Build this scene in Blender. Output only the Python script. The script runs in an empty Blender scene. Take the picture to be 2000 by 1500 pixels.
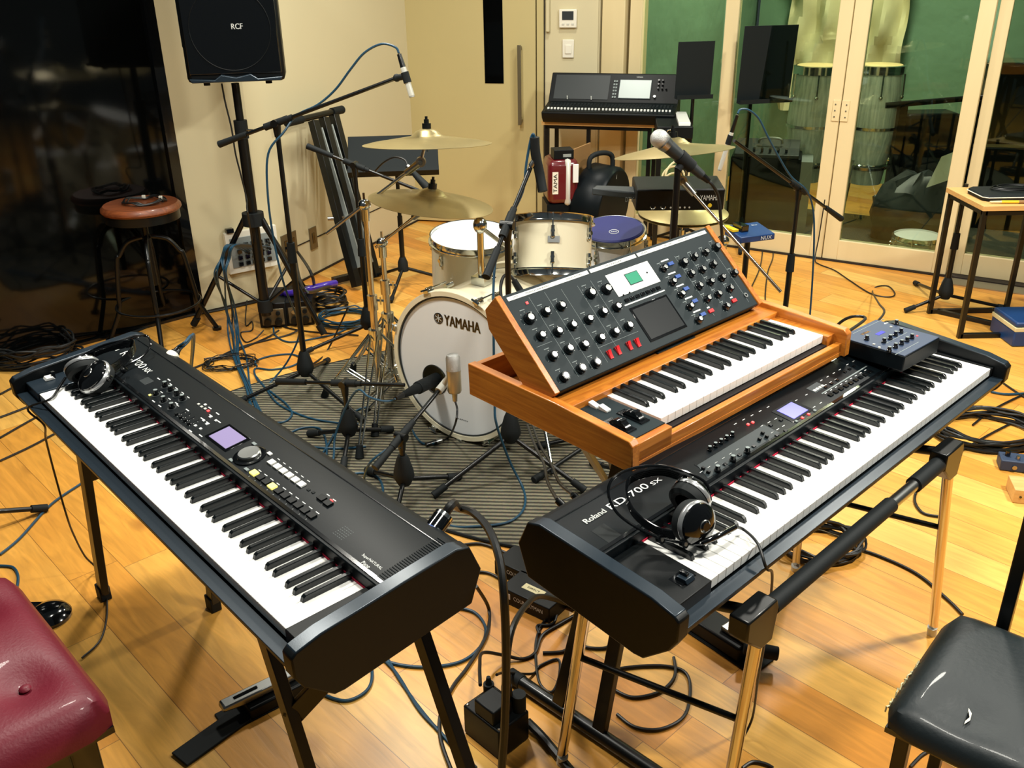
import bpy, bmesh, math, random
from mathutils import Vector, Matrix
random.seed(7)
PI = math.pi
col = bpy.context.scene.collection
scene = bpy.context.scene

# ------------------------------------------------------------------ camera, light, exposure
CAMH = 1.65; FPX = 1789.53; PITCH = math.radians(24.6265); ROLL = math.radians(-0.9193)
_f = Vector((0, math.cos(PITCH), -math.sin(PITCH))); _r = Vector((1, 0, 0)); _u = _r.cross(_f)
CR = math.cos(ROLL)*_r + math.sin(ROLL)*_u; CU = -math.sin(ROLL)*_r + math.cos(ROLL)*_u
CAMP = Vector((0, 0, CAMH))
cd = bpy.data.cameras.new('camera'); cam = bpy.data.objects.new('camera', cd); col.objects.link(cam)
cd.sensor_width = 36; cd.lens = 36*FPX/2000; cd.clip_start = 0.05; cd.clip_end = 60
M = Matrix.Identity(4)
for i in range(3):
    M[i][0] = CR[i]; M[i][1] = CU[i]; M[i][2] = -_f[i]; M[i][3] = CAMP[i]
cam.matrix_world = M
scene.camera = cam
scene.view_settings.view_transform = 'Standard'; scene.view_settings.look = 'None'
scene.view_settings.gamma = 1; scene.view_settings.use_curve_mapping = False
scene.view_settings.exposure = 0.25
w = bpy.data.worlds.new('world'); scene.world = w; w.use_nodes = True
w.node_tree.nodes['Background'].inputs[0].default_value = (0.80, 0.95, 1.0, 1)
w.node_tree.nodes['Background'].inputs[1].default_value = 0.05

def area(name, loc, size, power, color, target=None, shape='DISK'):
    l = bpy.data.lights.new(name, 'AREA'); l.shape = shape; l.size = size; l.energy = power; l.color = color
    o = bpy.data.objects.new(name, l); col.objects.link(o); o.location = loc
    d = (Vector(target) - Vector(loc)) if target else Vector((0, 0, -1))
    o.rotation_euler = d.to_track_quat('-Z', 'Y').to_euler()
    return o
WARM = (1.0, 0.965, 0.86)
for lc, sz, pw in (((2.2, 1.9, 2.65), .28, 74), ((-1.2, 2.5, 2.65), .30, 42), ((1.7, 3.8, 2.65), .28, 48),
                   ((-.6, 3.95, 2.65), .36, 40), ((.4, 5.3, 2.65), .30, 14), ((.5, 1.3, 2.65), .30, 34)):
    area('ceiling_lamp', lc, sz, pw, WARM)
area('booth_lamp', (2.2, 6.2, 2.6), .5, 58, (1.0, 0.95, 0.78))

# ------------------------------------------------------------------ pixel -> place helpers (photo frame 2000x1500)
def ray(u, v):
    return CR*((u-1000)/FPX) - CU*((v-750)/FPX) + _f
def G(u, v, z=0.0):                       # point on the horizontal plane z
    d = ray(u, v); return CAMP + d*((z-CAMH)/d.z)
def AY(u, v, y):                          # point at world depth y
    d = ray(u, v); return CAMP + d*(y/d.y)
def WP(u, v, p0, p1):                     # point on the vertical plane through p0,p1
    n = Vector((-(p1.y-p0.y), p1.x-p0.x, 0)); d = ray(u, v)
    return CAMP + d*((p0-CAMP).dot(n)/d.dot(n))
def ONV(u, v, b):                         # height on the vertical line over b that shows at row v
    d = ray(u, v); t = ((b.x-CAMP.x)*d.x + (b.y-CAMP.y)*d.y)/(d.x*d.x+d.y*d.y)
    return CAMP.z + d.z*t

# ------------------------------------------------------------------ materials
def lin(c):
    c = c/255.0
    return c/12.92 if c <= .04045 else ((c+.055)/1.055)**2.4
def RGB(r, g, b): return (lin(r), lin(g), lin(b), 1)
def mat(name, rgb, rough=.5, metal=0, coat=0, emit=0, bump=None, spec=.5, vary=0, vscale=8, trans=0):
    m = bpy.data.materials.new(name); m.use_nodes = True; nt = m.node_tree; b = nt.nodes['Principled BSDF']
    b.inputs['Base Color'].default_value = RGB(*rgb); b.inputs['Roughness'].default_value = rough
    b.inputs['Metallic'].default_value = metal; b.inputs['Coat Weight'].default_value = coat
    b.inputs['Specular IOR Level'].default_value = spec
    if emit:
        b.inputs['Emission Color'].default_value = RGB(*rgb); b.inputs['Emission Strength'].default_value = emit
    tc = None
    if bump or vary:
        tc = nt.nodes.new('ShaderNodeTexCoord')
    if bump:
        n = nt.nodes.new('ShaderNodeTexNoise'); n.inputs['Scale'].default_value = bump[0]; n.inputs['Detail'].default_value = 4
        bp = nt.nodes.new('ShaderNodeBump'); bp.inputs['Strength'].default_value = bump[1]; bp.inputs['Distance'].default_value = bump[2] if len(bump) > 2 else .002
        nt.links.new(tc.outputs['Object'], n.inputs['Vector']); nt.links.new(n.outputs['Fac'], bp.inputs['Height'])
        nt.links.new(bp.outputs['Normal'], b.inputs['Normal'])
    if vary:
        n = nt.nodes.new('ShaderNodeTexNoise'); n.inputs['Scale'].default_value = vscale; n.inputs['Detail'].default_value = 5
        r = nt.nodes.new('ShaderNodeMix'); r.data_type = 'RGBA'
        c = RGB(*rgb)
        r.inputs['A'].default_value = tuple(x*(1-vary) for x in c[:3])+(1,); r.inputs['B'].default_value = tuple(min(1, x*(1+vary)) for x in c[:3])+(1,)
        nt.links.new(tc.outputs['Object'], n.inputs['Vector']); nt.links.new(n.outputs['Fac'], r.inputs['Factor'])
        nt.links.new(r.outputs['Result'], b.inputs['Base Color'])
    return m
def wood(name, c1, c2, sc=(3, 60, 60), rough=.4, coat=.2):
    m = bpy.data.materials.new(name); m.use_nodes = True; nt = m.node_tree; b = nt.nodes['Principled BSDF']
    tc = nt.nodes.new('ShaderNodeTexCoord'); mp = nt.nodes.new('ShaderNodeMapping'); mp.inputs['Scale'].default_value = sc
    n = nt.nodes.new('ShaderNodeTexNoise'); n.inputs['Scale'].default_value = 2; n.inputs['Detail'].default_value = 6; n.inputs['Distortion'].default_value = .6
    rp = nt.nodes.new('ShaderNodeValToRGB'); rp.color_ramp.elements[0].position = .3; rp.color_ramp.elements[1].position = .7
    rp.color_ramp.elements[0].color = RGB(*c1); rp.color_ramp.elements[1].color = RGB(*c2)
    nt.links.new(tc.outputs['Object'], mp.inputs[0]); nt.links.new(mp.outputs[0], n.inputs['Vector']); nt.links.new(n.outputs['Fac'], rp.inputs[0])
    nt.links.new(rp.outputs[0], b.inputs['Base Color']); b.inputs['Roughness'].default_value = rough; b.inputs['Coat Weight'].default_value = coat
    return m
K = {}
K['plastic'] = mat('black_plastic', (7, 11, 13), .45, spec=.22, bump=(400, .15, .0006))
K['panel'] = mat('panel_black', (7, 14, 18), .40, spec=.16, bump=(500, .12, .0005))
K['panel_grey'] = mat('panel_grey', (30, 40, 44), .5, spec=.3)
K['cap'] = mat('end_cap_satin', (34, 46, 56), .30, metal=.3, bump=(500, .1, .0005))
K['gloss'] = mat('black_gloss', (9, 11, 13), .12, coat=.5)
K['keyblack'] = mat('black_key', (10, 16, 18), .26, spec=.4, coat=.1)
K['keywhite'] = mat('white_key', (247, 247, 243), .25, coat=.2)
K['felt'] = mat('red_felt', (196, 22, 62), .95)
K['blackmetal'] = mat('black_metal', (9, 12, 13), .34, metal=.1, coat=.08, spec=.4)
K['rubber'] = mat('rubber', (14, 20, 22), .7, spec=.3)
K['chrome'] = mat('chrome', (205, 208, 205), .13, metal=1)
K['steel'] = mat('brushed_steel', (170, 172, 170), .3, metal=1)
K['warmchrome'] = mat('chrome_leg', (215, 205, 190), .16, metal=1)
K['brass'] = mat('cymbal_bronze', (176, 160, 112), .34, metal=.85, vary=.15, vscale=14)
K['beige'] = mat('wall_paint', (204, 194, 158), .85, vary=.05, vscale=1.3, bump=(60, .12, .002))
K['door'] = mat('door_paint', (188, 174, 122), .6, vary=.04, vscale=2)
K['framewood'] = wood('frame_pale_wood', (212, 194, 148), (222, 205, 160), (2, 2, .3), .5, .05)
K['skirt'] = mat('dark_gap', (30, 20, 12), .7)
K['white'] = mat('white_plastic', (228, 224, 208), .45)
K['print'] = mat('white_print', (225, 228, 225), .6)
K['dimprint'] = mat('grey_print', (120, 130, 130), .6)
K['red'] = mat('red_plastic', (205, 22, 30), .4)
K['blue'] = mat('blue_plastic', (20, 70, 150), .4)
K['redlit'] = mat('red_lit', (255, 70, 70), .4, emit=1.2)
K['yellowlit'] = mat('yellow_lit', (240, 225, 120), .4, emit=.8)
K['whitebtn'] = mat('white_button', (230, 230, 226), .4)
K['lcd_lav'] = mat('lcd_lavender', (140, 128, 172), .3, emit=.05)
K['lcd_blue'] = mat('lcd_blue', (40, 40, 160), .3, emit=.5)
K['lcd_green'] = mat('lcd_green', (46, 140, 108), .25, emit=.12)
K['oak'] = wood('amber_wood', (168, 92, 26), (206, 130, 44), (3, 45, 45), .35, .25)
K['oakside'] = wood('amber_wood_side', (168, 92, 26), (206, 130, 44), (60, 4, 60), .35, .25)
K['voypanel'] = mat('slate_panel', (24, 36, 40), .55, spec=.2, bump=(500, .1, .0004))
K['cream'] = mat('drum_cream', (234, 226, 196), .3, coat=.4)
K['head'] = mat('drum_head_clear', (238, 242, 243), .4, vary=.05, vscale=5)
K['headwhite'] = mat('drum_head_white', (240, 240, 240), .55)
K['dark'] = mat('dark_inside', (22, 12, 10), .8)
K['bluehead'] = mat('blue_pad', (20, 26, 92), .6)
K['cablue'] = mat('teal_cable', (14, 62, 86), .45)
K['cablack'] = mat('black_cable', (16, 18, 18), .45)
K['redleather'] = mat('red_leather', (112, 24, 42), .5, spec=.4, coat=.05, bump=(160, .35, .002), vary=.1, vscale=5)
K['blackleather'] = mat('black_leather', (17, 27, 31), .48, spec=.4, coat=.05, bump=(90, .25, .002))
K['stoolwood'] = wood('stool_wood', (98, 48, 24), (142, 76, 38), (6, 40, 40), .45, .1)
K['tablewood'] = wood('pale_table_wood', (206, 160, 96), (222, 178, 112), (3, 40, 40), .45, .1)
K['maroon'] = mat('maroon', (92, 14, 22), .3, coat=.4)
K['pearl'] = mat('pearl', (200, 200, 190), .3)
K['champagne'] = mat('champagne_metal', (176, 166, 140), .35, metal=.8)
K['mesh'] = mat('mic_mesh', (190, 192, 190), .35, metal=.8, bump=(600, .8, .002))
K['darkgrey'] = mat('dark_grey', (30, 37, 39), .5)
K['boxgrey'] = mat('box_grey', (150, 158, 156), .4, metal=.3)
K['yellow'] = mat('yellow', (225, 190, 40), .5)
K['orange'] = mat('orange_print', (232, 170, 60), .5)
K['slateblue'] = mat('slate_blue', (48, 62, 86), .5, spec=.35, bump=(500, .1, .0004))
K['tape'] = mat('masking_tape', (214, 204, 160), .7)
K['purple'] = mat('violet_vinyl', (60, 36, 150), .25, coat=.5)
K['brown'] = mat('brown_board', (150, 112, 68), .7)
K['plate'] = mat('metal_plate', (112, 104, 82), .4, metal=.6)
K['stand'] = mat('stand_sheet', (8, 18, 20), .7, spec=.3)
K['boothwall'] = mat('booth_wall', (112, 146, 118), .8, vary=.14, vscale=2.5, bump=(3, .6, .05))
K['carpet'] = mat('booth_carpet', (66, 66, 54), .95, vary=.35, vscale=18, bump=(150, .8, .01))
K['conga'] = wood('conga_ash', (170, 176, 168), (224, 226, 216), (30, 30, 2), .25, .4)
K['skin'] = mat('conga_skin', (214, 188, 130), .5)
K['ringsilver'] = mat('ring_silver', (190, 192, 194), .25, metal=.7)
K['bluebox'] = mat('blue_box', (16, 56, 108), .4)

def floor_mat():
    m = bpy.data.materials.new('plank_floor'); m.use_nodes = True; nt = m.node_tree; N = nt.nodes; L = nt.links; b = N['Principled BSDF']
    tc = N.new('ShaderNodeTexCoord'); mp = N.new('ShaderNodeMapping'); mp.inputs['Rotation'].default_value = (0, 0, math.radians(46.5))
    L.new(tc.outputs['Object'], mp.inputs[0])
    sp = N.new('ShaderNodeSeparateXYZ'); L.new(mp.outputs[0], sp.inputs[0])
    def mth(op, a, b_=None, c=None):
        n = N.new('ShaderNodeMath'); n.operation = op
        for i, q in enumerate((a, b_, c)):
            if q is None: continue
            if isinstance(q, (int, float)): n.inputs[i].default_value = q
            else: L.new(q, n.inputs[i])
        return n.outputs[0]
    PW, PLN = .145, 1.25
    row = mth('DIVIDE', sp.outputs[1], PW); ri = mth('FLOOR', row); rf = mth('FRACT', row)
    wn = N.new('ShaderNodeTexWhiteNoise'); wn.noise_dimensions = '1D'; L.new(ri, wn.inputs['W'])
    xs = mth('ADD', mth('DIVIDE', sp.outputs[0], PLN), mth('MULTIPLY', wn.outputs['Value'], 7.3))
    ci = mth('FLOOR', xs); cf = mth('FRACT', xs)
    cmb = N.new('ShaderNodeCombineXYZ'); L.new(ri, cmb.inputs[0]); L.new(ci, cmb.inputs[1])
    wn2 = N.new('ShaderNodeTexWhiteNoise'); wn2.noise_dimensions = '2D'; L.new(cmb.outputs[0], wn2.inputs['Vector'])
    # grain, offset per plank
    off = N.new('ShaderNodeVectorMath'); off.operation = 'MULTIPLY_ADD'
    L.new(cmb.outputs[0], off.inputs[0]); off.inputs[1].default_value = (3.7, 5.1, 0); L.new(mp.outputs[0], off.inputs[2])
    sc = N.new('ShaderNodeVectorMath'); sc.operation = 'MULTIPLY'; L.new(off.outputs[0], sc.inputs[0]); sc.inputs[1].default_value = (1.6, 14, 1)
    g = N.new('ShaderNodeTexNoise'); g.inputs['Scale'].default_value = 2.2; g.inputs['Detail'].default_value = 8; g.inputs['Distortion'].default_value = 1.4
    L.new(sc.outputs[0], g.inputs['Vector'])
    big = N.new('ShaderNodeTexNoise'); big.inputs['Scale'].default_value = 3.0; big.inputs['Detail'].default_value = 3; L.new(off.outputs[0], big.inputs['Vector'])
    rp = N.new('ShaderNodeValToRGB'); e = rp.color_ramp.elements
    e[0].position = 0; e[0].color = RGB(204, 128, 44); e[1].position = 1; e[1].color = RGB(240, 194, 104)
    x = e.new(.45); x.color = RGB(226, 160, 66)
    mixv = mth('ADD', mth('MULTIPLY', wn2.outputs['Value'], .62), mth('MULTIPLY', big.outputs['Fac'], .38)); L.new(mixv, rp.inputs[0])
    gr = N.new('ShaderNodeMapRange'); gr.inputs[1].default_value = .3; gr.inputs[2].default_value = .75; gr.inputs[3].default_value = .76; gr.inputs[4].default_value = 1.10
    L.new(g.outputs['Fac'], gr.inputs[0])
    mul = N.new('ShaderNodeVectorMath'); mul.operation = 'SCALE'; L.new(rp.outputs[0], mul.inputs[0]); L.new(gr.outputs[0], mul.inputs['Scale'])
    # knots
    ks = N.new('ShaderNodeVectorMath'); ks.operation = 'MULTIPLY'; L.new(off.outputs[0], ks.inputs[0]); ks.inputs[1].default_value = (2.6, 4.6, 1)
    vo = N.new('ShaderNodeTexVoronoi'); vo.inputs['Scale'].default_value = 1.0; L.new(ks.outputs[0], vo.inputs['Vector'])
    kn = N.new('ShaderNodeMapRange'); kn.inputs[1].default_value = .03; kn.inputs[2].default_value = .16; kn.inputs[3].default_value = 1.1; kn.inputs[4].default_value = 0
    L.new(vo.outputs['Distance'], kn.inputs[0])
    knm = mth('MULTIPLY', kn.outputs[0], g.outputs['Fac'])
    mk = N.new('ShaderNodeMix'); mk.data_type = 'RGBA'; L.new(knm, mk.inputs['Factor']); L.new(mul.outputs[0], mk.inputs['A']); mk.inputs['B'].default_value = RGB(110, 52, 22)
    # seams
    s1 = mth('LESS_THAN', rf, .014); s2 = mth('LESS_THAN', cf, .0016); s = mth('MAXIMUM', s1, s2)
    mx = N.new('ShaderNodeMix'); mx.data_type = 'RGBA'; L.new(mth('MULTIPLY', s, .7), mx.inputs['Factor']); L.new(mk.outputs['Result'], mx.inputs['A']); mx.inputs['B'].default_value = RGB(104, 62, 28)
    L.new(mx.outputs['Result'], b.inputs['Base Color']); b.inputs['Roughness'].default_value = .38; b.inputs['Coat Weight'].default_value = .12; b.inputs['Coat Roughness'].default_value = .25
    bp = N.new('ShaderNodeBump'); bp.inputs['Strength'].default_value = .25; bp.inputs['Distance'].default_value = .002
    L.new(mth('SUBTRACT', g.outputs['Fac'], s), bp.inputs['Height']); L.new(bp.outputs['Normal'], b.inputs['Normal'])
    return m
def rug_mat():
    m = bpy.data.materials.new('striped_rug'); m.use_nodes = True; nt = m.node_tree; N = nt.nodes; L = nt.links; b = N['Principled BSDF']
    tc = N.new('ShaderNodeTexCoord'); mp = N.new('ShaderNodeMapping'); mp.inputs['Rotation'].default_value = (0, 0, math.radians(4))
    wv = N.new('ShaderNodeTexWave'); wv.bands_direction = 'Y'; wv.inputs['Scale'].default_value = 14.5; wv.inputs['Distortion'].default_value = .6; wv.inputs['Detail'].default_value = 2; wv.inputs['Detail Scale'].default_value = 4
    L.new(tc.outputs['Object'], mp.inputs[0]); L.new(mp.outputs[0], wv.inputs['Vector'])
    n = N.new('ShaderNodeTexNoise'); n.inputs['Scale'].default_value = 160; L.new(tc.outputs['Object'], n.inputs['Vector'])
    rp = N.new('ShaderNodeValToRGB'); rp.color_ramp.elements[0].position = .25; rp.color_ramp.elements[0].color = RGB(56, 54, 44); rp.color_ramp.elements[1].position = .7; rp.color_ramp.elements[1].color = RGB(132, 126, 104)
    L.new(wv.outputs['Fac'], rp.inputs[0])
    mx = N.new('ShaderNodeMix'); mx.data_type = 'RGBA'; mx.blend_type = 'MULTIPLY'; mx.inputs['Factor'].default_value = .5
    L.new(rp.outputs[0], mx.inputs['A']); L.new(n.outputs['Color'], mx.inputs['B']); L.new(mx.outputs['Result'], b.inputs['Base Color'])
    b.inputs['Roughness'].default_value = .95
    bp = N.new('ShaderNodeBump'); bp.inputs['Strength'].default_value = .6; bp.inputs['Distance'].default_value = .004
    L.new(wv.outputs['Fac'], bp.inputs['Height']); L.new(bp.outputs['Normal'], b.inputs['Normal'])
    return m
def glass_mat(name, tint, refl=1.0):
    m = bpy.data.materials.new(name); m.use_nodes = True; nt = m.node_tree; N = nt.nodes; L = nt.links
    for n in list(N): N.remove(n)
    o = N.new('ShaderNodeOutputMaterial'); mx = N.new('ShaderNodeMixShader'); t = N.new('ShaderNodeBsdfTransparent'); g = N.new('ShaderNodeBsdfGlossy')
    t.inputs[0].default_value = tint; g.inputs['Roughness'].default_value = .02; g.inputs[0].default_value = (.85, 1, .9, 1)
    fr = N.new('ShaderNodeFresnel'); fr.inputs[0].default_value = 1.55
    mm = N.new('ShaderNodeMath'); mm.operation = 'MULTIPLY'; mm.inputs[1].default_value = refl; mm.use_clamp = True
    L.new(fr.outputs[0], mm.inputs[0]); L.new(mm.outputs[0], mx.inputs[0]); L.new(t.outputs[0], mx.inputs[1]); L.new(g.outputs[0], mx.inputs[2]); L.new(mx.outputs[0], o.inputs[0])
    return m
K['floor'] = floor_mat(); K['rug'] = rug_mat()
K['glass'] = glass_mat('green_glass', (.74, .80, .72, 1), .8)
K['darkglass'] = mat('dark_window_glass', (4, 5, 5), .07, spec=.34)
K['cleardark'] = glass_mat('smoked_clear', (.25, .3, .28, 1), 1)

# ------------------------------------------------------------------ mesh builder
class MB:
    def __init__(s): s.v = []; s.f = []
    def add(s, vs, fs):
        o = len(s.v); s.v += [Vector(p) for p in vs]; s.f += [[i+o for i in f] for f in fs]; return s
    def box(s, a, b, m=None):
        x0, y0, z0 = a; x1, y1, z1 = b
        vs = [(x0,y0,z0),(x1,y0,z0),(x1,y1,z0),(x0,y1,z0),(x0,y0,z1),(x1,y0,z1),(x1,y1,z1),(x0,y1,z1)]
        if m: vs = [m @ Vector(p) for p in vs]
        return s.add(vs, [(0,3,2,1),(4,5,6,7),(0,1,5,4),(1,2,6,5),(2,3,7,6),(3,0,4,7)])
    def prism(s, poly, h0, h1, m=None, axis='z'):
        n = len(poly)
        def P(a, b, h):
            p = {'z': (a, b, h), 'x': (h, a, b), 'y': (a, h, b)}[axis]
            return m @ Vector(p) if m else Vector(p)
        vs = [P(a, b, h0) for a, b in poly]+[P(a, b, h1) for a, b in poly]
        return s.add(vs, [list(range(n))[::-1], list(range(n, 2*n))]+[(i, (i+1) % n, n+(i+1) % n, n+i) for i in range(n)])
    def cyl(s, a, b, r, r2=None, n=14, cap=True):
        a = Vector(a); b = Vector(b); r2 = r if r2 is None else r2; d = (b-a)
        if d.length < 1e-7: return s
        q = d.to_track_quat('Z', 'Y'); X = q @ Vector((1,0,0)); Y = q @ Vector((0,1,0))
        vs = [];
        for c, rr in ((a, r), (b, r2)):
            for i in range(n):
                t = 2*PI*i/n; vs.append(c+X*math.cos(t)*rr+Y*math.sin(t)*rr)
        fs = [(i, (i+1) % n, n+(i+1) % n, n+i) for i in range(n)]
        if cap: fs += [list(range(n))[::-1], list(range(n, 2*n))]
        return s.add(vs, fs)
    def lathe(s, prof, o=(0,0,0), ax=(0,0,1), n=32, sx=1.0):
        o = Vector(o); ax = Vector(ax).normalized(); q = ax.to_track_quat('Z', 'Y'); X = q @ Vector((1,0,0)); Y = q @ Vector((0,1,0))
        vs = []; rings = []
        for r, z in prof:
            if r < 1e-6: rings.append([len(vs)]); vs.append(o+ax*z)
            else:
                rings.append(list(range(len(vs), len(vs)+n)))
                for i in range(n):
                    t = 2*PI*i/n; vs.append(o+ax*z+X*math.cos(t)*r*sx+Y*math.sin(t)*r)
        fs = []
        for A, B in zip(rings[:-1], rings[1:]):
            for i in range(n):
                j = (i+1) % n
                if len(A) == 1 and len(B) == 1: continue
                if len(A) == 1: fs.append((A[0], B[j], B[i])[::-1])
                elif len(B) == 1: fs.append((A[i], A[j], B[0]))
                else: fs.append((A[i], A[j], B[j], B[i]))
        return s.add(vs, fs)
    def tube(s, pts, r, n=7, sm=6, closed=False):
        P = [Vector(p) for p in pts]
        if sm > 1 and len(P) > 2:
            Q = []; m = len(P)
            rng = range(m if closed else m-1)
            for i in rng:
                if closed: p0, p1, p2, p3 = P[(i-1) % m], P[i], P[(i+1) % m], P[(i+2) % m]
                else: p0, p1, p2, p3 = P[max(i-1, 0)], P[i], P[i+1], P[min(i+2, m-1)]
                for k in range(sm):
                    t = k/sm; t2 = t*t; t3 = t2*t
                    Q.append(.5*((2*p1)+(p2-p0)*t+(2*p0-5*p1+4*p2-p3)*t2+(3*p1-p0-3*p2+p3)*t3))
            if not closed: Q.append(P[-1])
            P = Q
        m = len(P); vs = []; up = Vector((0, 0, 1)); prev = None
        for i in range(m):
            if closed: d = P[(i+1) % m]-P[i-1]
            else: d = P[min(i+1, m-1)]-P[max(i-1, 0)]
            if d.length < 1e-9: d = Vector((0, 0, 1))
            d.normalize()
            if prev is None:
                X = d.cross(up if abs(d.z) < .9 else Vector((1, 0, 0))).normalized()
            else:
                X = (prev - d*prev.dot(d));
                X = X.normalized() if X.length > 1e-6 else d.orthogonal().normalized()
            prev = X; Y = d.cross(X)
            for k in range(n):
                t = 2*PI*k/n; vs.append(P[i]+X*math.cos(t)*r+Y*math.sin(t)*r)
        fs = []
        for i in range(m if closed else m-1):
            a = i*n; b = ((i+1) % m)*n
            for k in range(n): fs.append((a+k, a+(k+1) % n, b+(k+1) % n, b+k))
        if not closed: fs += [list(range(n))[::-1], list(range((m-1)*n, m*n))]
        return s.add(vs, fs)
    def ring(s, c, ax, R, r, n=40, k=8, a0=0, a1=2*PI, sx=1.0):
        c = Vector(c); ax = Vector(ax).normalized(); q = ax.to_track_quat('Z', 'Y'); X = q @ Vector((1,0,0)); Y = q @ Vector((0,1,0))
        full = abs(a1-a0-2*PI) < 1e-6
        pts = [c+X*math.cos(a0+(a1-a0)*i/n)*R*sx+Y*math.sin(a0+(a1-a0)*i/n)*R for i in range(n if full else n+1)]
        return s.tube(pts, r, k, 1, full)
    def sphere(s, c, r, n=16, sc=(1,1,1)):
        prof = [(math.sin(PI*i/(n//2))*r, -math.cos(PI*i/(n//2))*r) for i in range(n//2+1)]
        o = len(s.v); s.lathe(prof, (0,0,0), (0,0,1), n)
        for i in range(o, len(s.v)): s.v[i] = Vector((s.v[i].x*sc[0]+c[0], s.v[i].y*sc[1]+c[1], s.v[i].z*sc[2]+c[2]))
        return s
    def xf(s, m):
        s.v = [m @ p for p in s.v]; return s
    def mesh(s, name, m, smooth=True, ang=38):
        me = bpy.data.meshes.new(name); me.from_pydata([tuple(p) for p in s.v], [], s.f); me.update()
        bm = bmesh.new(); bm.from_mesh(me); bmesh.ops.recalc_face_normals(bm, faces=bm.faces)
        if smooth:
            for f in bm.faces: f.smooth = True
            ca = math.radians(ang)
            for e in bm.edges:
                if len(e.link_faces) == 2 and e.calc_face_angle(0) > ca: e.smooth = False
        bm.to_mesh(me); bm.free(); me.materials.append(m); return me

def O(name, me, parent=None):
    o = bpy.data.objects.new(name, me); col.objects.link(o)
    if parent: o.parent = parent
    return o
def bev(o, w, seg=2):
    b = o.modifiers.new('bevel', 'BEVEL'); b.width = w; b.segments = seg; b.limit_method = 'ANGLE'; b.angle_limit = math.radians(40); b.use_clamp_overlap = True
    return o
def tag(o, label, cat, group=None):
    o['label'] = label; o['category'] = cat
    if group: o['group'] = group
    return o
class Thing:
    def __init__(s, name, label, cat, loc=(0,0,0), rz=0, group=None, rot=None):
        s.o = bpy.data.objects.new(name, None); col.objects.link(s.o); s.o.empty_display_size = .05
        s.M = Matrix.Translation(Vector(loc)) @ (rot.to_4x4() if rot else Matrix.Rotation(rz, 4, 'Z'))
        s.o.matrix_world = s.M; s.Mi = s.M.inverted(); tag(s.o, label, cat, group)
    def part(s, name, mb, m, parent=None, world=False, b=0, label=None, smooth=True):
        if world: mb.xf(s.Mi)
        o = O(name, mb.mesh(name, K[m], smooth), parent or s.o)
        if b: bev(o, b)
        if label: o['label'] = label
        return o
    def text(s, body, c, X, Y, w=None, h=.01, m='print', parent=None, world=False, name='lettering', ext=.0003, weight=0, bold=0):
        cu = bpy.data.curves.new('t', 'FONT'); cu.body = body; cu.size = 1; cu.align_x = 'CENTER'; cu.align_y = 'CENTER'; cu.resolution_u = 3; cu.offset = weight
        t = bpy.data.objects.new('t', cu); col.objects.link(t)
        bpy.context.view_layer.update()
        me = bpy.data.meshes.new_from_object(t.evaluated_get(bpy.context.evaluated_depsgraph_get()))
        bpy.data.objects.remove(t); bpy.data.curves.remove(cu)
        xs = [v.co.x for v in me.vertices]; ys = [v.co.y for v in me.vertices]
        cx, cy = (min(xs)+max(xs))/2, (min(ys)+max(ys))/2; W0, H0 = max(xs)-min(xs), max(ys)-min(ys)
        sy = h/H0; sx = (w/W0) if w else sy
        c = Vector(c); X = Vector(X).normalized(); Y = Vector(Y).normalized(); Z = X.cross(Y)
        for v in me.vertices:
            p = c + X*(v.co.x-cx)*sx + Y*(v.co.y-cy)*sy + Z*ext
            v.co = (s.Mi @ p) if world else p
        if bold:
            vs = [v.co.copy() for v in me.vertices]; fs = [list(p.vertices) for p in me.polygons]; mb = MB(); R3 = s.Mi.to_3x3() if world else Matrix.Identity(3)
            for dx in (-bold, 0, bold): mb.add([v+R3 @ (X*dx) for v in vs], fs)
            me = bpy.data.meshes.new(name); me.from_pydata([tuple(v) for v in mb.v], [], mb.f); me.update()
        me.materials.clear(); me.materials.append(K[m])
        o = O(name, me, parent or s.o); return o
def struct(name, mb, m, b=0, parent=None, smooth=True):
    o = O(name, mb.mesh(name, K[m], smooth), parent)
    if not parent: o['kind'] = 'structure'
    if b: bev(o, b)
    return o
def single(name, mb, m, label, cat, group=None, b=0):
    o = O(name, mb.mesh(name, K[m])); tag(o, label, cat, group)
    if b: bev(o, b)
    return o
Z3 = Vector((0, 0, 1))
def fr(p, x, y=None):                     # matrix with origin p, x axis and y axis
    x = Vector(x).normalized(); z = Z3 if y is None else x.cross(Vector(y)).normalized(); yy = z.cross(x)
    m = Matrix.Identity(4)
    for i in range(3): m[i][0] = x[i]; m[i][1] = yy[i]; m[i][2] = z[i]; m[i][3] = p[i]
    return m

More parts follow.
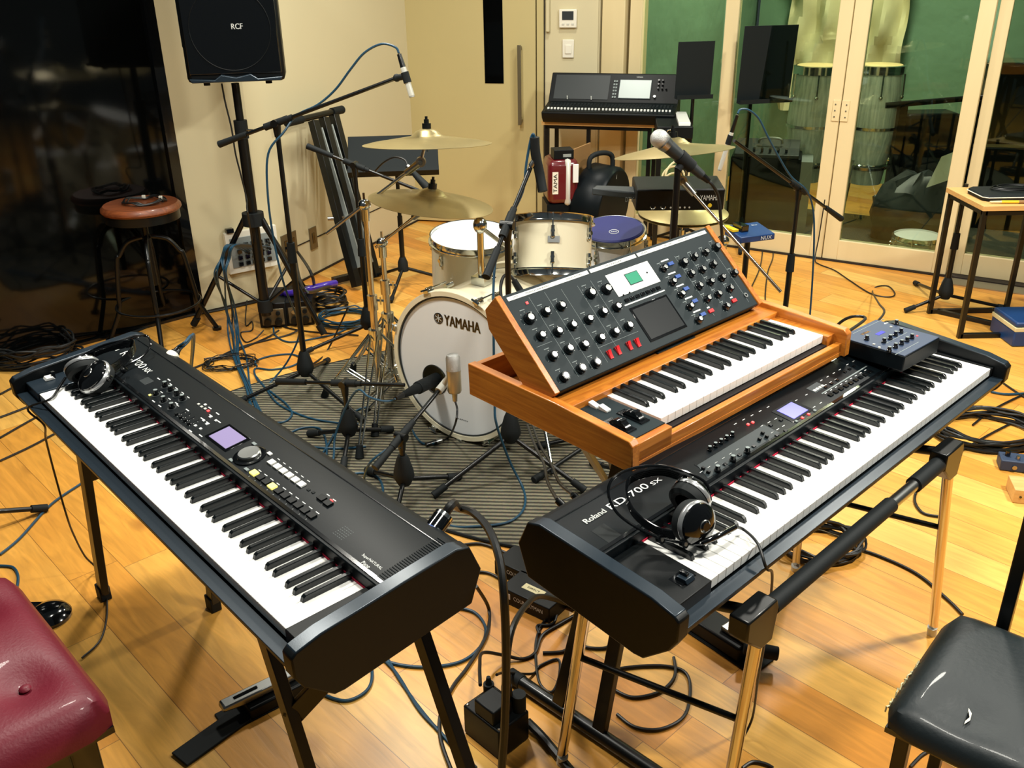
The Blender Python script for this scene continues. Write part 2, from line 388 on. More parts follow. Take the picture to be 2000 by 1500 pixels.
# ------------------------------------------------------------------ the setting
WH = 2.7
struct('floor', MB().box((-4.5, -1.2, -.06), (5, 9.2, 0)), 'floor')
gA, gB = G(384, 614), G(147, 678)
gdir = (gB-gA).normalized()
LA = G(400, 611); KINK = G(528, 582); C1 = G(819, 430); C2 = Vector((.576, 6.143, 0))
gl0 = Vector((1.518, 5.558, 0)); gl1 = Vector((2.465, 4.971, 0)); gd = (gl1-gl0).normalized(); gl0 = C2.copy(); gn = Vector((-gd.y, gd.x, 0))
gl0 = Vector((1.518, 5.558, 0)) + gd*((C2-Vector((1.518, 5.558, 0))).dot(gd))
def wallseg(name, p0, p1, z0, z1, th=.12, m='beige'):
    d = (p1-p0).normalized(); n = Vector((-d.y, d.x, 0))
    if n.dot(p0) < 0: n = -n
    L = (p1-p0).length
    M_ = fr(p0, d, n if Z3.dot(d.cross(n)) > 0 else n)
    mb = MB().add([p0+Z3*z0, p1+Z3*z0, p1+n*th+Z3*z0, p0+n*th+Z3*z0, p0+Z3*z1, p1+Z3*z1, p1+n*th+Z3*z1, p0+n*th+Z3*z1],
                  [(0,1,2,3),(4,5,6,7),(0,1,5,4),(1,2,6,5),(2,3,7,6),(3,0,4,7)])
    return struct(name, mb, m)
wallseg('wall_left', LA, KINK, 0, WH)
wallseg('wall_left_far', KINK, C1, 0, WH)
dd = (C2-C1).normalized(); dn = Vector((-dd.y, dd.x, 0))
wallseg('wall_back', C1, C2, 0, WH)
def strip(name, p0, p1, h, out, m, z0=0):
    d = (p1-p0).normalized(); n = Vector((-d.y, d.x, 0)); n = -n if n.dot(p0) > 0 else n
    return struct(name, MB().add([p0+Z3*z0, p1+Z3*z0, p1+n*out+Z3*z0, p0+n*out+Z3*z0, p0+Z3*(z0+h), p1+Z3*(z0+h), p1+n*out+Z3*(z0+h), p0+n*out+Z3*(z0+h)],
                  [(0,1,2,3),(4,5,6,7),(0,1,5,4),(1,2,6,5),(2,3,7,6),(3,0,4,7)]), m)
strip('baseboard_left', LA, KINK, .012, .006, 'skirt'); strip('baseboard_left_far', KINK, C1, .012, .006, 'skirt'); strip('baseboard_back', C1, C2, .012, .008, 'skirt')
strip('trim_1', KINK+ (C1-KINK)*.02, C1, .006, .003, 'skirt', .21)

# dark floor-length window on the left
win = bpy.data.objects.new('window_1', None); col.objects.link(win); win['kind'] = 'structure'
w0 = LA; w1 = gA + gdir*3.2; wn_ = Vector((-gdir.y, gdir.x, 0)); wn_ = wn_ if wn_.dot(w0) > 0 else -wn_
def quadbox(p0, p1, n, th, z0, z1):
    return MB().add([p0+Z3*z0, p1+Z3*z0, p1+n*th+Z3*z0, p0+n*th+Z3*z0, p0+Z3*z1, p1+Z3*z1, p1+n*th+Z3*z1, p0+n*th+Z3*z1],
                    [(0,1,2,3),(4,5,6,7),(0,1,5,4),(1,2,6,5),(2,3,7,6),(3,0,4,7)])
struct('pane', quadbox(w0+wn_*.02, w1+wn_*.02, wn_, .02, .0, WH), 'darkglass', parent=win)
struct('stile', quadbox(w0+gdir*.0, w0+gdir*.05, wn_, .06, 0, WH), 'gloss', parent=win)
struct('bottom_rail', quadbox(w0, w1, wn_, .05, 0, .015), 'gloss', parent=win)

# the door with its slit window and long handle
dr = bpy.data.objects.new('door_1', None); col.objects.link(dr); dr['kind'] = 'structure'
def onD(u, v, out=0.0): return WP(u, v, C1-dn*out, C2-dn*out)
dl = onD(803, 250); drr = onD(1048, 250)
def sD(p): return (p-C1).dot(dd)
def dbox(s0, s1, z0, z1, o0, o1):
    mb = MB()
    for z in (z0, z1):
        for (s_, o_) in ((s0, o0), (s1, o0), (s1, o1), (s0, o1)): mb.v.append(C1+dd*s_-dn*o_+Z3*z)
    mb.f = [[0,1,2,3],[4,5,6,7],[0,1,5,4],[1,2,6,5],[2,3,7,6],[3,0,4,7]]; return mb
s0, s1 = sD(dl), sD(drr)
struct('door_leaf', dbox(s0, s1, .01, 2.15, .002, .03), 'door', b=.003, parent=dr)
for a, b_ in ((s0-.05, s0-.006), (s1+.006, s1+.05)):
    struct('door_frame', dbox(a, b_, 0, 2.2, .002, .022), 'door', b=.003, parent=dr)
q0, q1 = onD(946, 100, .03), onD(984, 163, .03)
struct('door_window', dbox(sD(q0), sD(q1), q1.z, 2.0, .028, .033), 'darkglass', parent=dr)
ht, hb = onD(1014, 88, .07), onD(1013, 244, .07)
hd = struct('door_handle', dbox(sD(ht)-.011, sD(ht)+.011, hb.z, ht.z, .065, .085), 'plate', b=.002, parent=dr)
for z in (hb.z+.01, ht.z-.03): struct('handle_bracket', dbox(sD(ht)-.008, sD(ht)+.008, z, z+.02, .03, .07), 'plate', parent=hd)
for a in (s0-.006, s1, s0-.056, s1+.052): struct('door_gap', dbox(a, a+.006, 0, 2.2, .001, .004), 'skirt', parent=dr)
# piping on the wall above the switch
t0 = onD(1071, 62)
struct('trim_2', dbox(sD(t0)-.012, sD(t0)+.012, t0.z, WH, .0, .03), 'beige', b=.004)
# thermostat and switch
def wallthing(name, label, cat, u0, v0, u1, v1, out, m):
    a, b_ = onD(u0, v0), onD(u1, v1); t = Thing(name, label, cat, C1+dd*((sD(a)+sD(b_))/2)+Z3*b_.z)
    t.part('housing', dbox(sD(a), sD(b_), b_.z, a.z, 0, out), m, world=True, b=.004); t.a, t.b = a, b_; return t
t = wallthing('thermostat', 'white wall thermostat with a grey display above the light switch', 'thermostat', 1093, 18, 1127, 54, .022, 'white')
a, b_ = onD(1098, 22, .022), onD(1120, 39, .022)
t.part('display', dbox(sD(a), sD(b_), b_.z, a.z, .022, .024), 'darkgrey', world=True)
a = onD(1100, 47, .022)
for k in range(3): t.part('button', dbox(sD(a)+k*.03-.008, sD(a)+k*.03+.008, a.z-.005, a.z+.004, .022, .025), 'pearl', world=True)
t = wallthing('light_switch', 'white wall switch below the thermostat', 'light switch', 1099, 77, 1121, 113, .012, 'white')
a, b_ = onD(1104, 88, .012), onD(1116, 105, .012)
t.part('rocker', dbox(sD(a), sD(b_), b_.z, a.z, .012, .018), 'white', world=True, b=.002)

# folding glass doors: frames, panes, sill
def gS(u, v, out=0.0): return (WP(u, v, gl0-gn*out, gl1-gn*out)-gl0).dot(gd)
def gbox(s0, s1, z0, z1, o0, o1):
    mb = MB()
    for z in (z0, z1):
        for (s_, o_) in ((s0, o0), (s1, o0), (s1, o1), (s0, o1)): mb.v.append(gl0+gd*s_+gn*o_+Z3*z)
    mb.f = [[0,1,2,3],[4,5,6,7],[0,1,5,4],[1,2,6,5],[2,3,7,6],[3,0,4,7]]; return mb
sA0, sA1 = gS(1180, 60), gS(1252, 60)
struct('trim_3', gbox(0, gS(1172, 60), 0, WH, 0, .1), 'beige', b=.004)
struct('trim_4', gbox(gS(1178, 60), gS(1222, 60), 0, WH, -.02, .1), 'framewood', b=.004)
struct('trim_5', gbox(gS(1228, 60), sA1, 0, WH, .01, .1), 'framewood', b=.004)
stiles = [(gS(1411, 100), gS(1437, 100)), (gS(1617, 200), gS(1643, 200)), (gS(1645, 200), gS(1676, 200)), (gS(1888, 150), gS(1920, 150))]
send = 6.2
RB = .13
doors = [(sA1, stiles[0][0], None), (stiles[0][0], stiles[1][1], 0), (stiles[2][0], stiles[3][1], 1), (stiles[3][1]+.012, send, 2)]
for i, (a, b_, kk) in enumerate(doors):
    d_ = bpy.data.objects.new('door_%d' % (i+2), None); col.objects.link(d_); d_['kind'] = 'structure'
    lw = .012 if i == 0 else (stiles[0][1]-stiles[0][0] if i == 1 else .06)
    rw = .012 if i == 0 else .06
    if i == 2: lw = stiles[2][1]-stiles[2][0]; rw = stiles[3][1]-stiles[3][0]
    if i == 1: rw = stiles[1][1]-stiles[1][0]
    off = .0 if i != 3 else .05
    if i > 0:
        struct('stile', gbox(a, a+lw, 0.01, WH, off, .05+off), 'framewood', b=.003, parent=d_)
        struct('stile', gbox(b_-rw, b_, 0.01, WH, off, .05+off), 'framewood', b=.003, parent=d_)
    struct('bottom_rail', gbox(a+lw*.98, b_-rw*.98, 0.01, RB, off, .05+off), 'framewood', b=.003, parent=d_)
    struct('pane', gbox(a+lw, b_-rw, RB, WH, .02+off, .028+off), 'glass', parent=d_)
    if i == 1:
        h0 = gS(1616, 195); hz1 = WP(1630, 195, gl0, gl1).z; hz0 = WP(1630, 236, gl0, gl1).z
        for q in (-1, 1):
            c_ = (stiles[1][1]+stiles[2][0])/2
            hp = struct('hinge_plate', gbox(c_+(.003 if q > 0 else -.045), c_+(.045 if q > 0 else -.003), hz0, hz1, -.006, 0), 'framewood', b=.001, parent=d_)
            for zz in (.2, .5, .8):
                struct('screw', MB().cyl(gl0+gd*(c_+q*.03)+gn*-.006+Z3*(hz0+(hz1-hz0)*zz), gl0+gd*(c_+q*.03)+gn*-.009+Z3*(hz0+(hz1-hz0)*zz), .004), 'steel', parent=hp)
struct('trim_6', gbox(gS(1180, 60), send, 0, .01, -.012, .1), 'skirt')
struct('trim_7', gbox(stiles[3][1], send, 0, .006, -.14, -.02), 'steel')
# the booth behind the glass
struct('wall_booth', gbox(.3, 7, 0, WH, 2.3, 2.42), 'boothwall')
struct('wall_booth_left', quadbox(gl0+gd*.25+gn*.12, gl0+gd*.25+gn*2.4, gd, -.1, 0, WH), 'boothwall')
struct('wall_booth_right', quadbox(gl0+gd*5.4+gn*.12, gl0+gd*5.4+gn*2.4, gd, .1, 0, WH), 'boothwall')
struct('ceiling', gbox(.1, 7, WH, WH+.05, .0, 2.42), 'white')
tb = gbox(.55, 4.9, .001, .014, .2, 1.15)
o = struct('floor_carpet', tb, 'carpet')

# ------------------------------------------------------------------ keyboards
def pz(y): return .026+.13*(y-.158)
class KB:
    """local frame: x along the keys, y away from the player, z=0 at the white key tops"""
    def __init__(s, origin, yaw, rx=0, ry=0):
        s.M = Matrix.Translation(Vector(origin)+Vector((0, 0, CAMH))) @ Matrix.Rotation(yaw, 4, 'Z') @ Matrix.Rotation(rx, 4, 'X') @ Matrix.Rotation(ry, 4, 'Y')
        s.Mi = s.M.inverted()
    def L(s, u, v, z=0.0):
        d = s.Mi.to_3x3() @ ray(u, v); o = s.Mi @ CAMP; t = (z-o.z)/d.z; return o+d*t
    def LP(s, u, v):                       # on the sloping control panel
        y = .2
        for _ in range(6): p = s.L(u, v, pz(y)); y = p.y
        return p
NXK = KB((-1.181, 2.078, -.959), -.8407); SXK = KB((.328, 1.259, -.945), .7679); VYK = KB((.304, 1.676, -.851), .722, .003, -.026)
def keys(T, n_white, first, x0=0.0, pitch=.0235, ylen=.150, bl=.098, btop=.0115):
    """first: index in the octave C D E F G A B of the lowest white key"""
    wk = MB().box((.0005, 0, -.02), (pitch-.0005, ylen, 0)); wm = wk.mesh('white_key', K['keywhite'], False)
    yb = ylen-bl; prof = [(yb, -.004), (yb+.004, btop*.72), (yb+.009, btop), (ylen, btop+.0005), (ylen, -.004)]
    bk = MB(); n = len(prof)
    lo = [(-.0055, y, z) if z < 0 else (-.0046, y, z) for y, z in prof]; hi = [(-x, y, z) for x, y, z in lo]
    bk.add(lo+hi, [list(range(n))[::-1], list(range(n, 2*n))]+[(i, (i+1) % n, n+(i+1) % n, n+i) for i in range(n)])
    bm_ = bk.mesh('black_key', K['keyblack'], False)
    for i in range(n_white):
        o = O('white_key', wm, T.o); o.location = (x0+i*pitch, 0, 0); bev(o, .0008, 1)
        k = (first+i) % 7
        if k not in (2, 6) and i < n_white-1:
            sh = {0: -.0018, 1: .0018, 3: -.0025, 4: 0, 5: .0025}[k]
            o = O('black_key', bm_, T.o); o.location = (x0+(i+1)*pitch+sh, 0, 0); bev(o, .0012, 2)
def knob(T, p, r, h, m='gloss', cap=None, name='knob', ptr=True, ax=(0, 0, 1), ang=0.6, par=None):
    ax = Vector(ax).normalized()
    o = T.part(name, MB().lathe([(0, 0), (r, 0), (r, h*.35), (r*.8, h*.45), (r*.72, h), (0, h)], p, ax, 16), m, parent=par)
    if cap: T.part('cap', MB().lathe([(r*.66, h), (r*.66, h+.0008), (0, h+.001)], p, ax, 14), cap, parent=o)
    return o
def pbox(T, name, p, sx, sy, h, m, parent=None, sl=.13, b=.0006):
    mm = Matrix.Translation(Vector(p)) @ Matrix.Rotation(math.atan(sl), 4, 'X')
    return T.part(name, MB().box((-sx/2, -sy/2, -.001), (sx/2, sy/2, h), mm), m, parent=parent, b=b)
def headphone_dummy(): pass

def stage_piano(kb, name, label, xl, xr, depth, nm):
    T = Thing(name, label, 'digital piano', rot=kb.M.to_3x3(), loc=kb.M.translation)
    D = depth
    # tray and back hull
    prof = [(-.030, -.024), (-.004, -.024), (-.004, -.03), (.151, -.03), (.151, pz(.16)), (.158, pz(.16)), (D-.035, pz(D-.035)), (D-.012, pz(D-.035)-.012), (D, -.012), (D-.02, -.07), (.06, -.098), (.03, -.096), (-.028, -.036)]
    body = T.part('body', MB().prism(prof, xl+.03, xr-.03, axis='x'), 'panel', b=.002)
    T.part('front_rail', MB().box((xl+.03, -.031, -.025), (xr-.03, -.003, -.0225)), 'cap', parent=body, b=.001)
    T.part('key_felt', MB().box((0, .1495, -.004), (1.222, .1545, .0035)), 'felt')
    T.part('fallboard', MB().prism([(.1535, -.002), (.1535, .012), (.158, pz(.16)+.002), (.166, pz(.166)+.001), (.166, 0)], xl+.03, xr-.03, axis='x'), 'gloss', parent=body)
    T.part('panel_seam', MB().box((xl+.03, D-.052, pz(D-.05)-.003), (xr-.03, D-.05, pz(D-.05)+.0006)), 'gloss', parent=body)
    cp = [(-.034, -.03), (-.035, .008), (-.026, .016), (.02, .027), (D-.05, pz(D-.035)+.008), (D-.02, pz(D-.035)-.0), (D+.004, -.012), (D-.02, -.076), (.05, -.104), (.03, -.102), (-.02, -.056)]
    for a, b_, si in ((xl, xl+.03, -1), (xr-.03, xr, 1)):
        c = T.part('end_cap', MB().prism(cp, a, b_, axis='x'), 'plastic', b=.003)
        T.part('cap_trim', MB().prism([(-.033, .006), (-.026, .0166), (.02, .0278), (D-.05, pz(D-.035)+.009), (D-.024, pz(D-.035)+.0004), (D-.03, pz(D-.035)-.001), (.02, .020)], a+.001, b_-.001, axis='x'), 'cap', parent=c, b=.0015)
    keys(T, 52, 5)
    return T
# right-hand piano --------------------------------------------------
SXX0, SXX1 = -.137, 1.262
SX = stage_piano(SXK, 'stage_piano', 'black stage piano on chrome legs at the right, with headphones and a small synth', SXX0, SXX1, .318, 'sx')
bl = SX.part('bender_block', MB().prism([(-.004, -.045), (-.004, .002), (.145, .010), (.151, .006), (.151, -.03)], SXX0+.031, -.001, axis='x'), 'plastic', b=.002)
SX.part('cheek_block', MB().prism([(-.004, -.024), (-.004, .002), (.151, .006), (.151, -.03)], 1.223, SXX1-.031, axis='x'), 'plastic', b=.001)
p = SXK.L(1332, 1128, .004)
SX.part('bender_well', MB().box((p.x-.021, p.y-.014, .0035), (p.x+.021, p.y+.014, .0048)), 'gloss', parent=bl)
SX.part('bender_lever', MB().box((p.x-.004, p.y-.012, .003), (p.x+.004, p.y+.004, .018)), 'gloss', b=.001)
SX.part('bender_paddle', MB().prism([(-.013, 0), (.013, 0), (.009, .008), (-.009, .008)], p.x-.012, p.x+.012, Matrix.Translation((0, p.y-.006, .004)), 'x'), 'cap', b=.001)
pa = SXK.LP(1141, 1019); pb = SXK.LP(1181, 999); sl = Vector((0, 1, .13))
SX.text('Roland', ((pa+pb)/2), (1, 0, 0), sl, w=(pb-pa).length*1.05, h=.0125, ext=.0012, bold=.0005)
pa = SXK.LP(1185, 991); pb = SXK.LP(1291, 936)
SX.text('RD-700', pa+(pb-pa)*.38, (1, 0, 0), sl, w=(pb-pa).length*.74, h=.016, ext=.0012)
SX.text('SX', pa+(pb-pa)*.9, (1, 0, 0), sl, w=(pb-pa).length*.19, h=.010, ext=.0012)
def at_(kb, T, name, u, v, sx, sy, h, m, par=None): return pbox(T, name, kb.LP(u, v), sx, sy, h, m, par)
def rown(kb, a, b_, n):
    A, B = kb.LP(*a), kb.LP(*b_)
    return [A+(B-A)*(i/(n-1)) for i in range(n)]
# speaker grille patch, grey control field, display
q = SXK.LP(1185, 1042); pbox(SX, 'grille', q, .035, .045, .0006, 'rubber')
pl = SX.part('control_field', MB().box((.245, .168, pz(.168)), (.52, .168+.001, pz(.168)+.0001)), 'panel_grey')
pl.data.clear_geometry()
mb = MB(); y0, y1 = .170, .252
mb.add([(.235, y0, pz(y0)+.0006), (.50, y0, pz(y0)+.0006), (.50, y0+.04, pz(y0+.04)+.0006), (.255, y0+.04, pz(y0+.04)+.0006)], [(0, 1, 2, 3)])
bpy.data.objects.remove(pl)
SX.part('control_field', mb, 'panel_grey')
dcp = [SXK.LP(*q) for q in ((1520, 803), (1548, 787), (1575, 802), (1548, 819))]
c = (dcp[0]+dcp[1]+dcp[2]+dcp[3])/4
dsp = pbox(SX, 'display_bezel', c, .088, .056, .0012, 'gloss'); pbox(SX, 'display', c, .062, .044, .002, 'lcd_blue', dsp)
for (u, v) in ((1401, 917), (1431, 897), (1459, 881)):
    knob(SX, SXK.LP(u, v+4), .0068, .013, 'gloss', 'dimprint')
for (u, v) in ((1416, 908), (1444, 890), (1472, 873)): at_(SXK, SX, 'button', u, v, .009, .007, .003, 'gloss')
for (u, v) in ((1386, 877), (1397, 870), (1408, 863), (1419, 856), (1430, 849)): knob(SX, SXK.LP(u, v+3), .0055, .010, 'gloss', 'dimprint')
for (u, v) in ((1368, 915), (1378, 922), (1484, 846), (1492, 853), (1478, 858)):
    q = SXK.LP(u, v); pbox(SX, 'slider_slot', q, .003, .034, .0004, 'gloss'); pbox(SX, 'slider_cap', q+Vector((0, -.006, 0)), .006, .007, .006, 'plastic')
for (u, v) in ((1461, 830), (1470, 826)): at_(SXK, SX, 'lit_button', u, v, .006, .006, .003, 'redlit')
for (u, v) in ((1567, 817), (1579, 810)): at_(SXK, SX, 'lit_button', u, v, .006, .006, .003, 'redlit')
for (u, v) in ((1555, 824), (1591, 803)): at_(SXK, SX, 'button', u, v, .007, .006, .003, 'dimprint')
for p in rown(SXK, (1622, 772), (1699, 727), 9): pbox(SX, 'button', p, .014, .010, .003, 'gloss'); pbox(SX, 'button_mark', p+Vector((0, .012, .0016)), .009, .002, .0006, 'print')
A, B = SXK.LP(1603, 768), SXK.LP(1695, 716); pbox(SX, 'printed_bar', (A+B)/2, (B-A).length, .0035, .0006, 'dimprint')
q = SXK.LP(1594, 757); pbox(SX, 'tone_display', q, .05, .026, .0008, 'panel_grey')
for k in range(4): pbox(SX, 'button', q+Vector((-.018+k*.012, -.006, -.0008)), .009, .007, .0025, 'whitebtn' if k < 2 else 'pearl')
for a, b_, n in (((1604, 743), (1640, 722), 4), ((1655, 712), (1690, 693), 4), ((1612, 752), (1632, 741), 3), ((1436, 828), (1500, 795), 5), ((1508, 845), (1530, 832), 3), ((1340, 940), (1440, 878), 8), ((1488, 832), (1515, 818), 3), ((1555, 782), (1575, 771), 2), ((1590, 795), (1603, 787), 2)):
    for p in rown(SXK, a, b_, n): pbox(SX, 'printed_mark', p, .010, .0018, .0006, 'print')
for a, b_, n in (((1612, 757), (1635, 743), 3), ((1650, 727), (1668, 716), 3), ((1505, 831), (1525, 821), 2), ((1517, 851), (1534, 842), 2)):
    for p in rown(SXK, a, b_, n): pbox(SX, 'button', p, .009, .007, .0025, 'gloss')

# left-hand piano ---------------------------------------------------
NXX0, NXX1 = -.125, 1.300
NX = stage_piano(NXK, 'stage_piano', 'black stage piano on the left with a lavender display and a silver dial', NXX0, NXX1, .338, 'nx')
bl = NX.part('bender_block', MB().prism([(-.004, -.024), (-.004, .002), (.145, .006), (.151, .006), (.151, -.03)], NXX0+.031, -.001, axis='x'), 'cap', b=.002)
NX.part('cheek_block', MB().prism([(-.004, -.024), (-.004, .004), (.151, .006), (.151, -.03)], 1.2235, NXX1-.031, axis='x'), 'plastic', b=.002)
p = NXK.L(104, 738, .004)
NX.part('bender_lever', MB().box((p.x-.004, p.y-.004, .002), (p.x+.004, p.y+.006, .022)), 'gloss', b=.001)
NX.part('bender_paddle', MB().prism([(-.012, 0), (.012, 0), (.008, .007), (-.008, .007)], p.x-.012, p.x+.012, Matrix.Translation((0, p.y-.010, .004)), 'x'), 'whitebtn', b=.001)
pb = NXK.LP(296, 728)
NX.text('RD-700', pb+Vector((-.115, .0, 0)), (1, 0, 0), sl, w=.135, h=.022, ext=.0012)
NX.text('NX', pb+Vector((-.02, -.002, 0)), (1, 0, 0), sl, w=.032, h=.015, ext=.0012)
NX.text('Roland', pb+Vector((-.245, -.004, 0)), (1, 0, 0), sl, w=.07, h=.013, ext=.0012)
q = NXK.LP(721, 1101)
NX.text('SuperNATURAL', q+Vector((0, .006, 0)), (1, 0, 0), sl, w=.058, h=.0075, ext=.0012)
NX.text('Piano', q+Vector((0, -.006, 0)), (1, 0, 0), sl, w=.022, h=.0075, ext=.0012)
dcp = [NXK.LP(*q) for q in ((412, 854), (445, 833), (477, 856), (444, 879))]
c = (dcp[0]+dcp[1]+dcp[2]+dcp[3])/4
dsp = pbox(NX, 'display_bezel', c, .10, .062, .0012, 'gloss'); pbox(NX, 'display', c, .080, .050, .002, 'lcd_lav', dsp)
c = NXK.LP(488, 891)
rg = NX.part('dial_ring', MB().lathe([(.035, 0), (.035, .003), (.03, .004), (.024, .003)], c, (0, -.13, 1), 36), 'gloss')
NX.part('dial', MB().lathe([(.024, .002), (.024, .009), (.022, .011), (0, .0105)], c, (0, -.13, 1), 36), 'steel', parent=rg)
for (u, v) in ((497, 868), (452, 900), (482, 918)): 
    at_(NXK, NX, 'button', u, v, .014, .007, .003, 'dimprint')
at_(NXK, NX, 'button', 527, 887, .013, .008, .003, 'whitebtn')
for p in rown(NXK, (531, 904), (589, 947), 6): pbox(NX, 'tone_button', p, .0175, .014, .0035, 'whitebtn'); pbox(NX, 'printed_mark', p+Vector((0, .016, .002)), .010, .002, .0005, 'print')
for i, p in enumerate(rown(NXK, (497, 925), (609, 1008), 10)):
    pbox(NX, 'button', p, .019, .014, .004, 'plastic' if i not in (0, 3) else 'yellowlit'); pbox(NX, 'printed_mark', p+Vector((0, .0125, .0016)), .012, .0022, .0005, 'print')
    pbox(NX, 'printed_mark', p+Vector((0, -.012, -.0016)), .001, .003, .0005, 'print')
for (u, v) in ((629, 974), (641, 984)): 
    q = NXK.LP(u, v); pbox(NX, 'button', q, .019, .014, .004, 'plastic'); pbox(NX, 'printed_mark', q+Vector((.0, .014, .002)), .011, .0022, .0005, 'print')
pbox(NX, 'printed_mark', NXK.LP(648, 980), .008, .003, .0045, 'redlit')
for (u, v) in ((603, 957), (612, 962)): at_(NXK, NX, 'button', u, v, .008, .006, .0015, 'rubber')
for (u, v) in ((323, 752), (334, 760), (346, 769), (357, 778), (305, 768), (320, 781), (336, 794)):
    q = NXK.LP(u, v+3); NX.part('knob_scale', MB().lathe([(.011, 0), (.011, .0008), (0, .0009)], q, (0, -.13, 1), 20), 'darkgrey'); knob(NX, q, .0075, .013, 'gloss', 'dimprint'); pbox(NX, 'printed_mark', q+Vector((0, .014, .0018)), .013, .0024, .0005, 'print')
for i, (u, v) in enumerate(((352, 808), (360, 814), (368, 820), (376, 826))):
    q = NXK.LP(u, v); pbox(NX, 'slider_slot', q, .0025, .034, .0004, 'gloss'); pbox(NX, 'slider_cap', q+Vector((0, -.008, -.001)), .006, .007, .006, 'plastic')
    for k in (-1, 0, 1): pbox(NX, 'printed_mark', q+Vector((.006, k*.01, k*.0013)), .003, .001, .0005, 'print')
for (u, v, m) in ((388, 790, 'pearl'), (394, 795, 'pearl'), (401, 791, 'whitebtn'), (401, 799, 'pearl'), (407, 803, 'redlit'), (411, 815, 'print'), (422, 822, 'print'), (398, 822, 'print'), (404, 829, 'print'), (382, 832, 'print'), (392, 838, 'print'), (293, 772, 'yellowlit')):
    at_(NXK, NX, 'button', u, v, .007, .006, .0022, m)
for a, b_, n in (((410, 797), (425, 808), 2), ((412, 812), (428, 824), 2), ((395, 818), (406, 826), 2), ((345, 788), (366, 801), 1+1), ((372, 842), (392, 851), 2), ((310, 740), (330, 742), 2), ((300, 784), (312, 793), 2)):
    for p in rown(NXK, a, b_, n): pbox(NX, 'printed_mark', p, .015, .003, .0006, 'print')
q = NXK.LP(286, 744); pbox(NX, 'grille', q, .036, .024, .0006, 'darkgrey')
q = NXK.LP(670, 1041)
for r in range(6):
    for k in range(5):
        pbox(NX, 'printed_legend', q+Vector((-.013+k*.0065, -.012+r*.005, (-.012+r*.005)*.13)), .0045, .001, .0004, 'dimprint')
mb = MB()
for k in range(26):
    y = .165+k*.0052
    mb.box((NXX1-.062, y, pz(y)+.0002), (NXX1-.036, y+.002, pz(y)+.0012))
NX.part('vent', mb, 'rubber')

# ------------------------------------------------------------------ analogue synth with the tilting panel
T = VY = Thing('analogue_synthesizer', 'amber wooden synthesizer with a raised slate knob panel, above the right stage piano', 'synthesizer', rot=VYK.M.to_3x3(), loc=VYK.M.translation)
XL, XR, YF, YB = -.138, .664, -.045, .455
for a, b_ in ((XL, XL+.022), (XR-.022, XR)):
    T.part('side_panel', MB().prism([(YF, -.055), (YF, .004), (YF+.01, .014), (.17, .024), (YB, .024), (YB, -.055)], a, b_, axis='x'), 'oakside', b=.002)
T.part('bottom_board', MB().box((XL+.02, YF+.01, -.055), (XR-.02, YB-.003, -.045)), 'oak')
T.part('front_rail', MB().box((XL+.02, -.034, -.055), (XR-.02, -.018, -.022)), 'oak', b=.002)
T.part('back_board', MB().box((XL+.02, YB-.016, -.05), (XR-.02, YB, .02)), 'oak', b=.001)
T.part('top_rail', MB().box((XL+.02, .150, -.006), (XR-.02, .222, .012)), 'oak', b=.002)
T.part('cheek', MB().box((.612, -.012, -.045), (XR-.02, .150, -.002)), 'oak', b=.001)
cb = T.part('wheel_box', MB().box((XL+.02, -.034, -.05), (-.004, .150, -.004)), 'oak', b=.002)
T.part('wheel_plate', MB().box((XL+.022, -.016, -.004), (-.006, .149, -.0015)), 'voypanel', parent=cb)
for (u, v) in ((1212, 829), (1238, 812)):
    q = VYK.L(u, v, .002)
    wl = T.part('wheel_well', MB().box((q.x-.014, q.y-.033, -.002), (q.x+.012, q.y+.036, .001)), 'gloss', parent=cb)
    T.part('wheel', MB().cyl((q.x-.009, q.y, -.018), (q.x+.007, q.y, -.018), .032, n=32), 'gloss', b=.001)
    T.part('wheel_ridge', MB().box((q.x-.009, q.y-.010, .009), (q.x+.007, q.y-.003, .0165)), 'gloss')
for (u, v) in ((1161, 791), (1181, 798)):
    q = VYK.L(u, v, .002); T.part('rocker_button', MB().prism([(-.012, 0), (.012, 0), (.012, .010), (-.012, .005)], q.x-.007, q.x+.007, Matrix.Translation((0, q.y, -.002)), 'x'), 'print', b=.001)
keys(T, 26, 3, ylen=.150, bl=.1)
T.part('key_slip', MB().box((0, -.012, -.044), (.611, .148, -.024)), 'dark')
# the tilted panel: own slope frame, origin at its lower left corner
P0 = Vector((-.108, .186, .034)); PH = .245; PWd = .712; pang = math.radians(43)
PM = Matrix.Translation(P0) @ Matrix.Rotation(pang, 4, 'X')
PMi = (VYK.M @ PM).inverted()
def LV(u, v, z=0.0):
    d = PMi.to_3x3() @ ray(u, v); o = PMi @ CAMP; t = (z-o.z)/d.z; return o+d*t
box = T.part('panel_housing', MB().box((0, 0, -.045), (PWd, PH, 0), PM), 'voypanel', b=.002)
for a, b_ in ((-.016, -.0005), (PWd+.0005, PWd+.016)):
    T.part('panel_side', MB().prism([(-.002, -.012), (-.002, .003), (PH+.002, .003), (PH+.002, -.05), (PH-.035, -.075), (.03, -.075)], a, b_, PM, 'x'), 'oakside', b=.0015)
T.part('hinge_block', MB().box((XL+.024, .225, -.04), (XR-.024, .235, .03)), 'dark')
PX, PY, PZ = (PM.to_3x3() @ Vector((1, 0, 0))), (PM.to_3x3() @ Vector((0, 1, 0))), (PM.to_3x3() @ Z3)
def PP(p): return PM @ Vector((p[0], p[1], p[2] if len(p) > 2 else 0))
def vbox(name, x, y, sx, sy, h, m, parent=None, z=0, b=.0004):
    return T.part(name, MB().box((x-sx/2, y-sy/2, z-.0005), (x+sx/2, y+sy/2, z+h), PM), m, parent=parent, b=b)
